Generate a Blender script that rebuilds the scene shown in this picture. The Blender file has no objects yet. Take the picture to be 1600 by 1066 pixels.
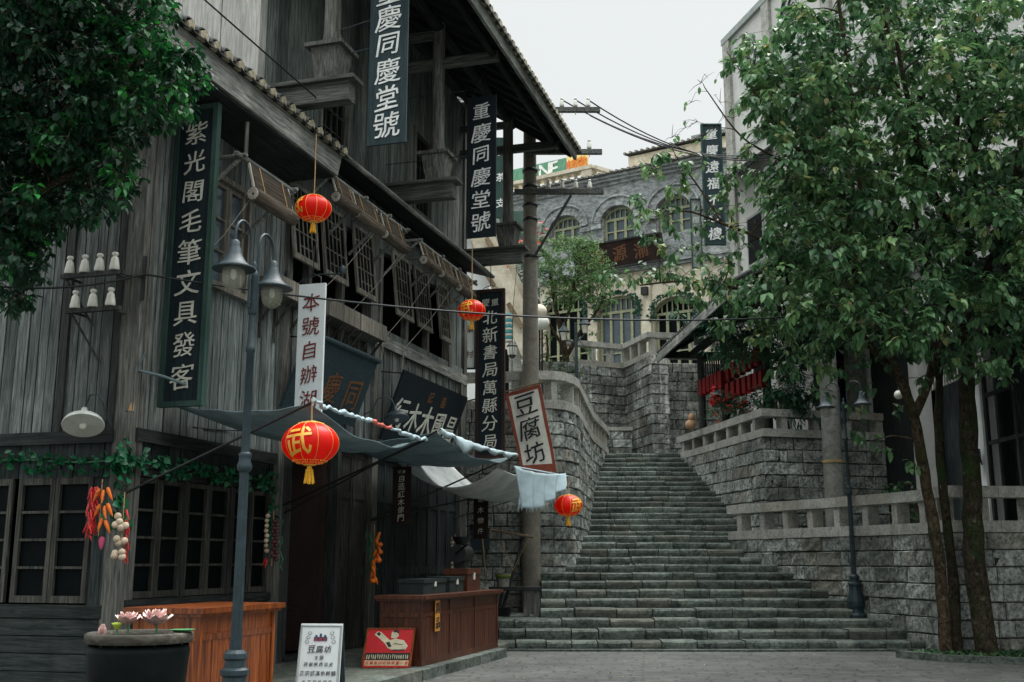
import bpy, math, random
from mathutils import Vector, Matrix
random.seed(7)
R = random.random
def U(a, b): return a + (b - a) * R()
C = bpy.context.scene.collection

# ---------------------------------------------------------------- camera, sky, sun, exposure
scene = bpy.context.scene
F_PX, HY, EYE = 1700.0, 877.0, 1.6
TH = math.atan((HY - 533.0) / F_PX)
cam_d = bpy.data.cameras.new("camera"); cam = bpy.data.objects.new("camera", cam_d); C.objects.link(cam)
cam.location = (0, 0, EYE); cam.rotation_euler = (math.pi / 2 + TH, 0, 0)
cam_d.sensor_width = 36; cam_d.lens = F_PX / 1600 * 36; cam_d.clip_start = 0.1; cam_d.clip_end = 2000
scene.camera = cam

SUN_EL, SUN_AZ = math.radians(62), math.radians(40)     # azimuth clockwise from +Y (towards the stairs), +X is right
world = bpy.data.worlds.new("World"); scene.world = world; world.use_nodes = True
wn = world.node_tree.nodes; wl = world.node_tree.links
bg = wn["Background"]
sky = wn.new("ShaderNodeTexSky"); sky.sky_type = 'NISHITA'; sky.sun_disc = False
sky.sun_elevation = SUN_EL; sky.sun_rotation = SUN_AZ; sky.air_density = 1.0; sky.dust_density = 4.0
mx = wn.new("ShaderNodeMix"); mx.data_type = 'RGBA'; mx.inputs[0].default_value = 0.93   # a closed overcast lid over the blue
mx.inputs[7].default_value = (7.7, 8.0, 7.93, 1)
wl.new(sky.outputs[0], mx.inputs[6]); bg.inputs[1].default_value = 0.1
wsep = wn.new("ShaderNodeSeparateXYZ")      # overcast: zenith more than twice as bright as the horizon
wtc = wn.new("ShaderNodeTexCoord"); wl.new(wtc.outputs["Generated"], wsep.inputs[0])
wm = wn.new("ShaderNodeMath"); wm.operation = 'MULTIPLY_ADD'; wm.inputs[1].default_value = 5.4; wm.inputs[2].default_value = .50; wm.use_clamp = False
wmax = wn.new("ShaderNodeMath"); wmax.operation = 'MAXIMUM'; wmax.inputs[1].default_value = 0.0; wsub = wn.new("ShaderNodeMath"); wsub.operation = 'SUBTRACT'; wsub.inputs[1].default_value = .5; wl.new(wsep.outputs[2], wsub.inputs[0]); wl.new(wsub.outputs[0], wmax.inputs[0]); wl.new(wmax.outputs[0], wm.inputs[0])
wv = wn.new("ShaderNodeVectorMath"); wv.operation = 'SCALE'; wl.new(mx.outputs[2], wv.inputs[0]); wl.new(wm.outputs[0], wv.inputs["Scale"]); wl.new(wv.outputs[0], bg.inputs[0])
sd = bpy.data.lights.new("sun", 'SUN'); so = bpy.data.objects.new("sun", sd); C.objects.link(so)
sd.energy = 1.5; sd.angle = math.radians(25); sd.color = (1.0, 0.995, 0.965)
sdir = Vector((math.sin(SUN_AZ) * math.cos(SUN_EL), math.cos(SUN_AZ) * math.cos(SUN_EL), math.sin(SUN_EL)))
so.rotation_euler = sdir.to_track_quat('Z', 'Y').to_euler(); so.location = (20, 20, 60)
scene.view_settings.view_transform = 'Standard'; scene.view_settings.look = 'None'
scene.view_settings.gamma = 1.0; scene.view_settings.use_curve_mapping = False
scene.view_settings.exposure = 1.16
scene.cycles.max_bounces = 5; scene.cycles.diffuse_bounces = 3; scene.cycles.transparent_max_bounces = 6

# ---------------------------------------------------------------- measuring helpers (photo pixel -> point at a known depth or height)
_c, _s = math.cos(TH), math.sin(TH)
def ray(px, py):
    x = (px - 800.0) / F_PX; u = -(py - 533.0) / F_PX
    return Vector((x, _c - u * _s, _s + u * _c))
def atY(px, py, Y):
    r = ray(px, py); return Vector((0, 0, EYE)) + r * (Y / r.y)
def atZ(px, py, Z):
    r = ray(px, py); return Vector((0, 0, EYE)) + r * ((Z - EYE) / r.z)
# frame of the timber street front: s runs along it, o is the distance out from it
YAW = math.atan((1315.0 - 800.0) / (F_PX / _c))
D = Vector((math.sin(YAW), math.cos(YAW), 0)); N = Vector((D.y, -D.x, 0)); NF = -8.0
FROT = math.pi / 2 - YAW
S0 = 11.03
def F(s, o, z=0.0): return D * s + N * (NF + o) + Vector((0, 0, z))

# ---------------------------------------------------------------- objects
def tag(o, label=None, cat=None, group=None, kind=None):
    if label: o['label'] = label
    if cat: o['category'] = cat
    if group: o['group'] = group
    if kind: o['kind'] = kind
    return o
def thing(name, label, cat, loc=(0, 0, 0), rot=0.0, group=None):
    o = bpy.data.objects.new(name, None); C.objects.link(o); o.empty_display_size = 0.1
    o.location = loc; o.rotation_euler = (0, 0, rot)
    return tag(o, label, cat, group)
def fthing(name, label, cat, s, o, z=0.0, group=None):
    t = thing(name, label, cat, F(s, o, z), FROT, group); return t, Vector((s, -o, z))
def dup(root, loc=None, rot=None, label=None, group=None):
    r = root.copy(); C.objects.link(r)
    for k in root.children:
        c2 = k.copy(); C.objects.link(c2); c2.parent = r
        for g in k.children:
            d = g.copy(); C.objects.link(d); d.parent = c2
    if loc is not None: r.location = loc
    if rot is not None: r.rotation_euler = (0, 0, rot)
    if label: r['label'] = label
    if group: r['group'] = group
    return r

class MB:
    """collects shapes, in coordinates minus a base point, into one mesh"""
    def __init__(self, base=(0, 0, 0)):
        self.b = Vector(base); self.v = []; self.f = []; self.t = []; self.sm = []
    def add(self, vs, fs, tint=None, smooth=False):
        n = len(self.v); t = R() if tint is None else tint
        self.v += [Vector(p) - self.b for p in vs]
        for f in fs:
            self.f.append([i + n for i in f]); self.t.append(t); self.sm.append(smooth)
    def box(self, x0, x1, y0, y1, z0, z1, tint=None):
        if x0 > x1: x0, x1 = x1, x0
        if y0 > y1: y0, y1 = y1, y0
        if z0 > z1: z0, z1 = z1, z0
        vs = [(x, y, z) for z in (z0, z1) for x, y in ((x0, y0), (x1, y0), (x1, y1), (x0, y1))]
        self.add(vs, [(3, 2, 1, 0), (4, 5, 6, 7), (0, 1, 5, 4), (1, 2, 6, 5), (2, 3, 7, 6), (3, 0, 4, 7)], tint)
    def fb(self, s0, s1, o0, o1, z0, z1, tint=None):      # box in street-front coordinates
        self.box(s0, s1, -o1, -o0, z0, z1, tint)
    def hexa(self, b4, t4, tint=None):
        self.add(list(b4) + list(t4), [(3, 2, 1, 0), (4, 5, 6, 7), (0, 1, 5, 4), (1, 2, 6, 5), (2, 3, 7, 6), (3, 0, 4, 7)], tint)
    def beam(self, p, q, w, h, up=(0, 0, 1), tint=None):
        p = Vector(p); q = Vector(q); d = (q - p).normalized(); u = Vector(up)
        sd_ = d.cross(u)
        if sd_.length < 1e-4: sd_ = d.cross(Vector((1, 0, 0)))
        sd_.normalize(); u = sd_.cross(d).normalized(); a = sd_ * (w / 2); b_ = u * (h / 2)
        self.hexa([p - a - b_, p + a - b_, q + a - b_, q - a - b_], [p - a + b_, p + a + b_, q + a + b_, q - a + b_], tint)
    def tube(self, pts, r, n=8, tint=None, caps=True, smooth=True):
        pts = [Vector(p) for p in pts]; m = len(pts)
        rs = r if isinstance(r, (list, tuple)) else [r] * m
        vs = []; prev = None
        for i in range(m):
            d = (pts[min(i + 1, m - 1)] - pts[max(i - 1, 0)]).normalized()
            if prev is None:
                a = d.cross(Vector((0, 0, 1)))
                if a.length < 1e-3: a = d.cross(Vector((1, 0, 0)))
            else:
                a = prev - d * prev.dot(d)
            a.normalize(); prev = a; b_ = d.cross(a)
            for k in range(n):
                an = 2 * math.pi * k / n
                vs.append(pts[i] + (a * math.cos(an) + b_ * math.sin(an)) * rs[i])
        fs = [(i * n + k, i * n + (k + 1) % n, (i + 1) * n + (k + 1) % n, (i + 1) * n + k) for i in range(m - 1) for k in range(n)]
        t = R() if tint is None else tint
        self.add(vs, fs, t, smooth)
        if caps:
            self.add(vs[:n], [tuple(range(n))[::-1]], t); self.add(vs[-n:], [tuple(range(n))], t)
    def lathe(self, prof, c, n=16, tint=None, smooth=True, sq=0, rot=0.0):
        c = Vector(c); vs = []
        for r, z in prof:
            for k in range(n):
                an = 2 * math.pi * k / n + rot
                vs.append(c + Vector((r * math.cos(an), r * math.sin(an), z)))
        m = len(prof)
        fs = [(i * n + k, i * n + (k + 1) % n, (i + 1) * n + (k + 1) % n, (i + 1) * n + k) for i in range(m - 1) for k in range(n)]
        t = R() if tint is None else tint
        self.add(vs, fs, t, smooth)
        if prof[0][0] > 1e-4: self.add(vs[:n], [tuple(range(n))[::-1]], t)
        if prof[-1][0] > 1e-4: self.add(vs[-n:], [tuple(range(n))], t)
    def ball(self, c, r, n=8, sz=1.0, tint=None):
        pr = [(max(r * math.sin(math.pi * i / (n - 1)), 1e-5), -r * sz * math.cos(math.pi * i / (n - 1))) for i in range(n)]
        self.lathe(pr, c, max(6, n), tint)
    def prism(self, poly, z0, z1, tint=None):
        n = len(poly)
        self.add([(x, y, z0) for x, y in poly] + [(x, y, z1) for x, y in poly],
                 [tuple(range(n))[::-1], tuple(range(n, 2 * n))] + [(i, (i + 1) % n, n + (i + 1) % n, n + i) for i in range(n)], tint)
    def grid(self, fn, nu, nv, tint=None, smooth=True, thick=0.0):
        vs = [fn(i / nu, j / nv) for j in range(nv + 1) for i in range(nu + 1)]
        w = nu + 1
        self.add(vs, [(j * w + i, j * w + i + 1, (j + 1) * w + i + 1, (j + 1) * w + i) for j in range(nv) for i in range(nu)], tint, smooth)
    def build(self, name, mat, parent=None, label=None):
        me = bpy.data.meshes.new(name); me.from_pydata([tuple(p) for p in self.v], [], self.f)
        at = me.attributes.new("tint", 'FLOAT', 'FACE'); at.data.foreach_set("value", self.t)
        me.polygons.foreach_set("use_smooth", self.sm); me.materials.append(mat); me.update()
        o = bpy.data.objects.new(name, me); C.objects.link(o)
        if parent: o.parent = parent
        if label: o['label'] = label
        return o

# ---------------------------------------------------------------- lettering (outline glyphs turned into thin relief)
_gl = {}
def glyph(ch, bold):
    k = (ch, bold)
    if k in _gl: return _gl[k]
    cu = bpy.data.curves.new("g", 'FONT'); cu.body = ch; cu.size = 1.0; cu.resolution_u = 2; cu.offset = bold; cu.extrude = 0.02
    ob = bpy.data.objects.new("g", cu); C.objects.link(ob)
    dg = bpy.context.evaluated_depsgraph_get(); me = bpy.data.meshes.new_from_object(ob.evaluated_get(dg))
    vs = [v.co.copy() for v in me.vertices]; fs = [tuple(p.vertices) for p in me.polygons]
    if vs:
        x0 = min(v.x for v in vs); x1 = max(v.x for v in vs); y0 = min(v.y for v in vs); y1 = max(v.y for v in vs)
        cc = Vector(((x0 + x1) / 2, (y0 + y1) / 2, 0)); vs = [v - cc for v in vs]
    bpy.data.objects.remove(ob); bpy.data.curves.remove(cu); bpy.data.meshes.remove(me)
    _gl[k] = (vs, fs); return _gl[k]
def letter(mb, ch, c, ax, ay, size, bold=0.012, rise=0.10, wide=1.0):
    """one character centred at c; strokes are bent and tilted a little, as a brush would"""
    vs, fs = glyph(ch, 0.0); c = Vector(c); ax = Vector(ax); ay = Vector(ay); n = ax.cross(ay)
    ph = U(0, 6); rot = U(-.05, .05); sc = U(.93, 1.07)
    out = []
    for v in vs:
        x, y = v.x * sc, v.y * sc
        y += rise * x + .02 * math.sin(6 * x + ph); x += .05 * y + .022 * math.sin(7 * y + ph) + .05 * (y < -.2) * x
        x, y = x - rot * y, y + rot * x
        out.append(c + ax * (x * size * wide) + ay * (y * size) + n * (v.z * size * .5 + .004))
    for dx, dy in (((-.7, .3), (.7, -.3), (.1, .6)) if bold > 0 else ((0, 0),)):
        mb.add([p + ax * (dx * bold * size) + ay * (dy * bold * size) + n * (.0006 * dx) for p in out], fs, .5)

# ---------------------------------------------------------------- materials
class NT:
    def __init__(self, name):
        self.m = bpy.data.materials.new(name); self.m.use_nodes = True
        self.n = self.m.node_tree.nodes; self.l = self.m.node_tree.links
        self.p = self.n["Principled BSDF"]; self.co = self.n.new("ShaderNodeTexCoord").outputs["Object"]
    def link(self, a, b): self.l.new(a, b)
    def mapc(self, sc=(1, 1, 1), rot=(0, 0, 0), src=None):
        k = self.n.new("ShaderNodeMapping"); k.inputs["Scale"].default_value = sc; k.inputs["Rotation"].default_value = rot
        self.link(src or self.co, k.inputs[0]); return k.outputs[0]
    def noise(self, co, scale, detail=6, rough=.6, dist=0.0):
        k = self.n.new("ShaderNodeTexNoise"); k.inputs["Scale"].default_value = scale; k.inputs["Detail"].default_value = detail
        k.inputs["Roughness"].default_value = rough; k.inputs["Distortion"].default_value = dist
        self.link(co, k.inputs["Vector"]); return k.outputs["Fac"]
    def ramp(self, fac, stops):
        k = self.n.new("ShaderNodeValToRGB"); e = k.color_ramp.elements
        while len(e) < len(stops): e.new(0.5)
        for i, (p, c) in enumerate(stops):
            e[i].position = p; e[i].color = (c, c, c, 1) if isinstance(c, (int, float)) else (*c, 1)
        self.link(fac, k.inputs[0]); return k.outputs[0]
    def mix(self, fac, a, b, mode='MIX'):
        k = self.n.new("ShaderNodeMix"); k.data_type = 'RGBA'; k.blend_type = mode
        for i_, val in ((0, fac), (6, a), (7, b)):
            s_ = k.inputs[i_]
            if isinstance(val, (int, float)): s_.default_value = val if i_ == 0 else (val, val, val, 1)
            elif isinstance(val, tuple): s_.default_value = (*val, 1)
            else: self.link(val, s_)
        return k.outputs[2]
    def math(self, op, a, b=0.0):
        k = self.n.new("ShaderNodeMath"); k.operation = op
        for s_, val in ((k.inputs[0], a), (k.inputs[1], b)):
            if isinstance(val, (int, float)): s_.default_value = val
            else: self.link(val, s_)
        return k.outputs[0]
    def tint(self):
        k = self.n.new("ShaderNodeAttribute"); k.attribute_name = "tint"; return k.outputs["Fac"]
    def bump(self, h, st, dist=.02):
        k = self.n.new("ShaderNodeBump"); k.inputs["Strength"].default_value = st; k.inputs["Distance"].default_value = dist
        self.link(h, k.inputs["Height"]); self.link(k.outputs[0], self.p.inputs["Normal"])
    def out(self, col, rough=.8, spec=.3, metal=0.0):
        if isinstance(col, tuple): self.p.inputs["Base Color"].default_value = (*col, 1)
        else: self.link(col, self.p.inputs["Base Color"])
        if isinstance(rough, (int, float)): self.p.inputs["Roughness"].default_value = rough
        else: self.link(rough, self.p.inputs["Roughness"])
        self.p.inputs["Specular IOR Level"].default_value = spec; self.p.inputs["Metallic"].default_value = metal
        return self.m

def m_wood(name, dark, lite, grain='z', rough=.8, spec=.2, var=.55, bump=.5, fine=.2, seams=0.0, stain=.5):
    t = NT(name); sc = {'z': (16, 16, .9), 'x': (.9, 16, 16), 'y': (16, .9, 16)}[grain]
    tn = t.tint()
    off = t.n.new("ShaderNodeVectorMath"); off.operation = 'ADD'
    cmb = t.n.new("ShaderNodeCombineXYZ"); k = t.math('MULTIPLY', tn, 37.0)
    for i in range(3): t.link(k, cmb.inputs[i])
    t.link(t.co, off.inputs[0]); t.link(cmb.outputs[0], off.inputs[1]); src = off.outputs[0]
    g = t.noise(t.mapc(sc, src=src), 2.0, 8, .65, .8)
    g2 = t.noise(t.mapc(tuple(a * 3.5 for a in sc), src=src), 2.0, 4, .7)
    big = t.noise(t.mapc((1, 1, .5), src=t.co), 1.1, 5, .6, .3)
    col = t.ramp(g, [(.38, dark), (.52, tuple((a + b) / 2 for a, b in zip(dark, lite))), (.64, lite)])
    col = t.mix(t.math('MULTIPLY', t.ramp(g2, [(.45, 0.0), (.62, 1.0)]), fine), col, tuple(a * .45 for a in dark))
    v = t.math('ADD', t.math('MULTIPLY', tn, var), 1 - var / 2)
    col = t.mix(1.0, col, v, 'MULTIPLY')
    col = t.mix(t.math('MULTIPLY', t.ramp(big, [(.42, 1.0), (.62, 0.0)]), stain), col, tuple(a * .35 for a in dark))
    if seams:
        w = t.n.new("ShaderNodeTexWave"); w.wave_type = 'BANDS'; w.bands_direction = 'X'; w.inputs["Scale"].default_value = seams
        t.link(t.co, w.inputs[0]); sm = t.ramp(w.outputs["Fac"], [(0, 0.0), (.03, 1.0)]); col = t.mix(sm, (0.004, .004, .004), col)
    h = t.mix(.35, g, g2); t.bump(h, bump, .012)
    return t.out(col, rough, spec)
def m_stone(name, dark, lite, con=1.0, fine=15, stain=.5, streak=.35, var=.7, scale=1.0, bump=.7, warm=(.17, .13, .08)):
    t = NT(name); tn = t.tint()
    n1 = t.noise(t.co, 3.2 * scale, 8, .7); n2 = t.noise(t.co, fine * scale, 5, .7); n3 = t.noise(t.mapc((2.2, 2.2, .35)), 1.3, 5, .65, .5)
    n4 = t.noise(t.co, .7, 4, .6)
    col = t.ramp(n1, [(.38, dark), (.62, lite)])
    col = t.mix(.55 * con, col, t.ramp(n2, [(.40, tuple(a * .35 for a in dark)), (.60, tuple(min(1, a * 1.3) for a in lite))]))
    v = t.math('ADD', t.math('MULTIPLY', tn, var), 1 - var / 2); col = t.mix(1.0, col, v, 'MULTIPLY')
    hue = t.math('FRACT', t.math('MULTIPLY', tn, 7.31)); col = t.mix(t.math('MULTIPLY', t.ramp(hue, [(.72, 0.0), (.95, 1.0)]), .4), col, warm)
    col = t.mix(t.math('MULTIPLY', t.ramp(n3, [(.55, 0.0), (.7, 1.0)]), streak), col, tuple(min(1, a * 1.5) for a in lite))
    col = t.mix(t.math('MULTIPLY', t.ramp(n4, [(.36, 1.0), (.56, 0.0)]), stain), col, tuple(a * .4 for a in dark))
    t.bump(t.mix(.45, n1, n2), bump, .06)
    return t.out(col, .86, .25)
def m_plain(name, col, rough=.6, spec=.3, metal=0.0, var=0.0, bump=.0, nz=.25, ns=6.0):
    t = NT(name); n = t.noise(t.co, ns, 6, .65)
    c = t.mix(t.ramp(n, [(.3, 0.0), (.7, 1.0)]), tuple(a * (1 - nz) for a in col), tuple(min(1, a * (1 + nz)) for a in col))
    if var: c = t.mix(1.0, c, t.math('ADD', t.math('MULTIPLY', t.tint(), var), 1 - var / 2), 'MULTIPLY')
    if bump: t.bump(t.noise(t.co, ns * 5, 5, .7), bump, .01)
    return t.out(c, rough, spec, metal)
def m_leaf(name, stops, rough=.45, trans=.35):
    t = NT(name); c = t.ramp(t.tint(), stops)
    t.out(c, rough, .35)
    tr = t.n.new("ShaderNodeBsdfTranslucent"); mxs = t.n.new("ShaderNodeMixShader"); mxs.inputs[0].default_value = trans
    t.link(c, tr.inputs[0]); t.link(t.p.outputs[0], mxs.inputs[1]); t.link(tr.outputs[0], mxs.inputs[2])
    t.link(mxs.outputs[0], t.n["Material Output"].inputs[0]); return t.m
def m_brick(name, c1, c2, mortar, bw=.24, bh=.07, sc=1.0, rotx=True):
    t = NT(name); sp = t.n.new("ShaderNodeSeparateXYZ"); t.link(t.co, sp.inputs[0]); cb = t.n.new("ShaderNodeCombineXYZ")
    t.link(sp.outputs[0], cb.inputs[0]); t.link(sp.outputs[2] if rotx else sp.outputs[1], cb.inputs[1])
    b = t.n.new("ShaderNodeTexBrick"); b.inputs["Color1"].default_value = (*c1, 1); b.inputs["Color2"].default_value = (*c2, 1)
    b.inputs["Mortar"].default_value = (*mortar, 1); b.inputs["Scale"].default_value = sc; b.inputs["Brick Width"].default_value = bw
    b.inputs["Row Height"].default_value = bh; b.inputs["Mortar Size"].default_value = .008; b.inputs["Bias"].default_value = .1
    t.link(cb.outputs[0], b.inputs["Vector"])
    n = t.noise(t.mapc((1, 1, 2.2)), 3.2, 7, .75); n2 = t.noise(t.co, .5, 5, .65)
    c = t.mix(.6, b.outputs["Color"], t.ramp(n, [(.4, tuple(a * .5 for a in c1)), (.6, tuple(min(1, a * 1.35) for a in c2))]))
    c = t.mix(t.math('MULTIPLY', t.ramp(n2, [(.4, 1.0), (.6, 0.0)]), .45), c, tuple(a * .45 for a in c1))
    t.bump(t.mix(.5, b.outputs["Fac"], n), .4, .01); return t.out(c, .88, .2)

def m_cloth(name, col, trans):
    t = NT(name); n = t.noise(t.co, 2.5, 6, .65); c = t.mix(t.ramp(n, [(.35, 0.0), (.65, 1.0)]), tuple(a * .8 for a in col), tuple(a * 1.15 for a in col))
    t.bump(t.noise(t.co, 60, 3, .6), .15, .004); t.out(c, .9, .1)
    tr = t.n.new("ShaderNodeBsdfTranslucent"); k = t.n.new("ShaderNodeMixShader"); k.inputs[0].default_value = trans; t.link(c, tr.inputs[0])
    t.link(t.p.outputs[0], k.inputs[1]); t.link(tr.outputs[0], k.inputs[2]); t.link(k.outputs[0], t.n["Material Output"].inputs[0]); return t.m
M = {}
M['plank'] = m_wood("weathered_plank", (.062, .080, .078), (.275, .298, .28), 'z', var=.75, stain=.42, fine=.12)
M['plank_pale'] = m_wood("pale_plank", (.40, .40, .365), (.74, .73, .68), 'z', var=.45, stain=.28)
M['plank_dark'] = m_wood("dark_plank", (.009, .015, .017), (.062, .074, .072), 'z', var=.7)  # darkened so the ground floor's shade sits in the wood colour
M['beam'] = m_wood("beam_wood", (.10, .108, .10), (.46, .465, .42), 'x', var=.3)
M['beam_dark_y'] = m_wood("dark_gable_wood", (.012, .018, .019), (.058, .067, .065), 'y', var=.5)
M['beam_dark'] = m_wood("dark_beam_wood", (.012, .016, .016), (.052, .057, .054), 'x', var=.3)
M['beam_out'] = m_wood("bracket_wood", (.045, .05, .046), (.19, .195, .18), 'y', var=.3, stain=.3)
M['post'] = m_wood("post_wood", (.065, .068, .062), (.29, .285, .255), 'z', var=.4)
M['post_dark'] = m_wood("dark_post_wood", (.02, .024, .024), (.085, .09, .084), 'z', var=.4)
M['frame'] = m_wood("window_frame_wood", (.10, .092, .076), (.37, .34, .285), 'z', var=.5)
M['frame_dark'] = m_wood("dark_window_frame_wood", (.022, .024, .021), (.115, .112, .096), 'z', var=.4)  # ground-floor shade is likewise put into this frame colour
M['varnish'] = m_wood("varnished_wood", (.075, .013, .003), (.36, .088, .010), 'z', rough=.35, spec=.5, var=.35, stain=.15, bump=.15)
M['varnish_dark'] = m_wood("dark_varnished_wood", (.034, .010, .005), (.13, .036, .013), 'z', rough=.4, spec=.45, var=.3, stain=.2, bump=.15)
M['bamboo'] = m_wood("bamboo_slats", (.05, .040, .030), (.17, .140, .108), 'x', var=.5, stain=.3)
M['bamboo_edge'] = m_plain("blind_cloth_edging", (.36, .34, .29), .8)
M['stick'] = m_wood("bamboo_stick", (.17, .12, .07), (.36, .27, .17), 'x', var=.3)
M['stone'] = m_stone("granite_block", (.078, .098, .094), (.40, .422, .385), stain=.6, streak=.5, bump=1.0)
M['stone_streak'] = m_stone("weathered_block", (.065, .080, .078), (.50, .515, .47), stain=.7, streak=.8, bump=1.0, var=.6)
M['stone_dark'] = m_stone("dark_granite_block", (.075, .085, .083), (.20, .205, .19))
M['step'] = m_stone("step_stone", (.030, .046, .041), (.165, .188, .162), con=.7, streak=.12, stain=.4, var=.55, bump=1.0, warm=(.11, .095, .07))
M['mortar'] = m_plain("mortar", (.022, .024, .023), .95)
M['cap'] = m_stone("dressed_granite", (.24, .245, .225), (.44, .435, .39), con=.6, stain=.3, var=.15, streak=.2, scale=1.4, bump=.35)
M['concrete'] = m_stone("pole_concrete", (.12, .125, .115), (.24, .24, .215), con=.4, stain=.4, var=.1, streak=.3, bump=.3)
M['tile'] = m_plain("grey_roof_tile", (.045, .05, .048), .8, var=.6, bump=.4, nz=.5)
M['tile_end'] = m_plain("lime_mortar_end", (.30, .27, .19), .9, var=.6, bump=.5, nz=.5, ns=20)
M['box_grey'] = m_plain("dark_box_paint", (.014, .022, .022), .6, .3, nz=.4)
M['iron'] = m_plain("painted_iron", (.025, .042, .05), .5, .35, nz=.2)
M['iron_lamp'] = m_plain("blue_grey_lamp_paint", (.016, .031, .038), .5, .35, nz=.35, bump=.2, ns=9)
M['black_iron'] = m_plain("black_iron", (.008, .010, .011), .5, .4)
M['bolt'] = m_plain("rusty_iron", (.06, .035, .02), .7)
M['dark'] = m_plain("unlit_interior", (.006, .007, .008), .9, .1)  # near-black base colour stands in for the lack of light indoors
M['pane'] = m_plain("old_glass_pane", (.002, .004, .0045), .5, .06, nz=.3)
M['pane_sky'] = m_plain("reflecting_glass_pane", (.06, .085, .10), .15, .5, nz=.2)  # blue-grey base colour stands in for reflected sky
M['sign_green'] = m_wood("dark_green_signboard", (.006, .014, .018), (.017, .030, .034), 'z', var=.15, bump=.15, stain=.2)
M['sign_frame'] = m_wood("green_sign_frame", (.022, .055, .045), (.06, .11, .095), 'z', var=.2, bump=.2)
M['sign_slate'] = m_wood("slate_signboard", (.018, .034, .040), (.04, .062, .070), 'z', var=.1, bump=.1, stain=.15)
M['sign_navy'] = m_wood("navy_signboard", (.005, .010, .014), (.013, .022, .028), 'z', var=.1, bump=.1, stain=.2)
M['sign_brown'] = m_wood("brown_signboard", (.025, .014, .012), (.06, .035, .028), 'x', var=.1, bump=.2)
M['letter'] = m_plain("faded_white_lettering", (.52, .52, .45), .7)
M['letter_white'] = m_plain("white_lettering", (.66, .68, .66), .7)
M['letter_gold'] = m_plain("tarnished_gold_lettering", (.14, .06, .025), .6)
M['letter_gold2'] = m_plain("gold_lettering", (.85, .50, .10), .4, .5)
M['letter_red'] = m_plain("dark_red_lettering", (.14, .022, .018), .7)
M['letter_black'] = m_plain("black_ink_lettering", (.01, .012, .014), .7)
M['white_board'] = m_plain("white_painted_board", (.60, .64, .64), .6, nz=.08)
M['canvas'] = m_cloth("blue_grey_canvas", (.19, .25, .265), .32)
M['canvas_pale'] = m_cloth("pale_canvas", (.52, .55, .54), .12)
M['canvas_light'] = m_plain("light_blue_cloth", (.36, .46, .49), .85, nz=.18, ns=5)
M['banner'] = m_plain("banner_cotton", (.56, .55, .49), .9, nz=.1)
M['banner_red'] = m_plain("banner_red_border", (.20, .052, .032), .9, nz=.25)
M['rope'] = m_plain("hemp_rope", (.40, .25, .12), .9)
M['cable'] = m_plain("black_cable", (.008, .011, .012), .6)
M['porcelain'] = m_plain("white_porcelain", (.60, .60, .53), .25, .5, nz=.15)
M['enamel'] = m_plain("white_enamel", (.50, .53, .49), .3, .5, nz=.12)
M['cream'] = m_stone("cream_plaster", (.46, .405, .30), (.70, .64, .52), con=.12, stain=.12, streak=.25, var=.1, scale=.6, bump=.15)
M['white_wall'] = m_stone("white_render", (.66, .69, .69), (.80, .82, .80), con=.08, stain=.15, streak=.15, var=.1, scale=.5, bump=.1)
M['grey_trim'] = m_plain("grey_trim", (.26, .29, .275), .8, nz=.2)
M['olive'] = m_plain("peeling_olive_paint", (.30, .31, .20), .7, nz=.4, ns=14)
M['brickgrey'] = m_brick("grey_brick", (.13, .15, .155), (.36, .385, .38), (.46, .47, .46))
M['pot'] = m_plain("black_glazed_pot", (.003, .005, .005), .55, .08, nz=.5)
M['rim'] = m_wood("pot_rim_wood", (.04, .036, .028), (.13, .12, .095), 'x', var=.2)
M['lotus'] = m_plain("pale_pink_petal", (.72, .50, .47), .6, nz=.15)
M['lotus_leaf'] = m_plain("lotus_green", (.06, .19, .08), .5)
M['chili'] = m_plain("red_chili_skin", (.50, .010, .010), .3, .5, var=.6)
M['carrot'] = m_plain("carrot_skin", (.80, .17, .012), .4, .4, var=.3)
M['garlic'] = m_plain("garlic_skin", (.52, .42, .31), .6, var=.3, nz=.2, ns=20)
M['grape'] = m_plain("purple_onion_skin", (.08, .022, .035), .4, var=.5)
M['radish'] = m_plain("pink_radish_skin", (.42, .05, .12), .5)
M['veg_leaf'] = m_plain("plastic_leaf_green", (.010, .10, .04), .4, .4, var=.8)
def m_bark(name, dark, lite, moss, mamt):
    t = NT(name); v = t.n.new("ShaderNodeTexVoronoi"); v.feature = 'DISTANCE_TO_EDGE'; v.inputs["Scale"].default_value = 16
    wn_ = t.noise(t.co, 7, 6, .7, 1.0); add = t.n.new("ShaderNodeVectorMath"); add.operation = 'ADD'; sc = t.n.new("ShaderNodeVectorMath"); sc.operation = 'SCALE'; sc.inputs["Scale"].default_value = .22
    nz = t.n.new("ShaderNodeTexNoise"); nz.inputs["Scale"].default_value = 8; t.link(t.co, nz.inputs["Vector"]); t.link(nz.outputs["Color"], sc.inputs[0]); t.link(t.mapc((1, 1, .3)), add.inputs[0]); t.link(sc.outputs[0], add.inputs[1]); t.link(add.outputs[0], v.inputs["Vector"])
    crack = t.ramp(v.outputs["Distance"], [(0.0, .35), (.10, 1.0)])
    c = t.mix(t.ramp(wn_, [(.4, 0.0), (.6, 1.0)]), dark, lite); c = t.mix(crack, tuple(a * .25 for a in dark), c)
    n3 = t.noise(t.co, 1.1, 5, .7); c = t.mix(t.math('MULTIPLY', t.ramp(n3, [(.48, 0.0), (.62, 1.0)]), mamt), c, moss)
    n4 = t.noise(t.co, 3.5, 4, .6); c = t.mix(t.math('MULTIPLY', t.ramp(n4, [(.6, 0.0), (.68, 1.0)]), .5), c, (.20, .19, .16))
    t.bump(t.mix(.5, crack, wn_), 1.0, .03); return t.out(c, .92, .15)
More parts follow.
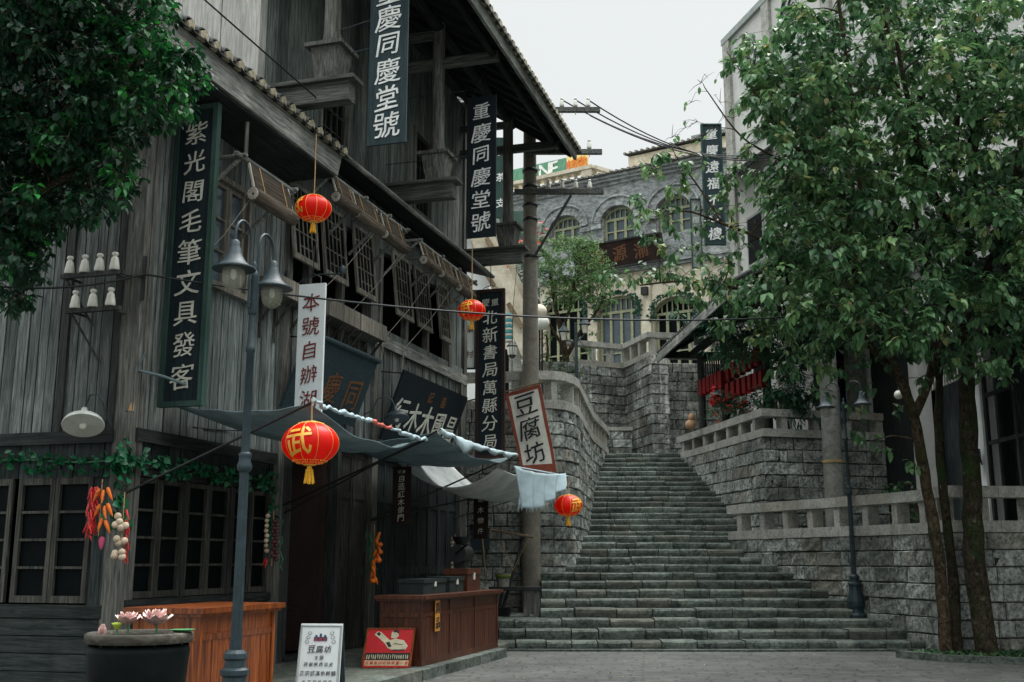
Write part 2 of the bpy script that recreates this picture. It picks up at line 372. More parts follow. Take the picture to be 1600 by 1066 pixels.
M['bark'] = m_bark("tree_bark", (.030, .021, .014), (.11, .08, .052), (.03, .05, .013), .5)
M['bark_moss'] = m_bark("mossy_bark", (.018, .015, .010), (.058, .046, .030), (.018, .045, .010), .85)
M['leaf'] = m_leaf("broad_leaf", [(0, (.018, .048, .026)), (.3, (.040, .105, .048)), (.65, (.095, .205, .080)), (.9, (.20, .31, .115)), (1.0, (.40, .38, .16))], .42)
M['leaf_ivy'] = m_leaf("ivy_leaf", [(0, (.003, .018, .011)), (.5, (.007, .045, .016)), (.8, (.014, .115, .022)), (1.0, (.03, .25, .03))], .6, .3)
M['leaf_light'] = m_leaf("light_green_leaf", [(0, (.05, .10, .04)), (.5, (.10, .20, .07)), (1.0, (.22, .33, .12))], .6, .4)
M['leaf_pine'] = m_leaf("narrow_dark_leaf", [(0, (.012, .055, .034)), (.5, (.035, .12, .065)), (1.0, (.14, .27, .10))], .5, .25)
M['flower'] = m_plain("red_petal", (.62, .03, .035), .6, var=.5)
M['cube_red'] = m_plain("red_lantern_cloth", (.17, .006, .008), .75, var=.35)
def m_lantern():
    t = NT("red_lantern_silk"); t.out((.72, .010, .003), .4, .3)
    tr = t.n.new("ShaderNodeBsdfTranslucent"); tr.inputs[0].default_value = (.95, .07, .01, 1)
    k = t.n.new("ShaderNodeMixShader"); k.inputs[0].default_value = .4
    t.link(t.p.outputs[0], k.inputs[1]); t.link(tr.outputs[0], k.inputs[2]); t.link(k.outputs[0], t.n["Material Output"].inputs[0])
    return t.m
M['silk'] = m_lantern()
M['gold'] = m_plain("gold_trim", (.80, .42, .05), .35, .6, nz=.2)
M['tassel'] = m_plain("yellow_tassel", (.80, .42, .03), .7, nz=.3, ns=30)
def m_glass():
    t = NT("lamp_globe_glass"); t.out((.34, .35, .26), .15, .5)
    tr = t.n.new("ShaderNodeBsdfTransparent"); k = t.n.new("ShaderNodeMixShader"); k.inputs[0].default_value = .35
    t.link(tr.outputs[0], k.inputs[1]); t.link(t.p.outputs[0], k.inputs[2]); t.link(k.outputs[0], t.n["Material Output"].inputs[0])
    return t.m
M['globe'] = m_glass()
def m_ground():
    t = NT("worn_stone_paving"); b = t.n.new("ShaderNodeTexBrick")
    b.inputs["Scale"].default_value = 1.0; b.inputs["Brick Width"].default_value = .46; b.inputs["Row Height"].default_value = .24
    b.offset = .37; b.squash = .72; b.squash_frequency = 3; b.inputs["Mortar Size"].default_value = .020; b.inputs["Color1"].default_value = (.05, .056, .053, 1); b.inputs["Color2"].default_value = (.12, .122, .112, 1)
    b.inputs["Mortar"].default_value = (.004, .005, .005, 1)
    wob = t.n.new("ShaderNodeVectorMath"); wob.operation = 'ADD'; nn = t.n.new("ShaderNodeTexNoise"); nn.inputs["Scale"].default_value = 3.0
    sc = t.n.new("ShaderNodeVectorMath"); sc.operation = 'SCALE'; sc.inputs["Scale"].default_value = .16
    t.link(t.co, nn.inputs["Vector"]); t.link(nn.outputs["Color"], sc.inputs[0]); t.link(t.mapc(rot=(0, 0, .12)), wob.inputs[0]); t.link(sc.outputs[0], wob.inputs[1])
    t.link(wob.outputs[0], b.inputs["Vector"])
    n1 = t.noise(t.co, 1.3, 7, .7); n2 = t.noise(t.co, 30, 5, .7)
    c = t.mix(.3, b.outputs["Color"], t.ramp(n1, [(.35, (.035, .04, .037)), (.65, (.15, .15, .138))]))
    c = t.mix(.2, c, t.ramp(n2, [(.35, (.02, .023, .022)), (.65, (.16, .16, .145))]))
    n5 = t.noise(t.co, 2.1, 3, .6); c = t.mix(t.ramp(n5, [(.46, 0.0), (.60, .6)]), c, t.ramp(n1, [(.35, (.045, .05, .047)), (.65, (.13, .132, .122))]))
    n6 = t.noise(t.mapc((.5, 1.1, 1)), .55, 5, .7); c = t.mix(t.math('MULTIPLY', t.ramp(n6, [(.50, 0.0), (.66, 1.0)]), .6), c, (.022, .026, .026))
    inv = t.math('SUBTRACT', 1.0, b.outputs["Fac"]); t.bump(t.mix(.3, inv, n2), .9, .03); return t.out(c, .7, .35)
M['ground'] = m_ground()
M['soil'] = m_stone("soil_with_moss", (.015, .02, .012), (.05, .055, .03), stain=.3, bump=1.0)
# ================================================================ SETTING: ground, stairs, stone walls
def ribbon(mb, path, hw, z0, z1, tint=None, seg=1.2):
    """slab of half-width hw following a polyline; z0/z1 constant"""
    P = [Vector((x, y, 0)) for x, y in path]; n = len(P); L = []
    for i in range(n):
        a = (P[i] - P[i - 1]).normalized() if i else (P[1] - P[0]).normalized()
        b = (P[i + 1] - P[i]).normalized() if i < n - 1 else a
        t = (a + b).normalized(); nn = Vector((t.y, -t.x, 0)); L.append(nn * (hw / max(.35, nn.dot(Vector((a.y, -a.x, 0))))))
    for i in range(n - 1):
        m = max(1, round((P[i + 1] - P[i]).length / seg))
        for k in range(m):
            u0, u1 = k / m, (k + 1) / m; e = .004 / max(.1, (P[i + 1] - P[i]).length)
            p, q = P[i].lerp(P[i + 1], u0 + e), P[i].lerp(P[i + 1], u1 - e); la, lb = L[i].lerp(L[i + 1], u0), L[i].lerp(L[i + 1], u1)
            dz = Vector((0, 0, U(-.006, .006))); a0, a1 = Vector((0, 0, z0)), Vector((0, 0, z1)) + dz
            mb.hexa([p + la + a0, q + lb + a0, q - lb + a0, p - la + a0], [p + la + a1, q + lb + a1, q - lb + a1, p - la + a1], tint)
def walk(path, step):
    P = [Vector((x, y, 0)) for x, y in path]; out = []; acc = step / 2
    for a, b in zip(P, P[1:]):
        l = (b - a).length; d = (b - a) / l
        while acc < l: out.append((a + d * acc, d)); acc += step
        acc -= l
    return out
def blocks(mb, back, path, z0, z1, bh, bw, side=1, rough=.03):
    """coursed rough-faced masonry along a polyline; faces point to the right-hand side of the path (side=1)"""
    P = [Vector((x, y, 0)) for x, y in path]; rows = max(1, round((z1 - z0) / bh)); h = (z1 - z0) / rows
    for a, b in zip(P, P[1:]):
        l = (b - a).length; d = (b - a) / l; n = Vector((d.y, -d.x, 0)) * side
        back.add([a + Vector((0, 0, z0)), b + Vector((0, 0, z0)), b + Vector((0, 0, z1)), a + Vector((0, 0, z1))], [(0, 1, 2, 3)], .5)
        for r in range(rows):
            x = 0.0; first = True
            hh0 = z0 + r * h + .008; hh1 = z0 + (r + 1) * h - .008
            while x < l - 1e-3:
                w = U(.55, 1.55) * bw * (.55 if first and r % 2 else 1); first = False
                if l - x - w < bw * .5: w = l - x
                p0 = a + d * (x + (.008 if x > 0 else 0)); p1 = a + d * (x + w - (.008 if x + w < l - .01 else 0)); x += w
                o = n * U(.012, .018 + rough); ins = .026
                A = [p0 + Vector((0, 0, hh0)), p1 + Vector((0, 0, hh0)), p1 + Vector((0, 0, hh1)), p0 + Vector((0, 0, hh1))]
                ctr = (A[0] + A[2]) / 2; m = 3 if w > .3 else 2; nv = len(mb.v)
                vs = list(A); g = []
                for jz in range(3):
                    for jx in range(m + 1):
                        u = jx / m; v = jz / 2; q = (A[0].lerp(A[1], u)).lerp(A[3].lerp(A[2], u), v)
                        q = q + (ctr - q).normalized() * ins if (jx in (0, m) or jz in (0, 2)) else q
                        q = q + o + n * U(-.02, .024); vs.append(q)
                w1 = m + 1; fs = []
                for jz in range(2):
                    for jx in range(m):
                        i = 4 + jz * w1 + jx; fs.append((i, i + 1, i + w1 + 1, i + w1))
                top = [4 + 2 * w1 + k for k in range(w1)]; bot = [4 + k for k in range(w1)]
                fs += [tuple([0, 1] + bot[::-1]), tuple([2, 3] + top)]
                fs += [tuple([1, 2] + [4 + 2 * w1 + m, 4 + w1 + m, 4 + m]), tuple([3, 0] + [4, 4 + w1, 4 + 2 * w1])]
                if side < 0: fs = [f[::-1] for f in fs]
                mb.add(vs, fs, R())
def stone_wall(name, label, path, z0, z1, bh=.3, bw=.46, side=1, mat='stone', cat='stone wall', cap=None, post_step=.9, hw=.17, rail=None):
    b = Vector((*path[0], z0)); t = thing(name, label, cat, b)
    f = MB(b); k = MB(b); blocks(f, k, path, z0, z1, bh, bw, side)
    f.build('masonry', M[mat], t); k.build('mortar_backing', M['mortar'], t)
    if cap is not None:
        rp = rail or path
        inset = hw - .05
        rp2 = []
        P = [Vector((x, y, 0)) for x, y in rp]
        for i, p in enumerate(P):
            a = (P[min(i + 1, len(P) - 1)] - P[max(i - 1, 0)]).normalized(); n = Vector((a.y, -a.x, 0)) * side
            q = p - n * inset; rp2.append((q.x, q.y))
        m = MB(b); ribbon(m, rp2, hw, z1 - .002, z1 + .2); m.build('plinth_course', M['cap'], t)
        m = MB(b); ribbon(m, rp2, hw + .015, cap - .2, cap); m.build('coping', M['cap'], t)
        for p, d in walk(rp2, post_step):
            m = MB(b); n = Vector((d.y, -d.x, 0)); w_, hw_ = .085, hw - .03
            m.hexa([p - d * w_ - n * hw_ + Vector((0, 0, z1 + .19)), p + d * w_ - n * hw_ + Vector((0, 0, z1 + .19)), p + d * w_ + n * hw_ + Vector((0, 0, z1 + .19)), p - d * w_ + n * hw_ + Vector((0, 0, z1 + .19))],
                   [p - d * w_ - n * hw_ + Vector((0, 0, cap - .19)), p + d * w_ - n * hw_ + Vector((0, 0, cap - .19)), p + d * w_ + n * hw_ + Vector((0, 0, cap - .19)), p - d * w_ + n * hw_ + Vector((0, 0, cap - .19))])
            m.build('baluster', M['cap'], t)
    return t

g = MB(); g.box(-150, 150, -60, 300, -.3, 0); tag(g.build('paving', M['ground']), kind='structure')
# raised kerb along the shop front
k = MB((0, 0, 0))
def kq(s, o, z): return F(s, o, z)
s_ = 6.0
while s_ < 18.4:
    w = U(.7, 1.3); e = min(18.4, s_ + w)
    k.hexa([kq(s_ + .006, 2.15, -.05), kq(e - .006, 2.15, -.05), kq(e - .006, 2.45, -.05), kq(s_ + .006, 2.45, -.05)][::-1],
           [kq(s_ + .006, 2.15, .15), kq(e - .006, 2.15, .15), kq(e - .006, 2.45 + U(-.01, .02), .146), kq(s_ + .006, 2.45 + U(-.01, .02), .146)][::-1]); s_ = e
tag(k.build('kerb', M['step']), kind='structure')
k = MB(); k.prism([tuple(F(6, 2.16)[:2]), tuple(F(19.4, 2.16)[:2]), tuple(F(23.1, 1.0)[:2]), tuple(F(23.1, -3)[:2]), tuple(F(6, -3)[:2])], -.05, .147)
tag(k.build('pavement', M['step']), kind='structure')

# ---- the long stone staircase, every step its own course of blocks
stairs = thing('stone_staircase', 'long flight of worn grey stone steps climbing between the stone walls', 'staircase', (2, 20.6, 0))
def step(y, z, h, xl, xr, depth, bow=0.0, bl=.72):
    m = MB((2, 20.6, 0)); x = xl
    def yy(x_): return y - bow * (1 - ((x_ - (xl + xr) / 2) / ((xr - xl) / 2)) ** 2)
    while x < xr - .01:
        w = U(.6, 1.35) * bl
        if xr - x - w < .4: w = xr - x
        a, b = x + .011, x + w - .011; x += w; dz = U(-.014, .010); o = U(-.025, .02); mid = (a + b) / 2
        ya, yb, ym = yy(a) + o, yy(b) + o, yy(mid) + o; zt = z + dz; zb = z - h - .02; r = .030
        vs = []
        for xx, y0 in ((a, ya), (mid, ym), (b, yb)):
            vs += [(xx, y0 + U(.012, .03), zb), (xx, y0 + U(-.012, .0), z - h * .5 + dz), (xx, y0 + U(-.008, .006), zt - r + U(-.010, .006)), (xx, y0 + r + U(0, .016), zt + U(-.005, .003)), (xx, y + depth, zt)]
        fs = [(i * 5 + q, (i + 1) * 5 + q, (i + 1) * 5 + q + 1, i * 5 + q + 1) for i in range(2) for q in range(4)]
        fs += [(4, 3, 2, 1, 0), (10, 11, 12, 13, 14)]
        m.add(vs, fs, R())
    return m.build('step', M['step'], stairs)
SY = lambda j: 20.6 + .52 * (j - 1)
XL = {1: -1.3, 2: -1.3, 3: -1.3, 4: .56, 5: .58, 6: .61, 7: .62, 8: .62, 9: 1.2, 10: 1.32, 11: 1.5, 12: 1.55, 13: 1.62}
XR = {1: 7.72, 2: 7.68, 3: 7.52, 4: 7.25, 5: 6.95, 6: 6.75, 7: 6.5, 8: 6.25, 9: 6.0, 10: 5.75, 11: 5.4, 12: 5.4, 13: 5.4}
for j in range(1, 14):
    step(SY(j), .17 * j, .17, XL[j], XR[j], {3: 3.0}.get(j, 2.6 if j == 13 else .9), .06)
for q in range(1, 17):
    y = 28.9 + .36 * (q - 1); xl = 1.7 + (y - 28.9) * .215; step(y, 2.21 + .17 * q, .17, xl - .1, 6.35 if q < 3 else 6.05 - (y - 29.6) * .08, .6 if q < 16 else 7, .03, .75)
m = MB((2, 20.6, 0)); x = 0.0
m.prism([(-1.3, 20.49), (1.5, 20.34), (4.5, 20.28), (7.0, 20.4), (7.8, 20.5), (7.8, 21), (-1.3, 21)], -.05, .035); m.build('kerb_course', M['step'], stairs)
for bx in ((1.5, 5.6, 27.6, 29.4, 1.6, 2.2), (-1.4, .7, 21.7, 24.9, .1, .505), (6.3, 7.6, 22, 24, .1, .5)):
    m = MB((2, 20.6, 0)); m.box(*bx); m.build('landing', M['step'], stairs)

# ---- masonry walls with dressed balustrades
LW = [(-2.6, 25.0), (.2, 24.6), (.6, 24.5), (.92, 24.55), (1.18, 24.75), (1.40, 25.2), (1.55, 25.8), (1.75, 27.3), (2.31, 31.4), (2.95, 34.6), (3.4, 37.5)]
stone_wall('curved_stone_wall', 'curved rough granite wall with pale stone balustrade left of the stairs', LW, 0.3, 5.0, .3, .46, 1, cap=5.86, post_step=.78)
RW = [(5.2, 26.4), (5.75, 25.2), (6.3, 23.9), (6.78, 22.8), (7.38, 21.4), (7.66, 20.4), (7.64, 19.25), (9.6, 19.45), (13, 19.8)]
stone_wall('low_terrace_wall', 'low granite terrace wall with pale balustrade behind the right street lamp', RW, 0.0, 2.1, .29, .52, -1 if False else 1, cap=2.9, post_step=.86) if False else None
def rev(p): return p[::-1]
stone_wall('low_terrace_wall', 'low granite terrace wall with pale balustrade behind the right street lamp', RW, 0.0, 2.1, .29, .52, 1, cap=2.9, post_step=.86)
RU = [(5.3, 34.6), (6.48, 28.0), (8.8, 28.6), (14, 30.0)]
stone_wall('upper_terrace_wall', 'stepped-back granite terrace wall under the lantern pavilion', RU, 1.5, 4.75, .31, .50, 1, cap=5.47, post_step=.95)
TW = [(-3, 39.2), (2.5, 40.5), (4.36, 41.6), (5.0, 38.5), (5.6, 38.7), (5.8, 40.2), (14, 41.2)]
TR = [(2.0, 40.45), (2.9, 40.8), (4.3, 41.55), (4.98, 39.2), (5.7, 39.25), (8.5, 39.5)]
stone_wall('tall_retaining_wall', 'tall weathered block wall with a buttress at the head of the stairs', TW, 4.6, 8.9, .36, .56, 1, mat='stone_streak', cap=9.85, post_step=.8, rail=TR)
st = stone_wall('stair_side_wall', 'short pale block wall closing the stairs at their top left', [(2.9, 36.0), (3.98, 36.05)], 4.7, 5.85, .3, .5, 1)
m = MB((2.9, 36.0, 4.7)); m.box(2.9, 4.0, 35.96, 36.3, 5.85, 5.97); m.build('coping', M['cap'], st)
stone_wall('planter_wall', 'block planter wall holding the light green tree', [(-3, 36.8), (2.3, 37.0), (2.45, 39)], 4.6, 8.35, .36, .56, 1)
# terraces behind the walls
def terr(name, poly, z0, z1, mat='step'):
    m = MB(); m.prism(poly, z0, z1); tag(m.build(name, M[mat]), kind='structure')
terr('terrace_paving', [(-12, 25.4), (.6, 24.8), (1.2, 25.4), (1.4, 27.3), (2.0, 31.6), (2.7, 34.9), (3.1, 38), (-12, 38)], 0, 4.88)
terr('terrace_paving', [(5.35, 26.5), (6.5, 24.0), (7.0, 22.9), (7.6, 21.5), (7.9, 20.4), (7.85, 19.5), (9.6, 19.7), (14, 20.1), (14, 28.9), (6.7, 28.0)], 0, 2.08)
terr('terrace_paving', [(5.55, 34.6), (6.7, 28.25), (8.8, 28.85), (14, 30.2), (14, 40), (5.9, 40)], 0, 4.73)
terr('terrace_soil', [(-6, 37.0), (2.15, 37.2), (2.3, 39.2), (2.3, 40.3), (-6, 39)], 4.6, 8.4, 'soil')
terr('terrace_paving', [(-12, 39.5), (2.4, 40.75), (4.5, 41.9), (5.15, 38.9), (5.5, 39), (5.6, 40.5), (30, 42), (30, 60), (-12, 60)], 4.6, 8.87)
# tree bed
bed = [(5.9 + 3.4, 18.1)]
bp = [(6.55, 19.15), (7.0, 18.35), (8.2, 17.75), (9.6, 17.45), (12, 17.3), (12, 19.4), (7.5, 19.25)]
m = MB(); m.prism(bp, -.05, .07); tag(m.build('tree_bed_soil', M['soil']), kind='structure')
m = MB((6.55, 19.15, 0)); ribbon(m, bp[:5], .06, -.05, .11, seg=.7); be = m.build('bed_edging', M['step']); be.location = (6.55, 19.15, 0); tag(be, 'low stone edging around the roots of the right trees', 'edging')
# ================================================================ TIMBER SHOP HOUSE (left)
house, HB = fthing('timber_shop_house', 'tall weathered grey timber house with overhanging tiled eaves and gallery', 'house', S0, 0, 0)
def part(name, mb, mat, parent=house, label=None): return mb.build(name, M[mat], parent, label)
def planks(mb, s0, s1, z0, z1, o=0.0, w=.17, th=.03, axis='s', s_fix=0.0):
    """vertical boards; axis 's' along the street front, axis 'o' across a gable"""
    a = s0
    while a < s1 - .01:
        ww = U(.75, 1.25) * w; b = min(s1, a + ww)
        if s1 - b < .05: b = s1
        d = U(0, .014)
        if axis == 's': mb.fb(a + .008, b - .008, o - th, o + d, z0 + U(0, .01), z1)
        else: mb.fb(s_fix - d, s_fix + th, a + .008, b - .008, z0, z1)
        a = b
GZ0 = .15
# dark rooms behind the fronts (also the ceilings and back walls)
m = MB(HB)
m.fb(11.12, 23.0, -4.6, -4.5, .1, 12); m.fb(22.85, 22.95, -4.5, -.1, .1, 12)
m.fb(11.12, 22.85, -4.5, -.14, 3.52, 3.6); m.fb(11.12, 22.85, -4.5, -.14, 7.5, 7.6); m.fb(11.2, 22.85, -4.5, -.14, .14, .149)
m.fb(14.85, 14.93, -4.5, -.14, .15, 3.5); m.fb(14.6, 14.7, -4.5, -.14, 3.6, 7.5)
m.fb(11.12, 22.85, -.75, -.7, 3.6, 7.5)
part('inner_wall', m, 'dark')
# ground floor front, left of the door
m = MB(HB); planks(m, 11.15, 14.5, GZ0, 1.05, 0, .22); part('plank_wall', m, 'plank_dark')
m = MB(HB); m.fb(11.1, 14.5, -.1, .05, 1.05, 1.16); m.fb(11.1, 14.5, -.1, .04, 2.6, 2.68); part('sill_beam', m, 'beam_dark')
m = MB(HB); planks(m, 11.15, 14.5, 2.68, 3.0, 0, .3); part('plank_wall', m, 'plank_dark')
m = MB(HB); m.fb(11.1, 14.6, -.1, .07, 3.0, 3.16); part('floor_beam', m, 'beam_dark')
def sash(parent, s0, s1, o, z0, z1, rows, cols=1, mat='frame_dark', th=.05, bar=.03, fr=.06, pane='pane', name='window'):
    m = MB(HB); tn = R()
    m.fb(s0, s0 + fr, o - th, o, z0, z1, tn); m.fb(s1 - fr, s1, o - th, o, z0, z1, tn)
    m.fb(s0 + fr, s1 - fr, o - th, o - .002, z0, z0 + fr * 1.3, tn); m.fb(s0 + fr, s1 - fr, o - th, o - .002, z1 - fr, z1, tn)
    for r in range(1, rows):
        z = z0 + fr + (z1 - z0 - 2 * fr) * r / rows; m.fb(s0 + fr, s1 - fr, o - th + .01, o - .006, z - bar / 2, z + bar / 2, tn)
    for c in range(1, cols):
        x = s0 + fr + (s1 - s0 - 2 * fr) * c / cols; m.fb(x - bar / 2, x + bar / 2, o - th + .012, o - .008, z0 + fr, z1 - fr, tn)
    w = m.build(name, M[mat], parent)
    g = MB(HB); g.fb(s0 + fr, s1 - fr, o - th - .012, o - th + .004, z0 + fr, z1 - fr); g.build('pane', M[pane], w); return w
a = 11.2
for i in range(6):
    b = a + .515; sash(house, a, b, .0, 1.17, 2.59, 4); a = b + (.07 if i % 2 else .01)
m = MB(HB)
for x in (12.275, 13.385): m = MB(HB); m.fb(x - .04, x + .03, -.1, .02, 1.16, 2.6); part('mullion', m, 'post_dark')
# gable end, ground floor
m = MB(HB)
for i in range(4): m.fb(S0 - U(0, .012), S0 + .05, -4.5, -.2, .15 + i * .2, .34 + i * .2)
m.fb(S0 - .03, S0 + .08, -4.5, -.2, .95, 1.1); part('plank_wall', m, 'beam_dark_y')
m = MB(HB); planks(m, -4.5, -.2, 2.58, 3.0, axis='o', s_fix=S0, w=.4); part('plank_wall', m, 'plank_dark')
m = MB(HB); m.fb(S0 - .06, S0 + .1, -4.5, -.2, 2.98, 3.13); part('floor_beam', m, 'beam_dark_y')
o1 = -.45
for i in range(7):
    o0 = o1 - .52; m = MB(HB); tn = R(); s1, s0 = S0 + .04, S0 - .01
    m.fb(s0, s1, o0, o0 + .06, 1.12, 2.58, tn); m.fb(s0, s1, o1 - .06, o1, 1.12, 2.58, tn)
    m.fb(s0 + .002, s1, o0 + .06, o1 - .06, 1.12, 1.2, tn); m.fb(s0 + .002, s1, o0 + .06, o1 - .06, 2.5, 2.58, tn)
    for r in (1, 2, 3): m.fb(s0 + .008, s1, o0 + .06, o1 - .06, 1.2 + r * .325 - .015, 1.2 + r * .325 + .015, tn)
    w = m.build('window', M['frame_dark'], house); gm = MB(HB); gm.fb(s1 - .004, s1 + .01, o0 + .06, o1 - .06, 1.2, 2.5); gm.build('pane', M['pane'], w)
    o1 = o0 - (.09 if i % 2 else .012)
m = MB(HB); m.fb(S0 + .02, S0 + .1, -.45, -.2, .15, 3.0); part('plank_wall', m, 'plank_dark')
m = MB(HB); m.fb(S0 - .02, S0 + .12, -.22, .03, .15, 7.4); part('corner_post', m, 'post')
m = MB(HB); m.fb(S0 + .1, S0 + .2, -.1, .045, .15, 7.4); part('corner_post', m, 'post')
# gable end above
m = MB(HB); planks(m, -4.5, -.2, 3.13, 7.9, axis='o', s_fix=S0, w=.16); part('plank_wall', m, 'plank')
m = MB(HB); m.fb(S0 - .05, S0, -1.05, -.95, 3.13, 7.8); m.fb(S0 - .04, S0, -.3, -.22, 3.13, 7.8); part('batten', m, 'post_dark')
# first floor, left bay: boards with one window
m = MB(HB); planks(m, 11.2, 12.45, 3.16, 7.4, 0, .16); planks(m, 13.45, 14.6, 3.16, 7.4, 0, .16); planks(m, 12.45, 13.45, 3.16, 5.3, 0, .16); planks(m, 12.45, 13.45, 6.8, 7.4, 0, .16)
part('plank_wall', m, 'plank', label='paler vertical boards beside the hanging signs')
m = MB(HB); m.fb(12.4, 12.5, -.1, .05, 5.3, 6.8); m.fb(13.4, 13.5, -.1, .05, 5.3, 6.8); m.fb(12.35, 13.55, -.1, .12, 5.22, 5.3); m.fb(12.4, 13.5, -.1, .05, 6.8, 6.88)
part('window_surround', m, 'frame')
sash(house, 12.5, 12.95, -.02, 5.3, 6.8, 3, 1, 'frame', pane='pane_sky'); sash(house, 12.96, 13.4, -.02, 5.3, 6.8, 3, 1, 'frame', pane='pane_sky')
# door post and ground floor, door and panelled shutters
for s0, s1, nm in ((14.5, 14.68, 'post'), (14.68, 14.95, 'post_dark'), (16.55, 16.68, 'post_dark'), (17.95, 18.2, 'post'), (22.7, 22.9, 'post')):
    m = MB(HB); m.fb(s0, s1, -.12, .06 + (s0 % .02), .15, 5.5 if s0 < 14.6 or s0 > 17 else 3.45); part('post', m, nm)
m = MB(HB); m.fb(14.68, 17.95, -.1, .08, 3.45, 3.66); m.fb(18.2, 22.7, -.1, .08, 3.45, 3.66); part('door_lintel', m, 'beam_dark')
m = MB(HB); m.fb(14.9, 16.6, -.12, .12, .147, .22); part('door_sill', m, 'beam_dark')
def leaf_door(s0, s1, o=0.0, z1=3.45):
    m = MB(HB); tn = R(); th = .05
    m.fb(s0, s1, o - th, o - .02, .16, z1, tn * .6)
    for x0, x1 in ((s0, s0 + .07), (s1 - .07, s1)): m.fb(x0, x1, o - .025, o, .16, z1, tn)
    for z0_, z1_ in ((.16, .3), (1.35, 1.5), (2.65, 2.76), (z1 - .1, z1)): m.fb(s0 + .07, s1 - .07, o - .024, o - .003, z0_, z1_, tn)
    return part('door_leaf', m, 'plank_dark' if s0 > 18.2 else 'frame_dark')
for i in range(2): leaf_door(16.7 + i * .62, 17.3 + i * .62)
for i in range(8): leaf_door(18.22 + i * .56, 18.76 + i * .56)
# the open door leaf, swung inward
m = MB(HB)
m.hexa([(16.45, .15, .2), (16.5, .1, .2), (16.05, 1.0, .2), (15.98, .97, .2)], [(16.45, .15, 3.4), (16.5, .1, 3.4), (16.05, 1.0, 3.4), (15.98, .97, 3.4)]); part('door', m, 'sign_brown')  # dark brown colour paints the doorway's shade onto the leaf
# first floor right: boards, rail, window band
m = MB(HB); planks(m, 14.68, 17.95, 3.66, 5.5, 0, .2); planks(m, 18.2, 22.7, 3.66, 5.5, 0, .2); part('plank_wall', m, 'plank')
for s in [14.9 + .4 * i for i in range(20)]:
    if 17.8 < s < 18.2 or s > 22.6: continue
    m = MB(HB); m.fb(s - .02, s + .02, .012, .032, 3.66, 5.5); part('batten', m, 'post')
m = MB(HB); m.fb(14.6, 18.0, -.1, .09, 5.5, 5.72); m.fb(18.0, 23.1, -.1, .085, 5.5, 5.72); part('rail_beam', m, 'beam')
for s0, s1 in ((14.6, 14.75), (17.75, 18.05), (21.95, 22.15), (22.95, 23.15)):
    m = MB(HB); m.fb(s0, s1, -.12, .06, 5.72 if s0 < 22 else .15, 8.05); part('post', m, 'post')
m = MB(HB)
for a, b in ((14.75, 17.75), (18.05, 21.95), (22.15, 22.95)):
    m.fb(a, b, -.1, .03, 5.72, 5.86); m.fb(a, b, -.1, .03, 7.35, 8.0)
part('window_surround', m, 'plank')
m = MB(HB); planks(m, 22.15, 22.95, 5.86, 7.35, 0, .15); part('plank_wall', m, 'plank')
for s in (15.42, 16.65, 18.3, 19.6, 20.75): m = MB(HB); m.fb(s - .06, s + .06, -.1, .02, 5.86, 7.35); part('mullion', m, 'post')

# top-hung lattice windows pushed open
def shutter(sc, w=.85):
    hl, out = 1.28, .13; zt = 7.46
    dz = -math.sqrt(hl * hl - out * out); v = Vector((0, -out / hl, dz / hl)); x = Vector((1, 0, 0)); n = x.cross(v).normalized() * .022
    o = Vector((sc - w / 2, -.06, zt))
    def bar(mb, x0, x1, l0, l1, th=1.0, tn=.5):
        A = [o + x * a + v * b for a, b in ((x0, l0), (x1, l0), (x1, l1), (x0, l1))]; mb.hexa([p - n * th for p in A], [p + n * th for p in A], tn)
    m = MB(HB); tn = R(); f = .07
    bar(m, 0, f, 0, hl, 1, tn); bar(m, w - f, w, 0, hl, 1, tn); bar(m, f, w - f, 0, f, .97, tn); bar(m, f, w - f, hl - f * 1.4, hl, .97, tn)
    wdt = w - 2 * f
    for q in range(1, 5): bar(m, f + wdt * q / 5 - .01, f + wdt * q / 5 + .01, f, hl - f, .7, tn)
    for q, (i0, i1) in ((.22, (0, 5)), (.40, (1, 4)), (.62, (0, 5)), (.80, (1, 4))): bar(m, f + wdt * i0 / 5, f + wdt * i1 / 5, hl * q - .01, hl * q + .01, .6, tn)
    w_ = m.build('window_shutter', M['frame'], house)
    g = MB(HB); bar(g, f, w - f, f, hl - f, .15); g.build('pane', M['pane'], w_)
for sc, w_ in ((14.95, .85), (16.03, .88), (17.27, .86), (19.07, .86), (20.15, .80), (21.38, .68)): shutter(sc, w_)
# pent eave over the first floor windows
m = MB(HB); m.hexa([(14.6, -.60, 8.02), (23.2, -.60, 8.02), (23.2, .05, 8.22), (14.6, .05, 8.22)], [(14.6, -.60, 8.09), (23.2, -.60, 8.09), (23.2, .05, 8.30), (14.6, .05, 8.30)])
part('pent_eave', m, 'beam_dark')
m = MB(HB); m.tube([(14.6, -.64, 8.05), (23.25, -.64, 8.05)], .045, 8); part('eave_rail', m, 'beam')
m = MB(HB); m.fb(14.6, 23.1, -.1, .12, 7.9, 8.05); part('eave_beam', m, 'beam_dark')
# frames carrying the blinds
def rodframe(s0, s1, z, o, brk):
    m = MB(HB); m.tube([(s0, -o, z), (s1, -o, z)], .035, 6)
    for s in brk:
        m.tube([(s, 0, z + .02), (s, -o - .08, z + .02)], .03, 6); m.tube([(s, 0, z - .62), (s, -o + .02, z - .02)], .028, 6)
    part('blind_bracket', m, 'beam')
rodframe(14.45, 17.75, 7.5, .72, (14.62, 15.85, 16.85, 17.7)); rodframe(18.4, 21.8, 7.5, .72, (18.35, 19.55, 20.55, 21.6)); rodframe(11.75, 13.35, 6.78, .78, (11.9, 13.3))
m = MB(HB); m.tube([(12.0, -.78, 6.78), (12.0, -.78, 7.3)], .03, 6); part('blind_bracket', m, 'post')
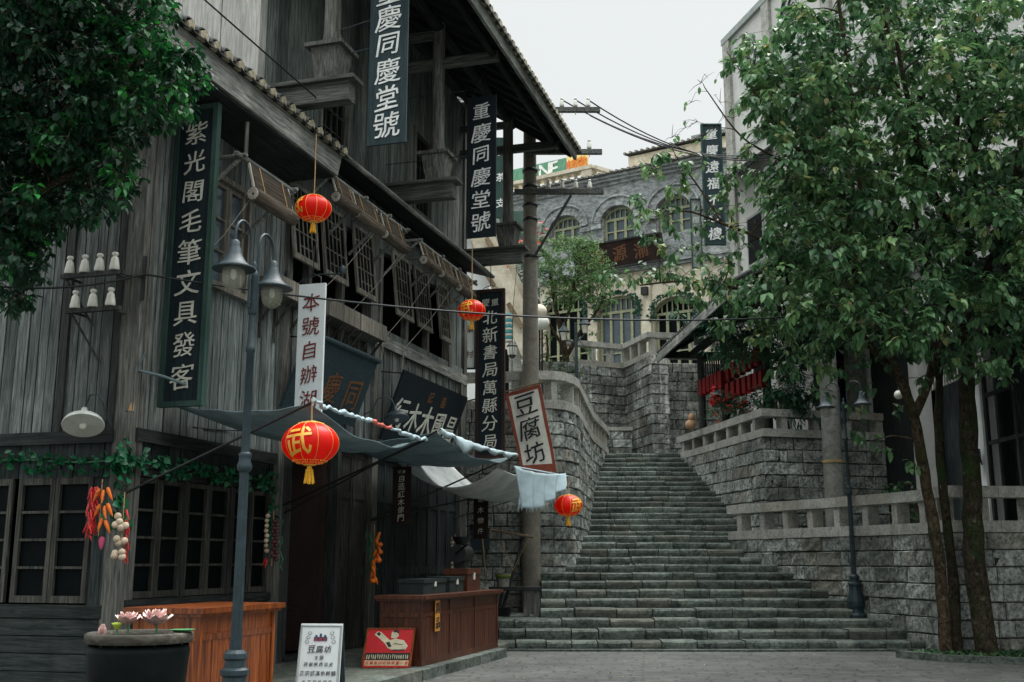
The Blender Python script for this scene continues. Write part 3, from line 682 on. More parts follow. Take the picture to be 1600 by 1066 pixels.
# planter shelves under the windows
def shelf(s0, s1, o0=.05, o1=.36):
    m = MB(HB); m.fb(s0, s1, o1 - .03, o1, 5.44, 5.72); m.fb(s0, s1, o0, o1 - .03, 5.44, 5.47); m.fb(s0, s0 + .03, o0, o1 - .03, 5.47, 5.7); m.fb(s1 - .03, s1, o0, o1 - .03, 5.47, 5.7)
    p = part('window_box', m, 'frame')
    for s in (s0 + .12, (s0 + s1) / 2, s1 - .12):
        b = MB(HB); b.tube([(s, 0, 4.98), (s, -o1 + .04, 5.43)], .022, 6); b.fb(s - .025, s + .025, .03, .06, 4.8, 5.44); b.build('bracket', M['frame_dark'], p)
shelf(13.75, 14.85); shelf(15.35, 16.5, o1=.42); shelf(16.55, 17.65, o1=.42)
# upper storey
m = MB(HB); planks(m, 13.5, 15.6, 8.0, 12.2, 0, .17); planks(m, 16.6, 19.85, 8.0, 12.2, 0, .17); planks(m, 20.75, 23.0, 8.0, 12.2, 0, .17); planks(m, 15.6, 16.6, 8.0, 8.5, 0, .17)
planks(m, 15.6, 16.6, 10.3, 12.2, 0, .17); planks(m, 19.85, 20.75, 8.0, 8.7, 0, .17); planks(m, 19.85, 20.75, 10.4, 12.2, 0, .17); part('plank_wall', m, 'plank')
sash(house, 15.6, 16.6, -.03, 8.5, 10.3, 5, 4, 'frame_dark', bar=.02); sash(house, 19.85, 20.75, -.03, 8.7, 10.4, 5, 4, 'frame_dark', bar=.02)
m = MB(HB)
for a, b, z0_, z1_ in ((15.55, 16.65, 8.5, 10.3), (19.8, 20.8, 8.7, 10.4)):
    m.fb(a - .04, a + .05, -.05, .05, z0_ - .06, z1_ + .06); m.fb(b - .05, b + .04, -.05, .05, z0_ - .06, z1_ + .06); m.fb(a + .05, b - .05, -.05, .048, z0_ - .06, z0_)
part('window_surround', m, 'post')
m = MB(HB); m.fb(13.42, 13.62, -.2, .05, 7.8, 12.3); part('corner_post', m, 'plank_pale')
m = MB(HB); m.fb(22.9, 23.1, -.2, .05, 8.0, 12.3); part('corner_post', m, 'post')
m = MB(HB); planks(m, -5.5, -.2, 7.6, 13.6, axis='o', s_fix=13.5, w=.62); part('plank_wall', m, 'plank_pale', label='pale bleached boards above the lower roof')
m = MB(HB); m.fb(13.5, 23.0, -5.6, -5.5, 7.6, 13.6); m.fb(22.9, 23.0, -5.5, -.2, 7.6, 13.6); part('back_wall', m, 'plank_dark')
# gallery brackets, pedestals and columns
for s in (13.64, 18.15, 22.75):
    m = MB(HB); m.fb(s - .11, s + .11, -.1, 1.5, 8.2, 8.5); b = part('gallery_beam', m, 'beam_out')
    c = MB(HB); c.fb(s - .19, s + .19, .05, 1.60, 8.5, 8.56); c.build('capping_board', M['beam_out'], b)
    m = MB(HB); q = math.sqrt(2)
    m.lathe([(.17 * q, 8.56), (.235 * q, 9.02)], (s, -1.15, 0), 4, rot=math.pi / 4, smooth=False); m.lathe([(.30 * q, 9.02), (.30 * q, 9.08)], (s, -1.15, 0), 4, rot=math.pi / 4, smooth=False); part('pedestal', m, 'post')
    m = MB(HB); m.lathe([(.135, 9.08), (.135, 9.3), (.125, 9.32), (.12, 11.0), (.115, 11.75)], (s, -1.15, 0), 14); part('column', m, 'post')
    m = MB(HB); m.fb(s - .07, s + .07, -.1, 2.35, 10.83, 11.0); m.fb(s - .06, s + .06, -.1, 1.2, 11.45, 11.6); part('tie_beam', m, 'beam_out')
# main roof over the gallery
def roofz(o): return 12.62 - (o) * .66     # underside height against distance out
R0, R1 = 12.6, 23.18
m = MB(HB); 
for i in range(24):
    oa = 2.6 - i * .26; ob = oa - .25
    m.hexa([(R0, -oa, roofz(oa)), (R1, -oa, roofz(oa)), (R1, -ob, roofz(ob)), (R0, -ob, roofz(ob))], [(R0, -oa, roofz(oa) + .04), (R1, -oa, roofz(oa) + .04), (R1, -ob, roofz(ob) + .04), (R0, -ob, roofz(ob) + .04)])
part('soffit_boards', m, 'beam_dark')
s = 12.7; m = MB(HB)
while s < 23.1: m.beam((s, -2.58, roofz(2.58) - .05), (s, 3.4, roofz(-3.4) - .05), .07, .09); s += .62
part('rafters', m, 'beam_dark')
for o_, rr in ((2.25, .075), (1.15, .11), (.1, .10)):
    m = MB(HB); m.tube([(12.5, -o_, roofz(o_) - .1 - rr), (23.1, -o_, roofz(o_) - .1 - rr)], rr, 10); part('purlin', m, 'beam_dark')
m = MB(HB); m.hexa([(R0, -2.66, 10.68), (R1 + .04, -2.66, 10.68), (R1 + .04, -2.6, 10.68), (R0, -2.6, 10.68)], [(R0, -2.68, 10.94), (R1 + .04, -2.68, 10.94), (R1 + .04, -2.6, 10.98), (R0, -2.6, 10.98)]); part('fascia_board', m, 'beam')
m = MB(HB); m.beam((R1 + .02, -2.6, 10.86), (R1 + .02, 3.4, roofz(-3.4) + .02), .05, .28); part('verge_board', m, 'beam_dark')
def tiles(s0, s1, fz, o_eave, o_top, pitch, mat='tile'):
    m = MB(HB); e = MB(HB); pan = MB(HB); s = s0
    sl = (fz(o_top) - fz(o_eave)) / (o_eave - o_top)
    while s < s1:
        nseg = 7; pts = []
        n = max(4, int((o_eave - o_top) / .3))
        for i in range(n):
            oa = o_eave - i * (o_eave - o_top) / n + (.015 if i == 0 else 0); ob = oa - (o_eave - o_top) / n * 1.12
            ja = U(-.012, .012); rr = .118; vs = []
            for o_, dz in ((oa, .085 + U(0, .012)), (ob, .062)):
                for k in range(nseg + 1):
                    an = math.pi * k / nseg; vs.append((s + ja + rr * math.cos(an), -o_, fz(o_) + dz + .085 * math.sin(an)))
                for k in range(nseg, -1, -1):
                    an = math.pi * k / nseg; vs.append((s + ja + (rr - .014) * math.cos(an), -o_, fz(o_) + dz + .085 * math.sin(an) - .016))
            w = 2 * (nseg + 1); fs = [(k, (k + 1) % w, w + (k + 1) % w, w + k) for k in range(w)]
            fs += [(k, w - 1 - k, w - 2 - k, k + 1) for k in range(nseg)]
            m.add(vs, fs, R())
            # pan tile beside it
            vs = []; c2 = s + pitch / 2; rw = pitch / 2 + .02
            for o_, dz in ((oa + (.03 if i == 0 else 0), .05), (ob, .03)):
                for up in (0, .014):
                    for k in range(6):
                        u = -1 + 2 * k / 5; vs.append((c2 + rw * u, -o_, fz(o_) + dz + up - .03 * (1 - u * u)))
            fs = [(k, k + 1, 12 + k + 1, 12 + k) for k in range(5)] + [(6 + k, 18 + k, 18 + k + 1, 6 + k + 1) for k in range(5)] + [(k, 6 + k, 7 + k, k + 1) for k in range(5)]
            pan.add(vs, fs, R())
        e.lathe([(.001, 0), (.045, .0), (.06, .03), (.055, .06), (.001, .075)], (s, -o_eave + .015, fz(o_eave) + .055 + U(-.01, .01)), 7) if False else None
        q = U(.85, 1.1); vs = [(s - .07 * q, -o_eave - .03, fz(o_eave) + .03), (s + .07 * q, -o_eave - .03, fz(o_eave) + .03), (s + .08 * q, -o_eave - .032, fz(o_eave) + .10), (s, -o_eave - .04, fz(o_eave) + .145), (s - .08 * q, -o_eave - .032, fz(o_eave) + .10)]
        e.add(vs + [(x, y + .08, z) for x, y, z in vs], [(4, 3, 2, 1, 0), (0, 1, 6, 5), (1, 2, 7, 6), (2, 3, 8, 7), (3, 4, 9, 8), (4, 0, 5, 9)], R())
        s += pitch
    r = m.build('roof_tiles', M[mat], house); pan.build('pan_tiles', M[mat], r); e.build('tile_ends', M['tile_end'], r)
tiles(12.7, 23.25, lambda o: roofz(o) + .04, 2.72, -3.3, .27)
# lower roof over the left bay
def rz2(o): return 8.07 - (o - .85) * .55 - .12
m = MB(HB); m.hexa([(7.6, -.87, 7.44), (14.55, -.87, 7.44), (14.55, -.82, 7.44), (7.6, -.82, 7.44)], [(7.6, -.87, 7.80), (14.68, -.87, 7.80), (14.68, -.82, 7.80), (7.6, -.82, 7.80)]); part('fascia_board', m, 'beam', label='wide bleached board along the lower eave')
m = MB(HB); m.hexa([(7.6, -.82, 7.80), (14.6, -.82, 7.80), (14.6, 4.8, rz2(-4.8)), (7.6, 4.8, rz2(-4.8))], [(7.6, -.82, 7.86), (14.6, -.82, 7.86), (14.6, 4.8, rz2(-4.8) + .06), (7.6, 4.8, rz2(-4.8) + .06)]); part('roof_boards', m, 'beam_dark')
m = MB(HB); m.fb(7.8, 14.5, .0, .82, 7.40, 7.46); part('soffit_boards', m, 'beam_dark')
m = MB(HB); m.fb(14.5, 14.62, -.1, .82, 7.44, 7.86); part('verge_board', m, 'beam')
tiles(7.8, 14.75, lambda o: 7.82 - (o - .85) * .55, .92, -3.0, .285)
# thin iron rods from the columns to the boards behind the signs
for a_, b_ in (((13.64, -1.2, 9.35), (13.64, -1.75, 9.45)), ((13.64, -1.2, 8.95), (13.64, -1.75, 9.0)), ((18.15, -.1, 10.3), (18.15, -1.75, 10.3)), ((18.15, -.1, 9.0), (18.15, -1.75, 9.0))):
    m = MB(HB); m.tube([a_, b_], .008, 5); part('stay_rod', m, 'iron')
m = MB(HB); m.tube([(10.0, -.95, 8.3), (14.45, -.98, 8.28)], .012, 5); part('gutter_wire', m, 'cable')
# ================================================================ THINGS ON AND BEFORE THE HOUSE
AX, AZ = Vector((0, -1, 0)), Vector((0, 0, 1))      # reading directions of a board standing out from the front (street-front coordinates)
def hang_sign(label, s, o0, o1, z0, z1, text, board, ink, csize, frame=None, cat='shop sign', small=None, hooks='top', pad=.1, group=None, bold=.004, hookz=None, th=.04):
    t, b = fthing('hanging_sign', label, cat, s, (o0 + o1) / 2, z0, group)
    m = MB(b); m.fb(s, s + th, o0, o1, z0, z1); m.build('board', M[board], t)
    if frame:
        m = MB(b); fw = .055
        for a in ((o0 - fw, o0 + .012, z0 - fw, z1 + fw), (o1 - .012, o1 + fw, z0 - fw, z1 + fw)): m.fb(s - .03, s + th + .02, *a)
        m.fb(s - .028, s + th + .018, o0 + .012, o1 - .012, z0 - fw, z0 + .012); m.fb(s - .028, s + th + .018, o0 + .012, o1 - .012, z1 - .012, z1 + fw); m.build('frame', M[frame], t)
    m = MB(b); n = len(text); zt, zb = z1 - pad, z0 + pad; oc = (o0 + o1) / 2
    if small:
        hh = .8 * csize
        for i, ch in enumerate(small): letter(m, ch, (s - .004, -(oc + (i - .5) * csize * .62), zt - hh * .5), AX, AZ, csize * .5, bold)
        zt -= hh
    st = (zt - zb) / n
    for i, ch in enumerate(text): letter(m, ch, (s - .004, -oc, zt - st * (i + .5)), AX, AZ, csize, bold)
    m.build('lettering', M[ink], t)
    zh = hookz if hookz else z1 + .35
    if hooks == 'top':
        m = MB(b); ow = (o1 - o0) * .3
        m.tube([(s + .02, -oc, zh), (s + .02, -oc, z1 + .14), (s + .02, -oc + .04, z1 + .12)], .008, 5)
        m.tube([(s + .02, -oc + ow, z1 - .01), (s + .02, -oc + ow, z1 + .09), (s + .02, -oc, z1 + .15), (s + .02, -oc - ow, z1 + .09), (s + .02, -oc - ow, z1 - .01)], .008, 5); m.build('hook', M['black_iron'], t)
    elif hooks == 'rope':
        m = MB(b)
        for o_ in (o0 + .1, o1 - .1): m.tube([(s + .02, -o_, z1), (s + .05, -(oc), zh)], .006, 5)
        m.build('hanger', M['black_iron'], t)
    return t
hang_sign('long green framed sign of a brush and stationery shop at the house corner', 11.45, .13, .64, 3.50, 7.30, '紫光閣毛筆文具發客', 'sign_green', 'letter', .335, 'sign_frame', hooks='rope', hookz=7.45, pad=.12, small=None)
hang_sign('large slate blade sign hung from the nearest gallery column', 13.64, 1.76, 2.36, 7.48, 10.15, '重慶同慶堂號', 'sign_slate', 'letter_white', .40, hooks='rope', hookz=11.1, pad=.08, bold=.006)
hang_sign('dark navy blade sign hung near the last gallery column', 18.15, 1.73, 2.30, 7.40, 10.15, '重慶同慶堂號', 'sign_navy', 'letter_white', .37, hooks='rope', hookz=10.6, pad=.08, bold=.006)
ws = hang_sign('white board with brown brush characters behind the lamp post', 13.2, 1.0, 1.40, 3.15, 5.36, '本號自辦湖廣', 'white_board', 'letter_red', .27, hooks='top', pad=.09, hookz=5.9)
hang_sign('tall black framed sign of the bookshop branch beside the concrete pole', 21.5, .87, 1.40, 3.75, 7.24, '北新書局萬縣分局', 'sign_navy', 'letter', .34, 'sign_brown', small='慶重', pad=.1, hookz=8.2)
hang_sign('small dark brown sign hanging under the awning before the plank shutters', 17.5, .66, .99, 2.22, 3.2, '自造紅木傢門', 'sign_brown', 'letter', .125, small='記義', pad=.04, hookz=3.45, th=.03)
hang_sign('small dark brown sign hanging by the stone wall at the house end', 21.5, .79, 1.10, 2.05, 3.0, '硬木物件', 'sign_brown', 'letter', .13, pad=.05, hookz=3.3, th=.03)

def lean_board(label, s0, s1, z0, z1, oa, ob, text, ink, small, board, csize, roll=False):
    t, b = fthing('signboard', label, 'shop sign', (s0 + s1) / 2, oa, z0)
    v = Vector((0, -(ob - oa), z1 - z0)); L = v.length; v.normalize(); n = Vector((1, 0, 0)).cross(v)
    m = MB(b); A = [Vector((s0, -oa, z0)), Vector((s1, -oa, z0)), Vector((s1, -oa, z0)) + v * L, Vector((s0, -oa, z0)) + v * L]
    m.hexa([p - n * .045 for p in A], A); m.build('board', M[board], t)
    if roll:
        m = MB(b); m.tube([A[3] + Vector((-.02, 0, .02)), A[2] + Vector((.02, 0, .02))], .05, 8); m.build('top_roll', M[board], t)
    m = MB(b); k = len(text)
    for i, ch in enumerate(text):
        letter(m, ch, A[0] + Vector(((s1 - s0) * (i + .62) / (k + .25), 0, 0)) + v * (L * .42), Vector((1, 0, 0)), v, csize, .008)
    m.build('lettering', M[ink], t)
    if small:
        m = MB(b)
        for i, ch in enumerate(small): letter(m, ch, A[0] + Vector(((s1 - s0) * (.45 + .2 * i), 0, 0)) + v * (L * .78), Vector((1, 0, 0)), v, csize * .4, .01)
        m.build('small_lettering', M['letter_gold'], t)
    m = MB(b)
    for s in (s0 + .3, s1 - .3): m.tube([(s, 0, z1 + .05), (s, -ob, z1 - .02)], .012, 5)
    m.build('stay', M['black_iron'], t)
lean_board('slate signboard with faint bronze characters leaning out over the doorway', 14.45, 17.0, 3.85, 4.95, .12, .55, '堂慶同', 'letter_gold', None, 'sign_slate', .58, True)
lean_board('black timber dealer signboard with white characters above the plank shutters', 18.1, 21.65, 3.75, 5.0, .15, .6, '行木木國昌', 'letter', '記義', 'sign_navy', .62)

# bamboo blinds, each on its rod
def blind(s0, s1, zr, o, drop, rr, label):
    t, b = fthing('bamboo_blind', label, 'blind', (s0 + s1) / 2, o, zr - drop, 'rolled bamboo blinds under the eave')
    zb = zr - drop; ob = o + .10
    m = MB(b); cols = int((drop) / .022)
    for i in range(cols):
        u = i / cols; z = zr - u * drop; o_ = o + u * (ob - o) + .03 * math.sin(u * math.pi)
        m.fb(s0 + .04, s1 - .04, o_ - .006, o_ + .006 + U(0, .003), z - .019, z - .001)
    m.build('slat_sheet', M['bamboo'], t)
    m = MB(b)
    for x0, x1 in ((s0, s0 + .04), (s1 - .04, s1)): m = MB(b); m.hexa([(x0, -ob + .012, zb), (x1, -ob + .012, zb), (x1, -ob - .012, zb), (x0, -ob - .012, zb)], [(x0, -o + .01, zr), (x1, -o + .01, zr), (x1, -o - .014, zr), (x0, -o - .014, zr)]); m.build('edging', M['bamboo_edge'], t)
    m = MB(b); n = 14; rings = []
    m.tube([(s0 - .01, -ob, zb - rr * .7), (s1 + .01, -ob, zb - rr * .7)], rr, n); m.build('roll', M['bamboo'], t)
    for xs in (s0 - .014, s1 + .014):
        m = MB(b)
        pts = [(xs, -ob + (rr - .016 - q * rr * .016) * math.cos(q * .7), zb - rr * .7 + (rr - .016 - q * rr * .016) * math.sin(q * .7)) for q in range(40)]
        m.tube(pts, rr * .10, 4); m.build('rolled_edge', M['bamboo_edge'], t)
    m = MB(b)
    for s in (s0 + (s1 - s0) * .22, s0 + (s1 - s0) * .78): m.tube([(s, -o - .03, zr), (s, -ob - .04, zb), (s, -ob - rr, zb - rr * .8), (s, -ob, zb - rr * 1.7)], .008, 4)
    m.build('cord', M['rope'], t)
blind(12.05, 13.15, 6.76, .79, .38, .10, 'wide rolled bamboo blind over the window behind the lamp heads')
for i, (a, b_, w_) in enumerate(((14.6, 15.3, 'first from the left'), (15.35, 16.35, 'second from the left'), (16.5, 17.45, 'third from the left'), (18.35, 19.1, 'fourth from the left'), (19.3, 20.1, 'fifth from the left'), (20.35, 21.2, 'sixth and last, at the house end'))):
    blind(a, b_, 7.48, .73, .30 + .02 * (i % 3), .095, 'rolled bamboo blind under the long eave, ' + w_)
# pull cords from the blinds down to the rail
for i, (s, e) in enumerate(((16.2, 15.2), (17.4, 16.5), (19.0, 18.2), (20.1, 19.2), (12.1, 11.95))):
    t, b = fthing('pull_cord', 'slack pale cord from blind to rail, number %s from the left' % ['second', 'third', 'fourth', 'last', 'first'][i], 'cord', e, .1, 5.4)
    zt = 7.1 if i < 4 else 6.3; zb = 5.6 if i < 4 else 5.35
    m = MB(b); m.tube([(s, -.85, zt), ((s + e) / 2, -.5, (zt + zb) / 2 - .05), (e, -.1, zb)], .005, 5); m.tube([(e, -.1, zb), (e + .03, -.11, zb - .2), (e - .03, -.1, zb - .38), (e, -.1, zb - .1)], .006, 5); m.build('cord', M['bamboo_edge'], t)

# red lanterns
def lantern(p, r, label, hang, turn=0.0, mark='武'):
    t = thing('red_lantern', label, 'lantern', p, turn, 'round red silk lanterns')
    sz = .76; n = 10; prof = []
    for i in range(13):
        a = math.pi * (i / 12) * .9 + math.pi * .05; prof.append((r * math.sin(a), -r * sz * math.cos(a)))
    m = MB(); m.lathe(prof, (0, 0, 0), 40); b = m.build('silk_body', M['silk'], t)
    for v in b.data.vertices:      # gores: pulled in slightly at the ribs
        a = math.atan2(v.co.y, v.co.x); k = 1 - .022 * (abs(math.cos(a * n / 2)) ** 8); v.co.x *= k; v.co.y *= k
    m = MB()
    for k in range(n):
        a = 2 * math.pi * (k + .5) / n; m.tube([(q * .995 * math.cos(a), q * .995 * math.sin(a), z) for q, z in prof], .0035, 4)
    m.build('ribs', M['gold'], t)
    m = MB()
    for sg in (1, -1):
        zc = sg * r * sz; m.lathe([(r * .22, zc * .93 - .012), (r * .24, zc * .93 + .012), (r * .20, zc * 1.02)] if sg > 0 else [(r * .20, zc * 1.02), (r * .24, zc * .93 - .012), (r * .22, zc * .93 + .012)], (0, 0, 0), 16)
    m.build('collars', M['gold'], t)
    m = MB()                           # gold scallops round the shoulder and the base
    for sg in (1, -1):
        for k in range(20):
            a = 2 * math.pi * k / 20; q = 1.004; c0 = .30 if sg > 0 else .34
            for (da, pa) in ((0, c0), (.09, c0 + .16), (-.09, c0 + .16), (.157, c0 + .04), (-.157, c0 + .04)):
                th = pa * (1.0 if sg > 0 else 1.25); x = r * q * math.sin(th); z = sg * r * sz * q * math.cos(th)
                m.ball((x * math.cos(a + da), x * math.sin(a + da), z), r * .028, 4)
    m.build('scallops', M['gold'], t)
    m = MB(); zt = -r * sz * 1.02
    m.lathe([(r * .05, zt), (r * .09, zt - .01), (r * .09, zt - r * .12), (r * .06, zt - r * .15)], (0, 0, 0), 10)
    for k in range(16):
        a = 2 * math.pi * k / 16; q = r * (.13 + .03 * (k % 2)); m.tube([(q * .6 * math.cos(a), q * .6 * math.sin(a), zt - r * .13), (q * math.cos(a), q * math.sin(a), zt - r * .62 + U(-.01, .01))], r * .03, 4)
    m.build('tassel', M['tassel'], t)
    m = MB(); m.tube([(0, 0, r * sz * .9), (0, 0, r * sz + hang)], .006, 5); m.tube([(.012, 0, r * sz * .9), (.0, 0, r * sz + hang)], .005, 4); m.build('hanging_cord', M['rope'], t)
    m = MB()                           # the character, wrapped on the silk
    import bmesh
    vs, fs = glyph(mark, .012); S = r * 1.05; out = []; bm = bmesh.new(); bvs = [bm.verts.new(v) for v in vs]
    for f in fs:
        try: bm.faces.new([bvs[i] for i in f])
        except ValueError: pass
    for q in range(-9, 10):
        for nn_ in ((1, 0, 0), (0, 1, 0)): bmesh.ops.bisect_plane(bm, geom=bm.verts[:] + bm.edges[:] + bm.faces[:], plane_co=Vector(nn_) * q * .055, plane_no=nn_)
    bm.verts.index_update(); vs = [v.co.copy() for v in bm.verts]; fs = [tuple(v.index for v in f.verts) for f in bm.faces]; bm.free()
    for v in vs:
        x, y = v.x, v.y; y += .12 * x; an = -.08 + x * S / r; z = y * S; k = math.sqrt(max(.05, 1 - (z / (r * sz)) ** 2)) * r
        k += .007 + (v.z + .02) * .05; out.append((k * math.sin(an), -k * math.cos(an), z))
    m.add(out, fs, .5); m.build('character', M['gold'], t)
    return t
lantern(atY(490, 326, 13.6), .235, 'round red lantern hanging from the end of the lower eave', .85, -.9)
lantern(atY(737, 485, 18.5), .24, 'round red lantern before the black bookshop sign', 1.1, -.3)
lantern(atY(485, 693, 12.0), .315, 'largest red lantern with a gold character, hung from the first awning pole', .27, -.18)
lantern(atY(888, 790, 18.5), .24, 'round red lantern at the tip of the white cloth, before the stone steps', .3, .75)

# awnings of canvas on iron poles
def pole(mb, p, q, r=.016): mb.tube([p, q], r, 7)
def sheet(mb, c00, c10, c11, c01, sag, nu=24, nv=14, th=.012, wave=.02):
    c = [Vector(a) for a in (c00, c10, c11, c01)]; ph = U(0, 6)
    def fn(u, v):
        p = c[0].lerp(c[1], u).lerp(c[3].lerp(c[2], u), v)
        return p + Vector((0, 0, -sag * (4 * u * (1 - u)) * (.45 + .55 * v) - sag * .35 * 4 * v * (1 - v) + wave * math.sin(u * 17 + v * 4 + ph) * v + .5 * wave * math.sin(v * 23 + u * 9)))
    mb.grid(fn, nu, nv, .5)
def solid(o, th=.012):
    md = o.modifiers.new('thickness', 'SOLIDIFY'); md.thickness = th; md.offset = 0
def hem(mb, p, q, r, sag, seed, wob=.02, n=26):
    rs = random.Random(seed); P, Q = Vector(p), Vector(q); pts = []; rr = []
    for i in range(n + 1):
        u = i / n; pts.append(P.lerp(Q, u) + Vector((0, rs.uniform(-wob, wob), -sag * 4 * u * (1 - u) + rs.uniform(-wob, wob)))); rr.append(r * rs.uniform(.6, 1.35))
    mb.tube(pts, rr, 7)
# first awning
t, b = fthing('canvas_awning', 'blue-grey canvas awning with a rolled red and blue edge over the first counter', 'awning', 12.5, 1.2, 3.3)
A1, A2, A3 = (11.3, -.25, 3.56), (11.05, -2.3, 3.36), (14.45, -2.4, 3.31)
m = MB(b); sheet(m, (11.6, -.15, 3.50), (16.3, -.25, 3.42), (14.45, -2.4, 3.31), (11.05, -2.35, 3.36), .26); o = m.build('canvas', M['canvas'], t); solid(o)
m = MB(b); hem(m, (11.05, -2.36, 3.38), (12.6, -2.4, 3.33), .026, .02, 1); m.build('rolled_hem', M['canvas_light'], t)
m = MB(b); hem(m, (12.62, -2.4, 3.33), (13.2, -2.41, 3.31), .026, .0, 2, n=8); m.build('rolled_hem', M['banner_red'], t, 'red stretch of rolled cloth') if False else m.build('rolled_hem', m_plain("faded_red_cloth", (.50, .12, .09), .9), t, 'red stretch of rolled cloth')
m = MB(b); hem(m, (13.22, -2.41, 3.31), (14.5, -2.42, 3.30), .026, .02, 3, n=14); m.build('rolled_hem', M['canvas_light'], t)
for p, q in (((10.95, -.06, 2.38), (11.05, -2.36, 3.36)), ((14.72, -.06, 2.41), (14.5, -2.42, 3.30))):
    m = MB(b); pole(m, p, q); m.build('awning_pole', M['black_iron'], t)
m = MB(b); m.tube([(11.05, .02, 3.86), (11.2, -.3, 3.78), (11.35, -.5, 3.7)], .018, 7); m.tube([(11.05, -.02, 3.86), (11.05, -.12, 4.05)], .015, 6); m.build('canvas_end', M['canvas'], t)
m = MB(b); m.tube([(11.05, 0, 3.84), (11.04, -.01, 3.55), (11.03, 0, 3.35)], [.01, .02, .035], 6); m.build('rope_tail', M['rope'], t)
# second awning
t, b = fthing('canvas_awning', 'dark canvas awning with a white ruffled front edge above the second counter', 'awning', 17, 1.2, 3.5)
m = MB(b); sheet(m, (15.9, -.3, 3.5), (19.6, -.35, 3.45), (19.07, -2.4, 3.48), (14.99, -2.4, 3.48), .24); o = m.build('canvas', M['canvas'], t); solid(o)
m = MB(b)
def ruf(u, v):
    p = Vector((15.05, -2.42, 3.50)).lerp(Vector((19.1, -2.42, 3.50)), u); dr = .05 + .13 * math.exp(-((u - .28) / .09) ** 2) + .03 * math.sin(u * 31)
    return p + Vector((0, -.03 * math.sin(v * 3.1) - .015 * math.sin(u * 60), .03 - v * (dr + .03) - .06 * 4 * u * (1 - u)))
m.grid(ruf, 60, 5, .5); o = m.build('ruffled_edge', M['canvas_light'], t); solid(o, .01)
for p, q in (((14.75, -.08, 2.30), (14.99, -2.40, 3.48)), ((17.9, -.06, 2.30), (19.07, -2.42, 3.5))):
    m = MB(b); pole(m, p, q); m.build('awning_pole', M['black_iron'], t)
# third awning: pale sheet slung low
t, b = fthing('canvas_awning', 'pale canvas sheet slung low between the plank shutters and the stone wall', 'awning', 20, 1.2, 3.2)
m = MB(b); c = [Vector(p) for p in ((18.1, -.30, 3.52), (21.4, -.30, 3.58), (22.7, -2.5, 3.37), (18.6, -2.2, 3.22))]
def slung(u, v):
    p = c[0].lerp(c[1], u).lerp(c[3].lerp(c[2], u), v); return p + Vector((0, 0, -.62 * 4 * v * (1 - v) * (.75 + .25 * u) - .10 * 4 * u * (1 - u) + .012 * math.sin(u * 20 + v * 7)))
m.grid(slung, 26, 16, .5); o = m.build('canvas', M['canvas_pale'], t); solid(o)
for p, q in (((18.0, -.06, 2.30), (22.7, -2.5, 3.36)), ((22.3, -.06, 2.50), (22.9, -1.3, 2.92))):
    m = MB(b); pole(m, p, q); m.build('awning_pole', M['black_iron'], t)
# white cloth with fringe thrown over the pole tip
t, b = fthing('fringed_cloth', 'pale blue fringed cloth hung over the awning tip beside the right lantern', 'cloth', 21.8, 2.45, 2.8)
m = MB(b)
P0, P1 = atY(803, 731, 17.9), atY(881, 742, 18.4)
RFi = Matrix.Rotation(-FROT, 3, 'Z')
def tf(p): return RFi @ Vector(p)          # world point to street-front coordinates
OFF = F(0, 0, 0)
def wf(p):                                 # world -> (s, -o, z) coordinates
    p = Vector(p); return Vector((p.dot(D), -(p.dot(N) - NF), p.z))
P0f, P1f = wf(P0), wf(P1)
def drape(u, v):
    p = P0f.lerp(P1f, u); p.z -= .05 * 4 * u * (1 - u)
    ln = .60 - .30 * u ** 2 + .05 * math.sin(u * 5); fold = .055 * math.sin(u * 26 + v * 1.5) * (.3 + v)
    return p + Vector((fold * .3, -.02 - fold, .02 - v * ln)) + Vector(((.10 - .25 * u) * v, 0, 0))
m.grid(drape, 44, 12, .5); o = m.build('cloth', M['canvas_light'], t); solid(o, .008)
m = MB(b)
for i in range(34):
    u = (i + .5) / 34; q = drape(u, 1.0); m.add([q + Vector((-.018, 0, .01)), q + Vector((.018, 0, .01)), q + Vector((U(-.01, .01), 0, -U(.05, .08)))], [(0, 1, 2)], .5)
m.build('fringe', M['canvas_light'], t)
m = MB(b); m.tube([wf(atY(803, 729, 17.95)), wf(atY(886, 744, 18.45))], .014, 6); m.build('rope', M['canvas_light'], t)

# tofu shop banner on a bamboo pole
t, b = fthing('shop_banner', 'white banner with red-brown border and black characters on a bamboo pole', 'banner', 22.5, 0, 4.9)
q0, q1, q2, q3 = Vector((21.9, -1.33, 5.09)), Vector((21.9, -2.13, 5.26)), Vector((21.9, -2.46, 3.44)), Vector((21.9, -1.71, 3.42))
def bn(u, v, d=0.0): return q0.lerp(q1, u).lerp(q3.lerp(q2, u), v) + Vector((d + .03 * math.sin(u * 5 + v * 4) + .015 * math.sin(v * 11), 0, 0))
m = MB(b); m.grid(bn, 16, 24, .5); o = m.build('cloth', M['banner'], t); solid(o, .006)
m = MB(b)
for (u0, u1, v0, v1, nu, nv) in ((0, .09, 0, 1, 2, 24), (.91, 1, 0, 1, 2, 24), (0, 1, 0, .045, 16, 2), (0, 1, .92, 1, 16, 2)):
    for d in (-.006, .006): m.grid(lambda u, v: bn(u0 + (u1 - u0) * u, v0 + (v1 - v0) * v, d), nu, nv, .5)
for i in range(6):
    u0, u1 = i / 6 + .01, (i + 1) / 6 - .02; m.grid(lambda u, v: bn(u0 + (u1 - u0) * u + .03 * v, 1 + .11 * v * (1 if i % 2 else .8), -.004), 2, 3, .5)
m.build('border', M['banner_red'], t)
m = MB(b); ux = (q1 - q0).normalized(); uy = (q0 - q3).normalized()
for i, ch in enumerate('豆腐坊'): letter(m, ch, bn(.5, .20 + .29 * i) + Vector((-.05, 0, 0)), ux, uy, .50, .008)
m.build('lettering', M['letter_black'], t)
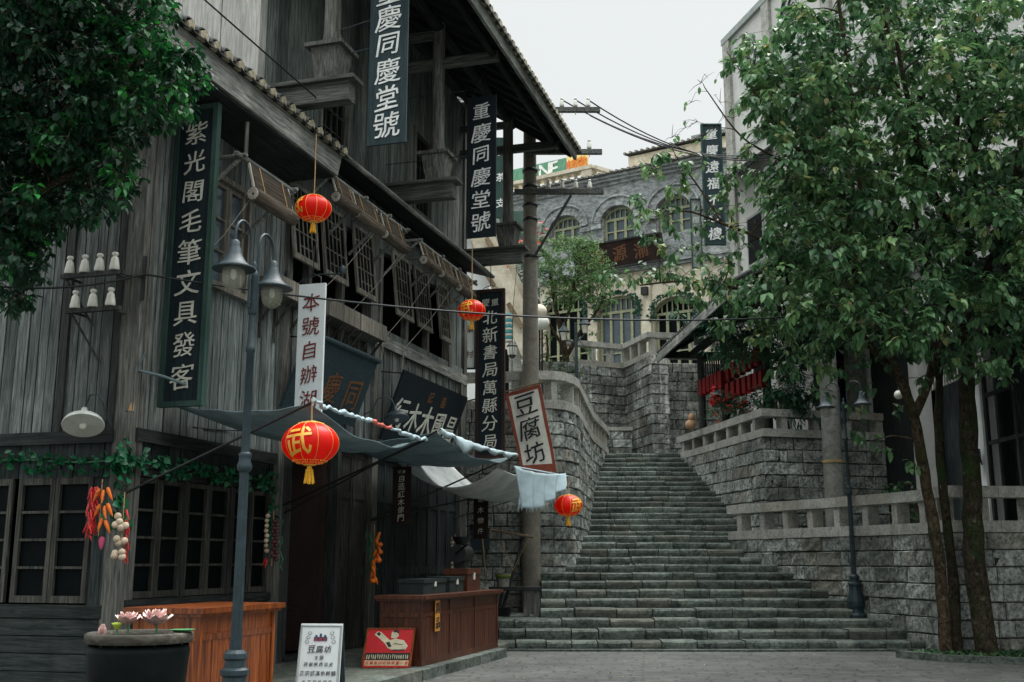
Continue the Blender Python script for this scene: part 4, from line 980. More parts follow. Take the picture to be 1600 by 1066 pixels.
m = MB(b); m.tube([(21.9, .05, 4.86), (21.9, -1.3, 5.12), (21.9, -2.16, 5.30)], .018, 7); m.build('bamboo_pole', M['stick'], t)

# wall lamp on the corner, and one over the second board
def cone_lamp(p, tilt, yaw, label, arm, r=.235, mat='enamel'):
    t = thing('wall_lamp', label, 'wall lamp', p, yaw)
    rm = Matrix.Rotation(tilt, 3, 'X')
    def tr(o): 
        for v in o.data.vertices: v.co = rm @ v.co
    m = MB(); m.lathe([(r, 0), (r * 1.01, .012), (r * .9, .065), (r * .62, .115), (r * .28, .145), (.04, .155), (.035, .24), (.02, .26)], (0, 0, 0), 28); m.lathe([(.02, .13), (r * .6, .10), (r * .88, .05), (r * .985, .002)], (0, 0, 0), 28); tr(m.build('shade', M[mat], t))
    m = MB(); m.lathe([(.03, .12), (.032, .04), (.028, .03)], (0, 0, 0), 12); tr(m.build('socket', M['bolt'], t))
    m = MB(); m.ball((0, 0, .0), .045, 9, 1.15); tr(m.build('bulb', M['porcelain'], t))
    m = MB(); m.tube([rm @ Vector((0, 0, .25))] + [Vector(a) for a in arm], .012, 7); m.build('arm', M['iron'], t)
p = F(10.62, -.34, 3.14)
cone_lamp(p, -.50, .35, 'white enamel wall lamp at the house corner above the ivy', [(.05, .0, .36), (.14, .02, .38), (.20, .05, .28), (.24, .1, .14), (.30, .16, .02)])
p = F(17.7, .62, 4.05)
cone_lamp(p, -.3, .6, 'grey swan-neck wall lamp in front of the black signboard', [(-.05, .1, .36), (-.15, .15, .42), (-.28, .2, .36), (-.36, .25, .15), (-.45, .35, .1)], .22, 'iron')
# thin iron bracket light between the shutters
t, b = fthing('wall_bracket', 'thin curved iron bracket with a leaf finial below the first lantern', 'bracket', 14.6, .1, 5.6)
m = MB(b); m.fb(14.55, 14.6, .05, .075, 5.3, 6.0); m.tube([(14.6, -.07, 5.65), (14.65, -.3, 5.85), (14.7, -.55, 5.93), (14.75, -.85, 5.92)], .012, 6); m.ball((14.75, -.9, 5.98), .055, 6, 1.6); m.build('iron_bracket', M['iron'], t)

# porcelain insulators on two iron racks at the corner
def insul(mb, c, s=1.0):
    mb.lathe([(.055 * s, 0), (.062 * s, .02 * s), (.058 * s, .05 * s), (.045 * s, .13 * s), (.040 * s, .15 * s), (.025 * s, .162 * s), (.024 * s, .175 * s), (.038 * s, .185 * s), (.040 * s, .205 * s), (.03 * s, .22 * s), (.001, .225 * s)], c, 14)
for lab, z, o0, o1, n in (('upper iron rack of four white insulators by the vines', 5.02, -.86, -.14, 4), ('lower iron rack of three white insulators by the vines', 4.58, -.74, -.16, 3)):
    t, b = fthing('insulator_rack', lab, 'insulators', 10.75, (o0 + o1) / 2, z)
    m = MB(b); m.fb(10.73, 10.79, o0 - .06, o1 + .1, z - .05, z); m.tube([(10.76, -o1 + .02, z - .03), (11.03, -o1 + .02, z - .03)], .018, 6); m.tube([(10.76, -o0, z - .03), (11.03, -o0, z - .03)], .018, 6); m.tube([(10.76, -o0, z - .05), (11.0, -o0 - .25, z - .6)], .015, 6); m.build('crossbar', M['post_dark'], t)
    for k in range(n):
        m = MB(b); oo = o0 + .04 + (o1 - o0 - .08) * k / (n - 1); insul(m, (10.76, -oo, z + .01), 1.0); m.build('insulator', M['porcelain'], t)

# street lamps: a fluted pole with two shaded globes on crooks
def street_lamp(p, yaw, label, H=4.26):
    t = thing('street_lamp', label, 'street lamp', p, yaw, 'two-headed street lamps')
    m = MB(); m.lathe([(.20, 0), (.20, .05), (.155, .09), (.15, .16), (.17, .22), (.175, .30), (.15, .40), (.115, .52), (.105, .60), (.125, .62), (.125, .66), (.095, .68), (.09, .74), (.105, .76), (.10, .80), (.075, .83)], (0, 0, 0), 12, smooth=False); m.build('base', M['iron_lamp'], t)
    m = MB(); n = 24; vs = []
    for z, r in ((.82, .052), (1.6, .047), (2.42, .043)):
        for k in range(n): a = 2 * math.pi * k / n; q = r * (1 if k % 2 else .88); vs.append((q * math.cos(a), q * math.sin(a), z))
    m.add(vs, [(i * n + k, i * n + (k + 1) % n, (i + 1) * n + (k + 1) % n, (i + 1) * n + k) for i in range(2) for k in range(n)], .5); m.lathe([(.05, 2.4), (.068, 2.42), (.07, 2.46), (.055, 2.5), (.055, 2.54), (.062, 2.56), (.045, 2.58)], (0, 0, 0), 14)
    m.lathe([(.038, 2.58), (.034, H - .75), (.045, H - .74), (.047, H - .70), (.034, H - .68), (.030, H - .35)], (0, 0, 0), 12); m.build('pole', M['iron_lamp'], t)
    m = MB(); m.lathe([(.04, H - .38), (.045, H - .36), (.045, H - .02), (.05, H), (.035, H + .03), (.02, H + .07), (.028, H + .10), (.001, H + .14)], (0, 0, 0), 12); m.build('finial', M['iron_lamp'], t)
    for sg in (-1, 1):
        x0 = sg * .075; x1 = sg * .375; pts = [(x0, 0, H - .33)] + [(x0, 0, H + .1 + .06 * k) for k in range(4)]
        xc = (x0 + x1) / 2; rr = abs(x1 - x0) / 2
        for k in range(9): a = math.pi * k / 8; pts.append((xc - sg * rr * math.cos(a), 0, H + .30 + rr * 1.1 * math.sin(a)))
        pts.append((x1, 0, H + .22))
        m = MB(); m.tube(pts, .014, 8); m.tube([(0, 0, H - .05), (x0, 0, H - .05)], .012, 6); m.tube([(0, 0, H - .28), (x0, 0, H - .28)], .012, 6); arm = m.build('arm', M['iron_lamp'], t)
        m = MB(); z = H + .22; m.lathe([(.195, z - .26), (.197, z - .245), (.145, z - .225), (.10, z - .18), (.065, z - .11), (.05, z - .05), (.045, z - .04), (.045, z), (.025, z + .02)], (x1, 0, 0), 26); m.lathe([(.03, z - .12), (.09, z - .19), (.14, z - .235), (.198, z - .262)], (x1, 0, 0), 26); m.build('lamp_shade', M['iron_lamp'], t)
        m = MB(); m.lathe([(.10, z - .22), (.105, z - .30), (.10, z - .37), (.08, z - .42), (.045, z - .45), (.001, z - .46)][::-1], (x1, 0, 0), 20); m.build('glass_globe', M['globe'], t)
        m = MB(); m.lathe([(.001, z - .36), (.025, z - .34), (.03, z - .30), (.02, z - .25), (.02, z - .2)], (x1, 0, 0), 12); m.build('bulb', M['porcelain'], t)
    return t
l1 = street_lamp((-2.45, 10, 0), math.radians(75), 'blue-grey two-headed street lamp standing in front of the timber house')
l2 = dup(l1, (6.84, 22.25, .51), math.radians(-35), 'distant blue-grey two-headed street lamp at the right end of the stairs')

# counters
def counter(name, label, s0, s1, o0, o1, mat, h=1.02, zb=.15, npan=3):
    t, b = fthing(name, label, 'counter', (s0 + s1) / 2, (o0 + o1) / 2, zb)
    m = MB(b); m.fb(s0, s1, o0, o1, zb, zb + h - .05); m.build('carcass', M[mat], t)
    m = MB(b); m.fb(s0 - .09, s1 + .09, o0 - .06, o1 + .09, zb + h - .05, zb + h); m.fb(s0 - .06, s1 + .06, o0 - .04, o1 + .06, zb + h - .08, zb + h - .05); m.build('counter_top', M[mat], t)
    for k in range(npan + 1):
        x = s0 + (s1 - s0) * k / npan; m = MB(b); m.fb(max(s0 - .012, x - .05), min(s1 + .012, x + .05), o1 - .02, o1 + .018, zb, zb + h - .08); m.build('stile', M[mat], t)
    m = MB(b)
    for k in range(npan):
        x0, x1 = s0 + (s1 - s0) * k / npan + .05, s0 + (s1 - s0) * (k + 1) / npan - .05
        m.fb(x0, x1, o1 - .02, o1 + .015, zb, zb + .09); m.fb(x0, x1, o1 - .02, o1 + .015, zb + h - .30, zb + h - .24); n = max(2, round((x1 - x0) / .11))
        for q in range(n): m.fb(x0 + (x1 - x0) * q / n + .003, x0 + (x1 - x0) * (q + 1) / n - .003, o1 - .01, o1 + .006 + U(0, .003), zb + .09, zb + h - .30)
    for z0_, z1_ in ((zb, zb + .09), (zb + h - .30, zb + h - .24)): m.fb(s0 - .015, s0 + .02, o0, o1 - .02, z0_, z1_)
    m.fb(s0 - .014, s0, o0, o0 + .06, zb, zb + h - .08); m.build('panels', M[mat], t); return t
counter('shop_counter', 'bright orange varnished counter at the left, below the latticed windows', 9.2, 10.62, 1.52, 2.22, 'varnish', 1.02, npan=2)
counter('shop_counter', 'dark red-brown varnished counter with a yellow paper label, beside the stairs', 14.85, 18.45, 1.62, 2.25, 'varnish_dark', .97, npan=3)
t, b = fthing('paper_label', 'yellow paper label with two black characters on the dark counter', 'label', 15.35, 2.28, .75)
m = MB(b); m.fb(15.31, 15.50, 2.285, 2.292, .60, 1.06); m.build('paper', m_plain("yellow_label_paper", (.50, .22, .04), .7), t)
m = MB(b)
for i, ch in enumerate('精品'): letter(m, ch, (15.405, -2.293, .93 - .21 * i), (1, 0, 0), (0, 0, 1), .17, .006)
m.build('lettering', M['letter_black'], t)
def cashbox(s0, s1, o0, o1, z, h, label, mat, name='lidded_box'):
    t, b = fthing(name, label, 'box', (s0 + s1) / 2, (o0 + o1) / 2, z)
    m = MB(b); m.fb(s0, s1, o0, o1, z, z + h * .72); m.build('body', M[mat], t)
    m = MB(b); m.fb(s0 - .015, s1 + .015, o0 - .015, o1 + .015, z + h * .74, z + h); m.build('lid', M[mat], t)
    m = MB(b); m.fb((s0 + s1) / 2 - .03, (s0 + s1) / 2 + .03, o1 + .001, o1 + .02, z + h * .5, z + h * .82); m.build('clasp', M['porcelain'], t)
cashbox(15.3, 16.25, 1.72, 2.1, 1.12, .22, 'long dark box at the left end of the dark counter', 'box_grey')
cashbox(16.45, 17.1, 1.75, 2.1, 1.12, .24, 'grey-green lidded box in the middle of the dark counter', 'box_grey')
cashbox(17.3, 17.95, 1.7, 2.1, 1.12, .36, 'tall red-brown box on the right end of the dark counter', 'varnish_dark')
t, b = fthing('hand_grinder', 'black cast hand grinder standing on the tall red-brown box', 'grinder', 17.6, 1.9, 1.49)
m = MB(b); m.tube([(17.35, -1.9, 1.72), (17.8, -1.9, 1.72)], .15, 16); m.fb(17.45, 17.7, 1.8, 2.0, 1.49, 1.6); m.build('drum', M['black_iron'], t)
m = MB(b); m.lathe([(.07, 1.84), (.17, 2.0)], (17.58, -1.9, 0), 14); m.build('hopper', M['black_iron'], t)
m = MB(b); m.tube([(17.35, -1.9, 1.72), (17.28, -1.9, 1.72), (17.26, -2.12, 1.88), (17.18, -2.12, 1.88)], .018, 6); m.build('crank', M['black_iron'], t)

# planter with lotus
pc = Vector((-2.68, 8.1, .045))
t = thing('planter_pot', 'big black glazed pot with a pale wooden rim before the orange counter', 'pot', pc)
m = MB(); m.lathe([(.21, 0), (.24, .03), (.30, .35), (.335, .7), (.355, .92), (.345, .97), (.31, .96), (.30, .80)], (0, 0, 0), 36); m.build('body', M['pot'], t)
m = MB(); m.lathe([(.365, .985), (.375, 1.0), (.375, 1.045), (.36, 1.055), (.30, 1.052), (.29, .985), (.365, .985)], (0, 0, 0), 36); m.build('rim', M['rim'], t)
m = MB(); m.lathe([(.001, .95), (.30, .952)], (0, 0, 0), 30); m.build('water', M['pane'], t)
def lotus(x, y, z, r, label, openness=1.0, nm='lotus_flower'):
    t = thing(nm, label, 'flower', pc + Vector((x, y, .95)))
    m = MB()
    for ring, (n, tl, L) in enumerate(((9, 1.15, 1.0), (8, .8, .95), (6, .42, .8), (4, .15, .65))):
        for k in range(n):
            a = 2 * math.pi * (k + .5 * ring) / n + U(-.1, .1); el = tl * openness + U(-.08, .08); d = Vector((math.cos(a) * math.sin(el), math.sin(a) * math.sin(el), math.cos(el))); sdv = Vector((-math.sin(a), math.cos(a), 0)); up = sdv.cross(d)
            vs = []
            for u, w in ((0, .12), (.35, .34), (.65, .36), (.88, .18), (1, 0.02)):
                c_ = Vector((0, 0, z)) + d * (r * L * u) - up * (r * .18 * u * u); vs += [c_ - sdv * r * w * .8 + up * 0, c_ - up * r * .06, c_ + sdv * r * w * .8]
            m.add(vs, [(i * 3 + q, i * 3 + q + 1, i * 3 + q + 4, i * 3 + q + 3) for i in range(4) for q in range(2)], R(), True)
    m.build('petals', M['lotus'], t)
    m = MB(); m.tube([(0, 0, 0), (.01, 0, z)], .008, 5); m.build('stem', M['lotus_leaf'], t)
lotus(-.06, -.10, .16, .11, 'left open pale pink lotus in the black pot'); lotus(.11, .0, .15, .14, 'larger open pink lotus at the right of the black pot')
lotus(-.20, -.20, .08, .09, 'closed white lotus bud at the left rim of the pot', .25, 'lotus_bud')
t = thing('lotus_pod', 'small bright green lotus pod between bud and flower', 'lotus pod', pc + Vector((-.12, -.14, .95)))
m = MB(); m.tube([(0, 0, 0), (0, 0, .14)], .007, 5); m.build('stem', M['lotus_leaf'], t)
m = MB(); m.lathe([(.012, .13), (.03, .16), (.04, .175), (.001, .18)], (0, 0, 0), 10); m.build('seed_head', m_plain("lime_green_pod", (.40, .50, .06), .5), t)
t = thing('lotus_pad', 'dark green lotus leaf at the right rim of the pot', 'leaf', pc + Vector((.31, -.02, .95)))
m = MB(); m.lathe([(.001, .1), (.05, .105), (.09, .125)], (0, 0, 0), 12); m.tube([(0, 0, 0), (0, 0, .1)], .006, 5); m.build('pad', M['lotus_leaf'], t)

# A-frame menu board
ac = atZ(507, 1085, .0); yw = -.10
t = thing('menu_board', 'white folding menu board with black characters standing on the pavement', 'menu board', (-2.02, 11.95, .147), yw)
HH, W2, SP = .80, .235, .17
m = MB(); m.hexa([(-W2, -SP, 0), (W2, -SP, 0), (W2, -SP + .025, 0), (-W2, -SP + .025, 0)], [(-W2 + .01, -.01, HH), (W2 - .01, -.01, HH), (W2 - .01, .015, HH), (-W2 + .01, .015, HH)]); m.build('front_panel', M['white_board'], t)
m = MB(); m.hexa([(-W2, SP - .02, 0), (W2, SP - .02, 0), (W2, SP, 0), (-W2, SP, 0)], [(-W2 + .01, .017, HH), (W2 - .01, .017, HH), (W2 - .01, .037, HH), (-W2 + .01, .037, HH)]); m.build('rear_panel', M['iron'], t)
m = MB(); v = Vector((0, SP - .01, HH)).normalized(); o0 = Vector((0, -SP - .002, 0))
for x in (-W2 + .008, W2 - .008): m.beam(o0 + Vector((x, 0, 0)), o0 + Vector((x * .96, 0, 0)) + v * HH, .012, .012)
m.beam(o0 + Vector((-W2 + .014, 0, 0)) + v * (HH - .008), o0 + Vector((W2 - .014, 0, 0)) + v * (HH - .008), .012, .012); m.build('edge_strip', M['grey_trim'], t)
m = MB()
def line(txt, y, sz, sp, col=None):
    for i, ch in enumerate(txt): letter(m, ch, o0 + Vector(((i - (len(txt) - 1) / 2) * sp, -.003, 0)) + v * y, (1, 0, 0), v, sz, .006)
line('豆腐坊', .555, .082, .088); line('主營', .47, .045, .055); line('現做陝西涼皮', .40, .044, .054); line('正宗武漢熱幹麵', .31, .050, .056); line('手工豆漿豆花', .22, .044, .056)
for x in (-1, 1):
    for k in range(3):
        m.tube([o0 + Vector((x * (.12 + .012 * k + .02 * math.sin(a_)), -.004, 0)) + v * (.72 - .045 * k + .016 * math.cos(a_)) for a_ in [q * .8 for q in range(8)]], .0022, 3)
m.tube([o0 + Vector((-.21, -.003, 0)) + v * .05, o0 + Vector((-.205, -.003, 0)) + v * .78], .0015, 3); m.tube([o0 + Vector((.21, -.003, 0)) + v * .05, o0 + Vector((.205, -.003, 0)) + v * .78], .0015, 3); m.build('lettering', M['letter_black'], t)
m = MB()
for a_, b2, c_, d_ in ((-.072, .072, .64, .68), (-.06, -.035, .68, .70), (-.012, .012, .68, .715), (.035, .06, .68, .70)):
    q0_ = [o0 + Vector((x, -.002, 0)) + v * y for x, y in ((a_, c_), (b2, c_), (b2, d_), (a_, d_))]; m.add([p_ + Vector((0, -.003, 0)) for p_ in q0_], [(0, 1, 2, 3)], .5)
m.build('shop_emblem', m_plain("dark_blue_print", (.03, .05, .09), .6), t)
m = MB(); line('豆腐坊', .655, .035, .045); m.build('emblem_lettering', m_plain("red_print", (.5, .05, .05), .6), t)

# red poster leaning on the counter
t, b = fthing('leaning_poster', 'small red printed poster board leaning on the end of the dark counter', 'poster', 14.7, 1.98, .15)
v = Vector((.18, 0, .52)); L = .55; v.normalize(); ax = Vector((.28, -1, 0)).normalized(); c0 = Vector((14.42, -1.55, .15))
def pq(u, w_, d=0.0): return c0 + ax * (u * .66) + v * (w_ * L) + ax.cross(v) * d
m = MB(b); m.hexa([pq(0, 0, -.015), pq(1, 0, -.015), pq(1, 1, -.015), pq(0, 1, -.015)], [pq(0, 0), pq(1, 0), pq(1, 1), pq(0, 1)]); m.build('board', m_plain("poster_red", (.45, .008, .012), .5, nz=.15), t)
def flat(name, polys, col, d):
    m = MB(b)
    for pl in polys: m.add([pq(x, y, d) for x, y in pl], [tuple(range(len(pl)))], .5)
    m.build(name, m_plain("print_" + name, col, .6), t)
flat('black_band', [[(.03, .20), (.97, .20), (.97, .38), (.03, .38)]], (.012, .012, .01), .002)
rp = random.Random(4); flat('crowd_print', [[(x + rp.uniform(0, .02), .22 + rp.uniform(0, .05)), (x + .03, .22), (x + .035, .30 + rp.uniform(0, .05)), (x + .012, .34)] for x in [i * .045 + .05 for i in range(20)]], (.42, .40, .28), .004)
flat('cream_strip', [[(.04, .06), (.96, .06), (.96, .19), (.04, .19)]], (.55, .42, .25), .002)
flat('figure_print', [[(.16, .84), (.22, .93), (.30, .90), (.50, .70), (.62, .74), (.80, .70), (.90, .56), (.86, .46), (.62, .44), (.48, .50), (.40, .62), (.26, .76)], [(.52, .76), (.52, .90), (.58, .96), (.66, .94), (.68, .80), (.62, .74)]], (.52, .47, .33), .003)
flat('figure_lines', [[(.20, .86), (.24, .92), (.30, .86), (.26, .80)], [(.54, .90), (.58, .97), (.67, .95), (.68, .86), (.62, .90)], [(.42, .64), (.50, .52), (.56, .54), (.50, .66)], [(.58, .46), (.84, .47), (.84, .44), (.58, .43)], [(.60, .62), (.80, .60), (.80, .585), (.60, .60)]], (.02, .02, .018), .005)
m = MB(b)
for i, ch in enumerate('豆腐真好吃快來嘗一嘗'): letter(m, ch, pq(.09 + i * .092, .125, .004), ax, v, .05, .02)
m.build('lettering', m_plain("poster_red_print", (.45, .02, .02), .6), t)
m = MB(b)
for a_, b2 in (((0, 0), (1, 0)), ((1, 0), (1, 1)), ((1, 1), (0, 1)), ((0, 1), (0, 0))): m.beam(pq(*a_), pq(*b2), .022, .022)
m.build('frame', M['varnish'], t)

# strings of drying vegetables
def pepper(mb, p, L, r, ang, mat=None):
    d = Vector((math.cos(ang) * .35, math.sin(ang) * .35, -1)).normalized(); pts = [Vector(p) + d * L * u + Vector((.2 * L * u * u * math.cos(ang + 1), 0, 0)) for u in (0, .25, .6, .85, 1)]
    mb.tube(pts, [r * .7, r, r * .8, r * .45, r * .1], 7)
def veg_string(label, p, spec, leafs=8, rope=.3):
    t = thing('vegetable_string', label, 'hanging vegetables', p, 0, 'strings of vegetables hung on the house front')
    m = MB(); m.tube([(0, 0, .02), (0, 0, -rope)], .006, 5); m.build('string', M['rope'], t)
    for nm, mat, items in spec:
        m = MB()
        for it in items:
            if it[0] == 'p': pepper(m, it[1], it[2], it[3], it[4])
            else: m.ball(it[1], it[2], 8, it[3], R())
        m.build(nm, M[mat], t)
    if leafs:
        m = MB()
        for k in range(leafs):
            a = U(0, 6.28); c_ = Vector((U(-.05, .05), U(-.06, 0), -U(0, rope))); d = Vector((math.cos(a), math.sin(a) * .5, U(-.6, .5))).normalized(); s2 = d.cross(Vector((0, 0, 1))) * .02
            m.add([c_, c_ + d * .035 + s2, c_ + d * .09, c_ + d * .035 - s2], [(0, 1, 2, 3)], R())
        m.build('leaves', M['veg_leaf'], t)
pv = atY(160, 752, 11.9)
veg_string('string of red chillies and orange carrots at the house corner', pv, [
    ('red_chillies', 'chili', [('p', (-.08 + U(-.035, .035), U(-.05, .02), -.06 - U(0, .45)), U(.10, .16), .014, U(0, 6.28)) for _ in range(46)]),
    ('carrots', 'carrot', [('p', (x, U(-.04, 0), z), .15, .022, a) for x, z, a in ((-.01, -.08, 3.5), (.03, -.10, 4.5), (.07, -.07, 0), (.0, -.25, 3.5), (.05, -.27, 5), (.085, -.24, 0), (.03, -.40, 4), (.07, -.42, 0))]),
    ('radish', 'radish', [('p', (.05, -.02, -.60), .14, .034, 4.6)])], 26, .6)
pv = atY(195, 772, 11.9)
veg_string('string of white garlic bulbs right of the chillies', pv, [('garlic_bulbs', 'garlic', [('b', (x, U(-.05, 0), z), .042, .95) for x, z in ((-.045, -.24), (-.02, -.30), (-.06, -.33), (.0, -.36), (.04, -.34), (-.035, -.48), (-.02, -.52), (.035, -.50), (-.05, -.63), (-.05, -.66), (.025, -.62), (.03, -.67))]),
    ('red_chillies', 'chili', [('p', (.03 + U(-.02, .02), .02, -.15 - U(0, .5)), .12, .012, U(0, 6.28)) for _ in range(14)])], 4, .7)
pv = atY(428, 800, 14.6)
veg_string('string of purple and pale onions beside the dark doorway', pv, [('purple_onions', 'grape', [('b', (.02 + .04 * (k % 2), U(-.05, 0), -.12 - k * .045), .036, .9) for k in range(12)]), ('pale_onions', 'garlic', [('b', (-.08 + U(-.01, .01), U(-.04, 0), -.05 - k * .065), .033, .9) for k in range(8)]),
    ('green_peppers', 'veg_leaf', [('p', (.12 + U(-.02, .03), 0, -.1 - k * .07), .12, .013, U(0, 6)) for k in range(9)]), ('red_chillies', 'chili', [('p', (-.08, 0, -.6), .12, .014, 3.0), ('p', (-.06, 0, -.62), .12, .014, 4.0)])], 14, .7)
pv = atY(585, 822, 18.1)
veg_string('string of orange and green peppers on the post right of the doorway', pv, [('orange_peppers', 'carrot', [('p', (U(-.02, .1), U(-.06, 0), -.1 - k * .055), .14, .026, U(0, 6)) for k in range(14)]), ('green_peppers', 'veg_leaf', [('p', (-.07 + U(-.05, .04), 0, -.08 - k * .05), .15, .016, U(0, 6)) for k in range(12)]), ('tomatoes', 'carrot', [('b', (.10, -.03, -.3), .05, .8), ('b', (.11, -.03, -.42), .045, .9), ('b', (.09, -.03, -.55), .05, .9), ('b', (.0, -.03, -.88), .06, .7)])], 20, .85)
pv = atY(711, 836, 23.4)
veg_string('string of purple and brown onions hanging at the house end', pv, [('purple_onions', 'grape', [('b', (.06 + .04 * (k % 2), U(-.05, 0), -.1 - k * .06), .045, .9) for k in range(11)]), ('brown_onions', 'garlic', [('b', (-.05 + U(-.01, .02), U(-.04, 0), -.08 - k * .085), .045, .9) for k in range(8)])], 12, .8)

# trestle, bucket, tub by the pole
t = thing('plank_trestle', 'rough dark plank table with two thick legs against the concrete pole', 'trestle', (.18, 22.75, .51))
m = MB(); m.box(-.65, .42, -.22, .1, .50, .58); m.build('plank', M['beam_dark'], t)
for x in (.12, .33): m = MB(); m.box(x - .07, x + .07, -.18, .0, 0, .50); m.build('leg', M['post'], t)
m = MB(); m.tube([(-.45, .0, 0), (-.38, .0, .5)], .04, 6); m.build('leg', M['post_dark'], t)
t = thing('wooden_bucket', 'mossy-rimmed stave bucket on the plank table', 'bucket', (-.18, 22.72, 1.09))
m = MB(); m.lathe([(.12, 0), (.145, .22), (.15, .27), (.13, .27), (.12, .03)], (0, 0, 0), 18, smooth=False); m.build('staves', M['concrete'], t)
m = MB(); m.lathe([(.147, .17), (.153, .17), (.158, .25), (.150, .25)], (0, 0, 0), 18); m.build('hoop', m_plain("mossy_hoop", (.10, .14, .03), .8), t)
t = thing('black_tub', 'low black tub on the step under the plank table', 'tub', (-.28, 22.9, .51))
m = MB(); m.lathe([(.24, 0), (.28, .16), (.29, .17), (.26, .17), (.22, .03)], (0, 0, 0), 24); m.build('tub', M['black_iron'], t)
t = thing('tripod_poles', 'dark slanting pole tied to a cross stick before the concrete pole', 'poles', (-.08, 23.0, .51))
m = MB(); m.tube([(-.15, 0, 0), (.35, .0, 1.65)], .035, 7); m.build('slanting_pole', M['post_dark'], t)
m = MB(); m.tube([(-.35, -.2, 1.72), (.52, -.2, 1.58)], .028, 7); m.build('cross_stick', M['stick'], t)
m = MB(); m.tube([(.1, -.1, .9), (-.12, -.1, 1.5)], .006, 4); m.tube([(.1, -.1, .9), (.45, -.18, 1.6)], .006, 4); m.build('cord', M['rope'], t)
t, b = fthing('water_tank', 'dark tin box fixed to the stone wall at the house end', 'tin box', 23.6, .3, 2.0)
m = MB(b); m.fb(23.4, 23.8, .1, .5, 1.85, 2.3); m.build('box', M['iron'], t); m = MB(b); m.hexa([(23.38, -.52, 2.3), (23.82, -.52, 2.3), (23.82, -.08, 2.3), (23.38, -.08, 2.3)], [(23.38, -.52, 2.32), (23.82, -.52, 2.32), (23.82, -.08, 2.42), (23.38, -.08, 2.42)]); m.build('lid', M['black_iron'], t)
t, b = fthing('bamboo_rod', 'thin bamboo rod leaning at the house end', 'rod', 23.3, .3, .5)
m = MB(b); m.tube([(23.1, -.55, 1.1), (23.2, -.35, 3.0)], .02, 6); m.build('rod', M['stick'], t)
t, b = fthing('pink_bag', 'crumpled pink plastic bag on the pavement by the orange counter', 'bag', 11.0, 1.7, .15)
m = MB(b)
def bagf(u, v):
    a = 2 * math.pi * u; r_ = .10 * math.sin(math.pi * min(1, v * .9 + .08)) * (1 + .25 * math.sin(a * 5 + v * 3)); return Vector((11.0 + r_ * math.cos(a), -1.9 + r_ * math.sin(a), .15 + .2 * v + .015 * math.sin(a * 3)))
m.grid(bagf, 20, 8, .5); m.build('bag', m_plain("pink_plastic", (.6, .08, .12), .4), t)

# concrete pole with crossarms
PX, PY = .42, 24.3
t = thing('concrete_utility_pole', 'tall round concrete pole rising beside the stairs with timber crossarms', 'utility pole', (PX, PY, .51))
m = MB(); m.lathe([(.215, 0), (.21, 1), (.18, 6), (.145, 11.6), (.14, 11.95)], (0, 0, 0), 28); m.build('shaft', M['concrete'], t)
for z in (7.95, 8.85, 9.2, 9.65, 10.05): m = MB(); m.lathe([(.172, z), (.178, z + .005), (.178, z + .07), (.172, z + .075)], (0, 0, 0), 20); m.tube([(.14, -.08, z + .03), (.24, -.1, z + .03)], .015, 5); m.build('clamp_band', M['black_iron'], t)
def arm_(z, x0, x1, ins, wires=True):
    zz = z - .51; m = MB(); m.box(x0 - PX, x1 - PX, -.24, -.13, zz - .055, zz + .055); a = m.build('crossarm', M['beam_out'], t)
    for x in ins:
        q = MB(); insul(q, (x - PX, -.185, zz + .09), .95); q.tube([(x - PX, -.185, zz - .12), (x - PX, -.185, zz + .1)], .012, 5); q.build('insulator', M['porcelain'], t)
arm_(10.02, .05, 2.13, [.85, 1.17, 1.49, 1.81]); arm_(11.0, .3, 2.11, [1.81]); arm_(12.05, .3, 2.08, [1.18, 1.50, 1.80])
m = MB(); m.beam((.1, -.2, 7.95), (.95, -.2, 9.42), .06, .06); m.build('brace', M['black_iron'], t)
# wires
def wire(label, a, b, sag, r=.012, mat='cable', nm='power_line', cat='wire', group='overhead wires', n=24):
    a, b = Vector(a), Vector(b); t = MB(a); pts = [a.lerp(b, i / n) + Vector((0, 0, -sag * 4 * (i / n) * (1 - i / n))) for i in range(n + 1)]; t.tube(pts, r, 5); o = t.build(nm, M[mat]); o.location = a; return tag(o, label, cat, group)
for i, (x, z) in enumerate(((1.18, 12.3), (1.50, 12.3), (1.80, 12.3))): wire('thin wire from the top crossarm to the right, %s of three' % ['lowest', 'middle', 'uppermost'][i], (x, 24.1, z), atY(1300, 196 + 6 * i, 38), 1.3, .018)
wire('single wire running from the middle crossarm to the right', (1.85, 24.1, 11.9), atY(1290, 214, 38), 1.0, .018)
pa = [wf(atY(-40, 425, 10.6)), (11.0, -.04, 5.0), (13.5, -1.4, 5.02)]
c1 = F(11.0, .06, 5.02)
wire('black cable from the left foliage to the bracket on the house corner', atY(-60, 440, 11.3), c1, .12, .013)
wire('long black cable spanning the whole street in front of the signs', c1, atY(1640, 444, 19.0), .62, .014, n=60)
t, b = fthing('cable_bracket', 'black iron strap holding the long cable at the house corner', 'bracket', 11.03, .04, 4.8)
m = MB(b); m.fb(11.0, 11.03, .035, .075, 4.7, 5.25); m.tube([(11.0, -.05, 4.98), (10.9, .35, 5.04)], .01, 5); m.build('strap', M['black_iron'], t)
wire('slack black cable from the enamel lamp along the boards', F(11.0, -.05, 3.35), F(14.5, .08, 3.55), .12, .009, group=None)
m = None
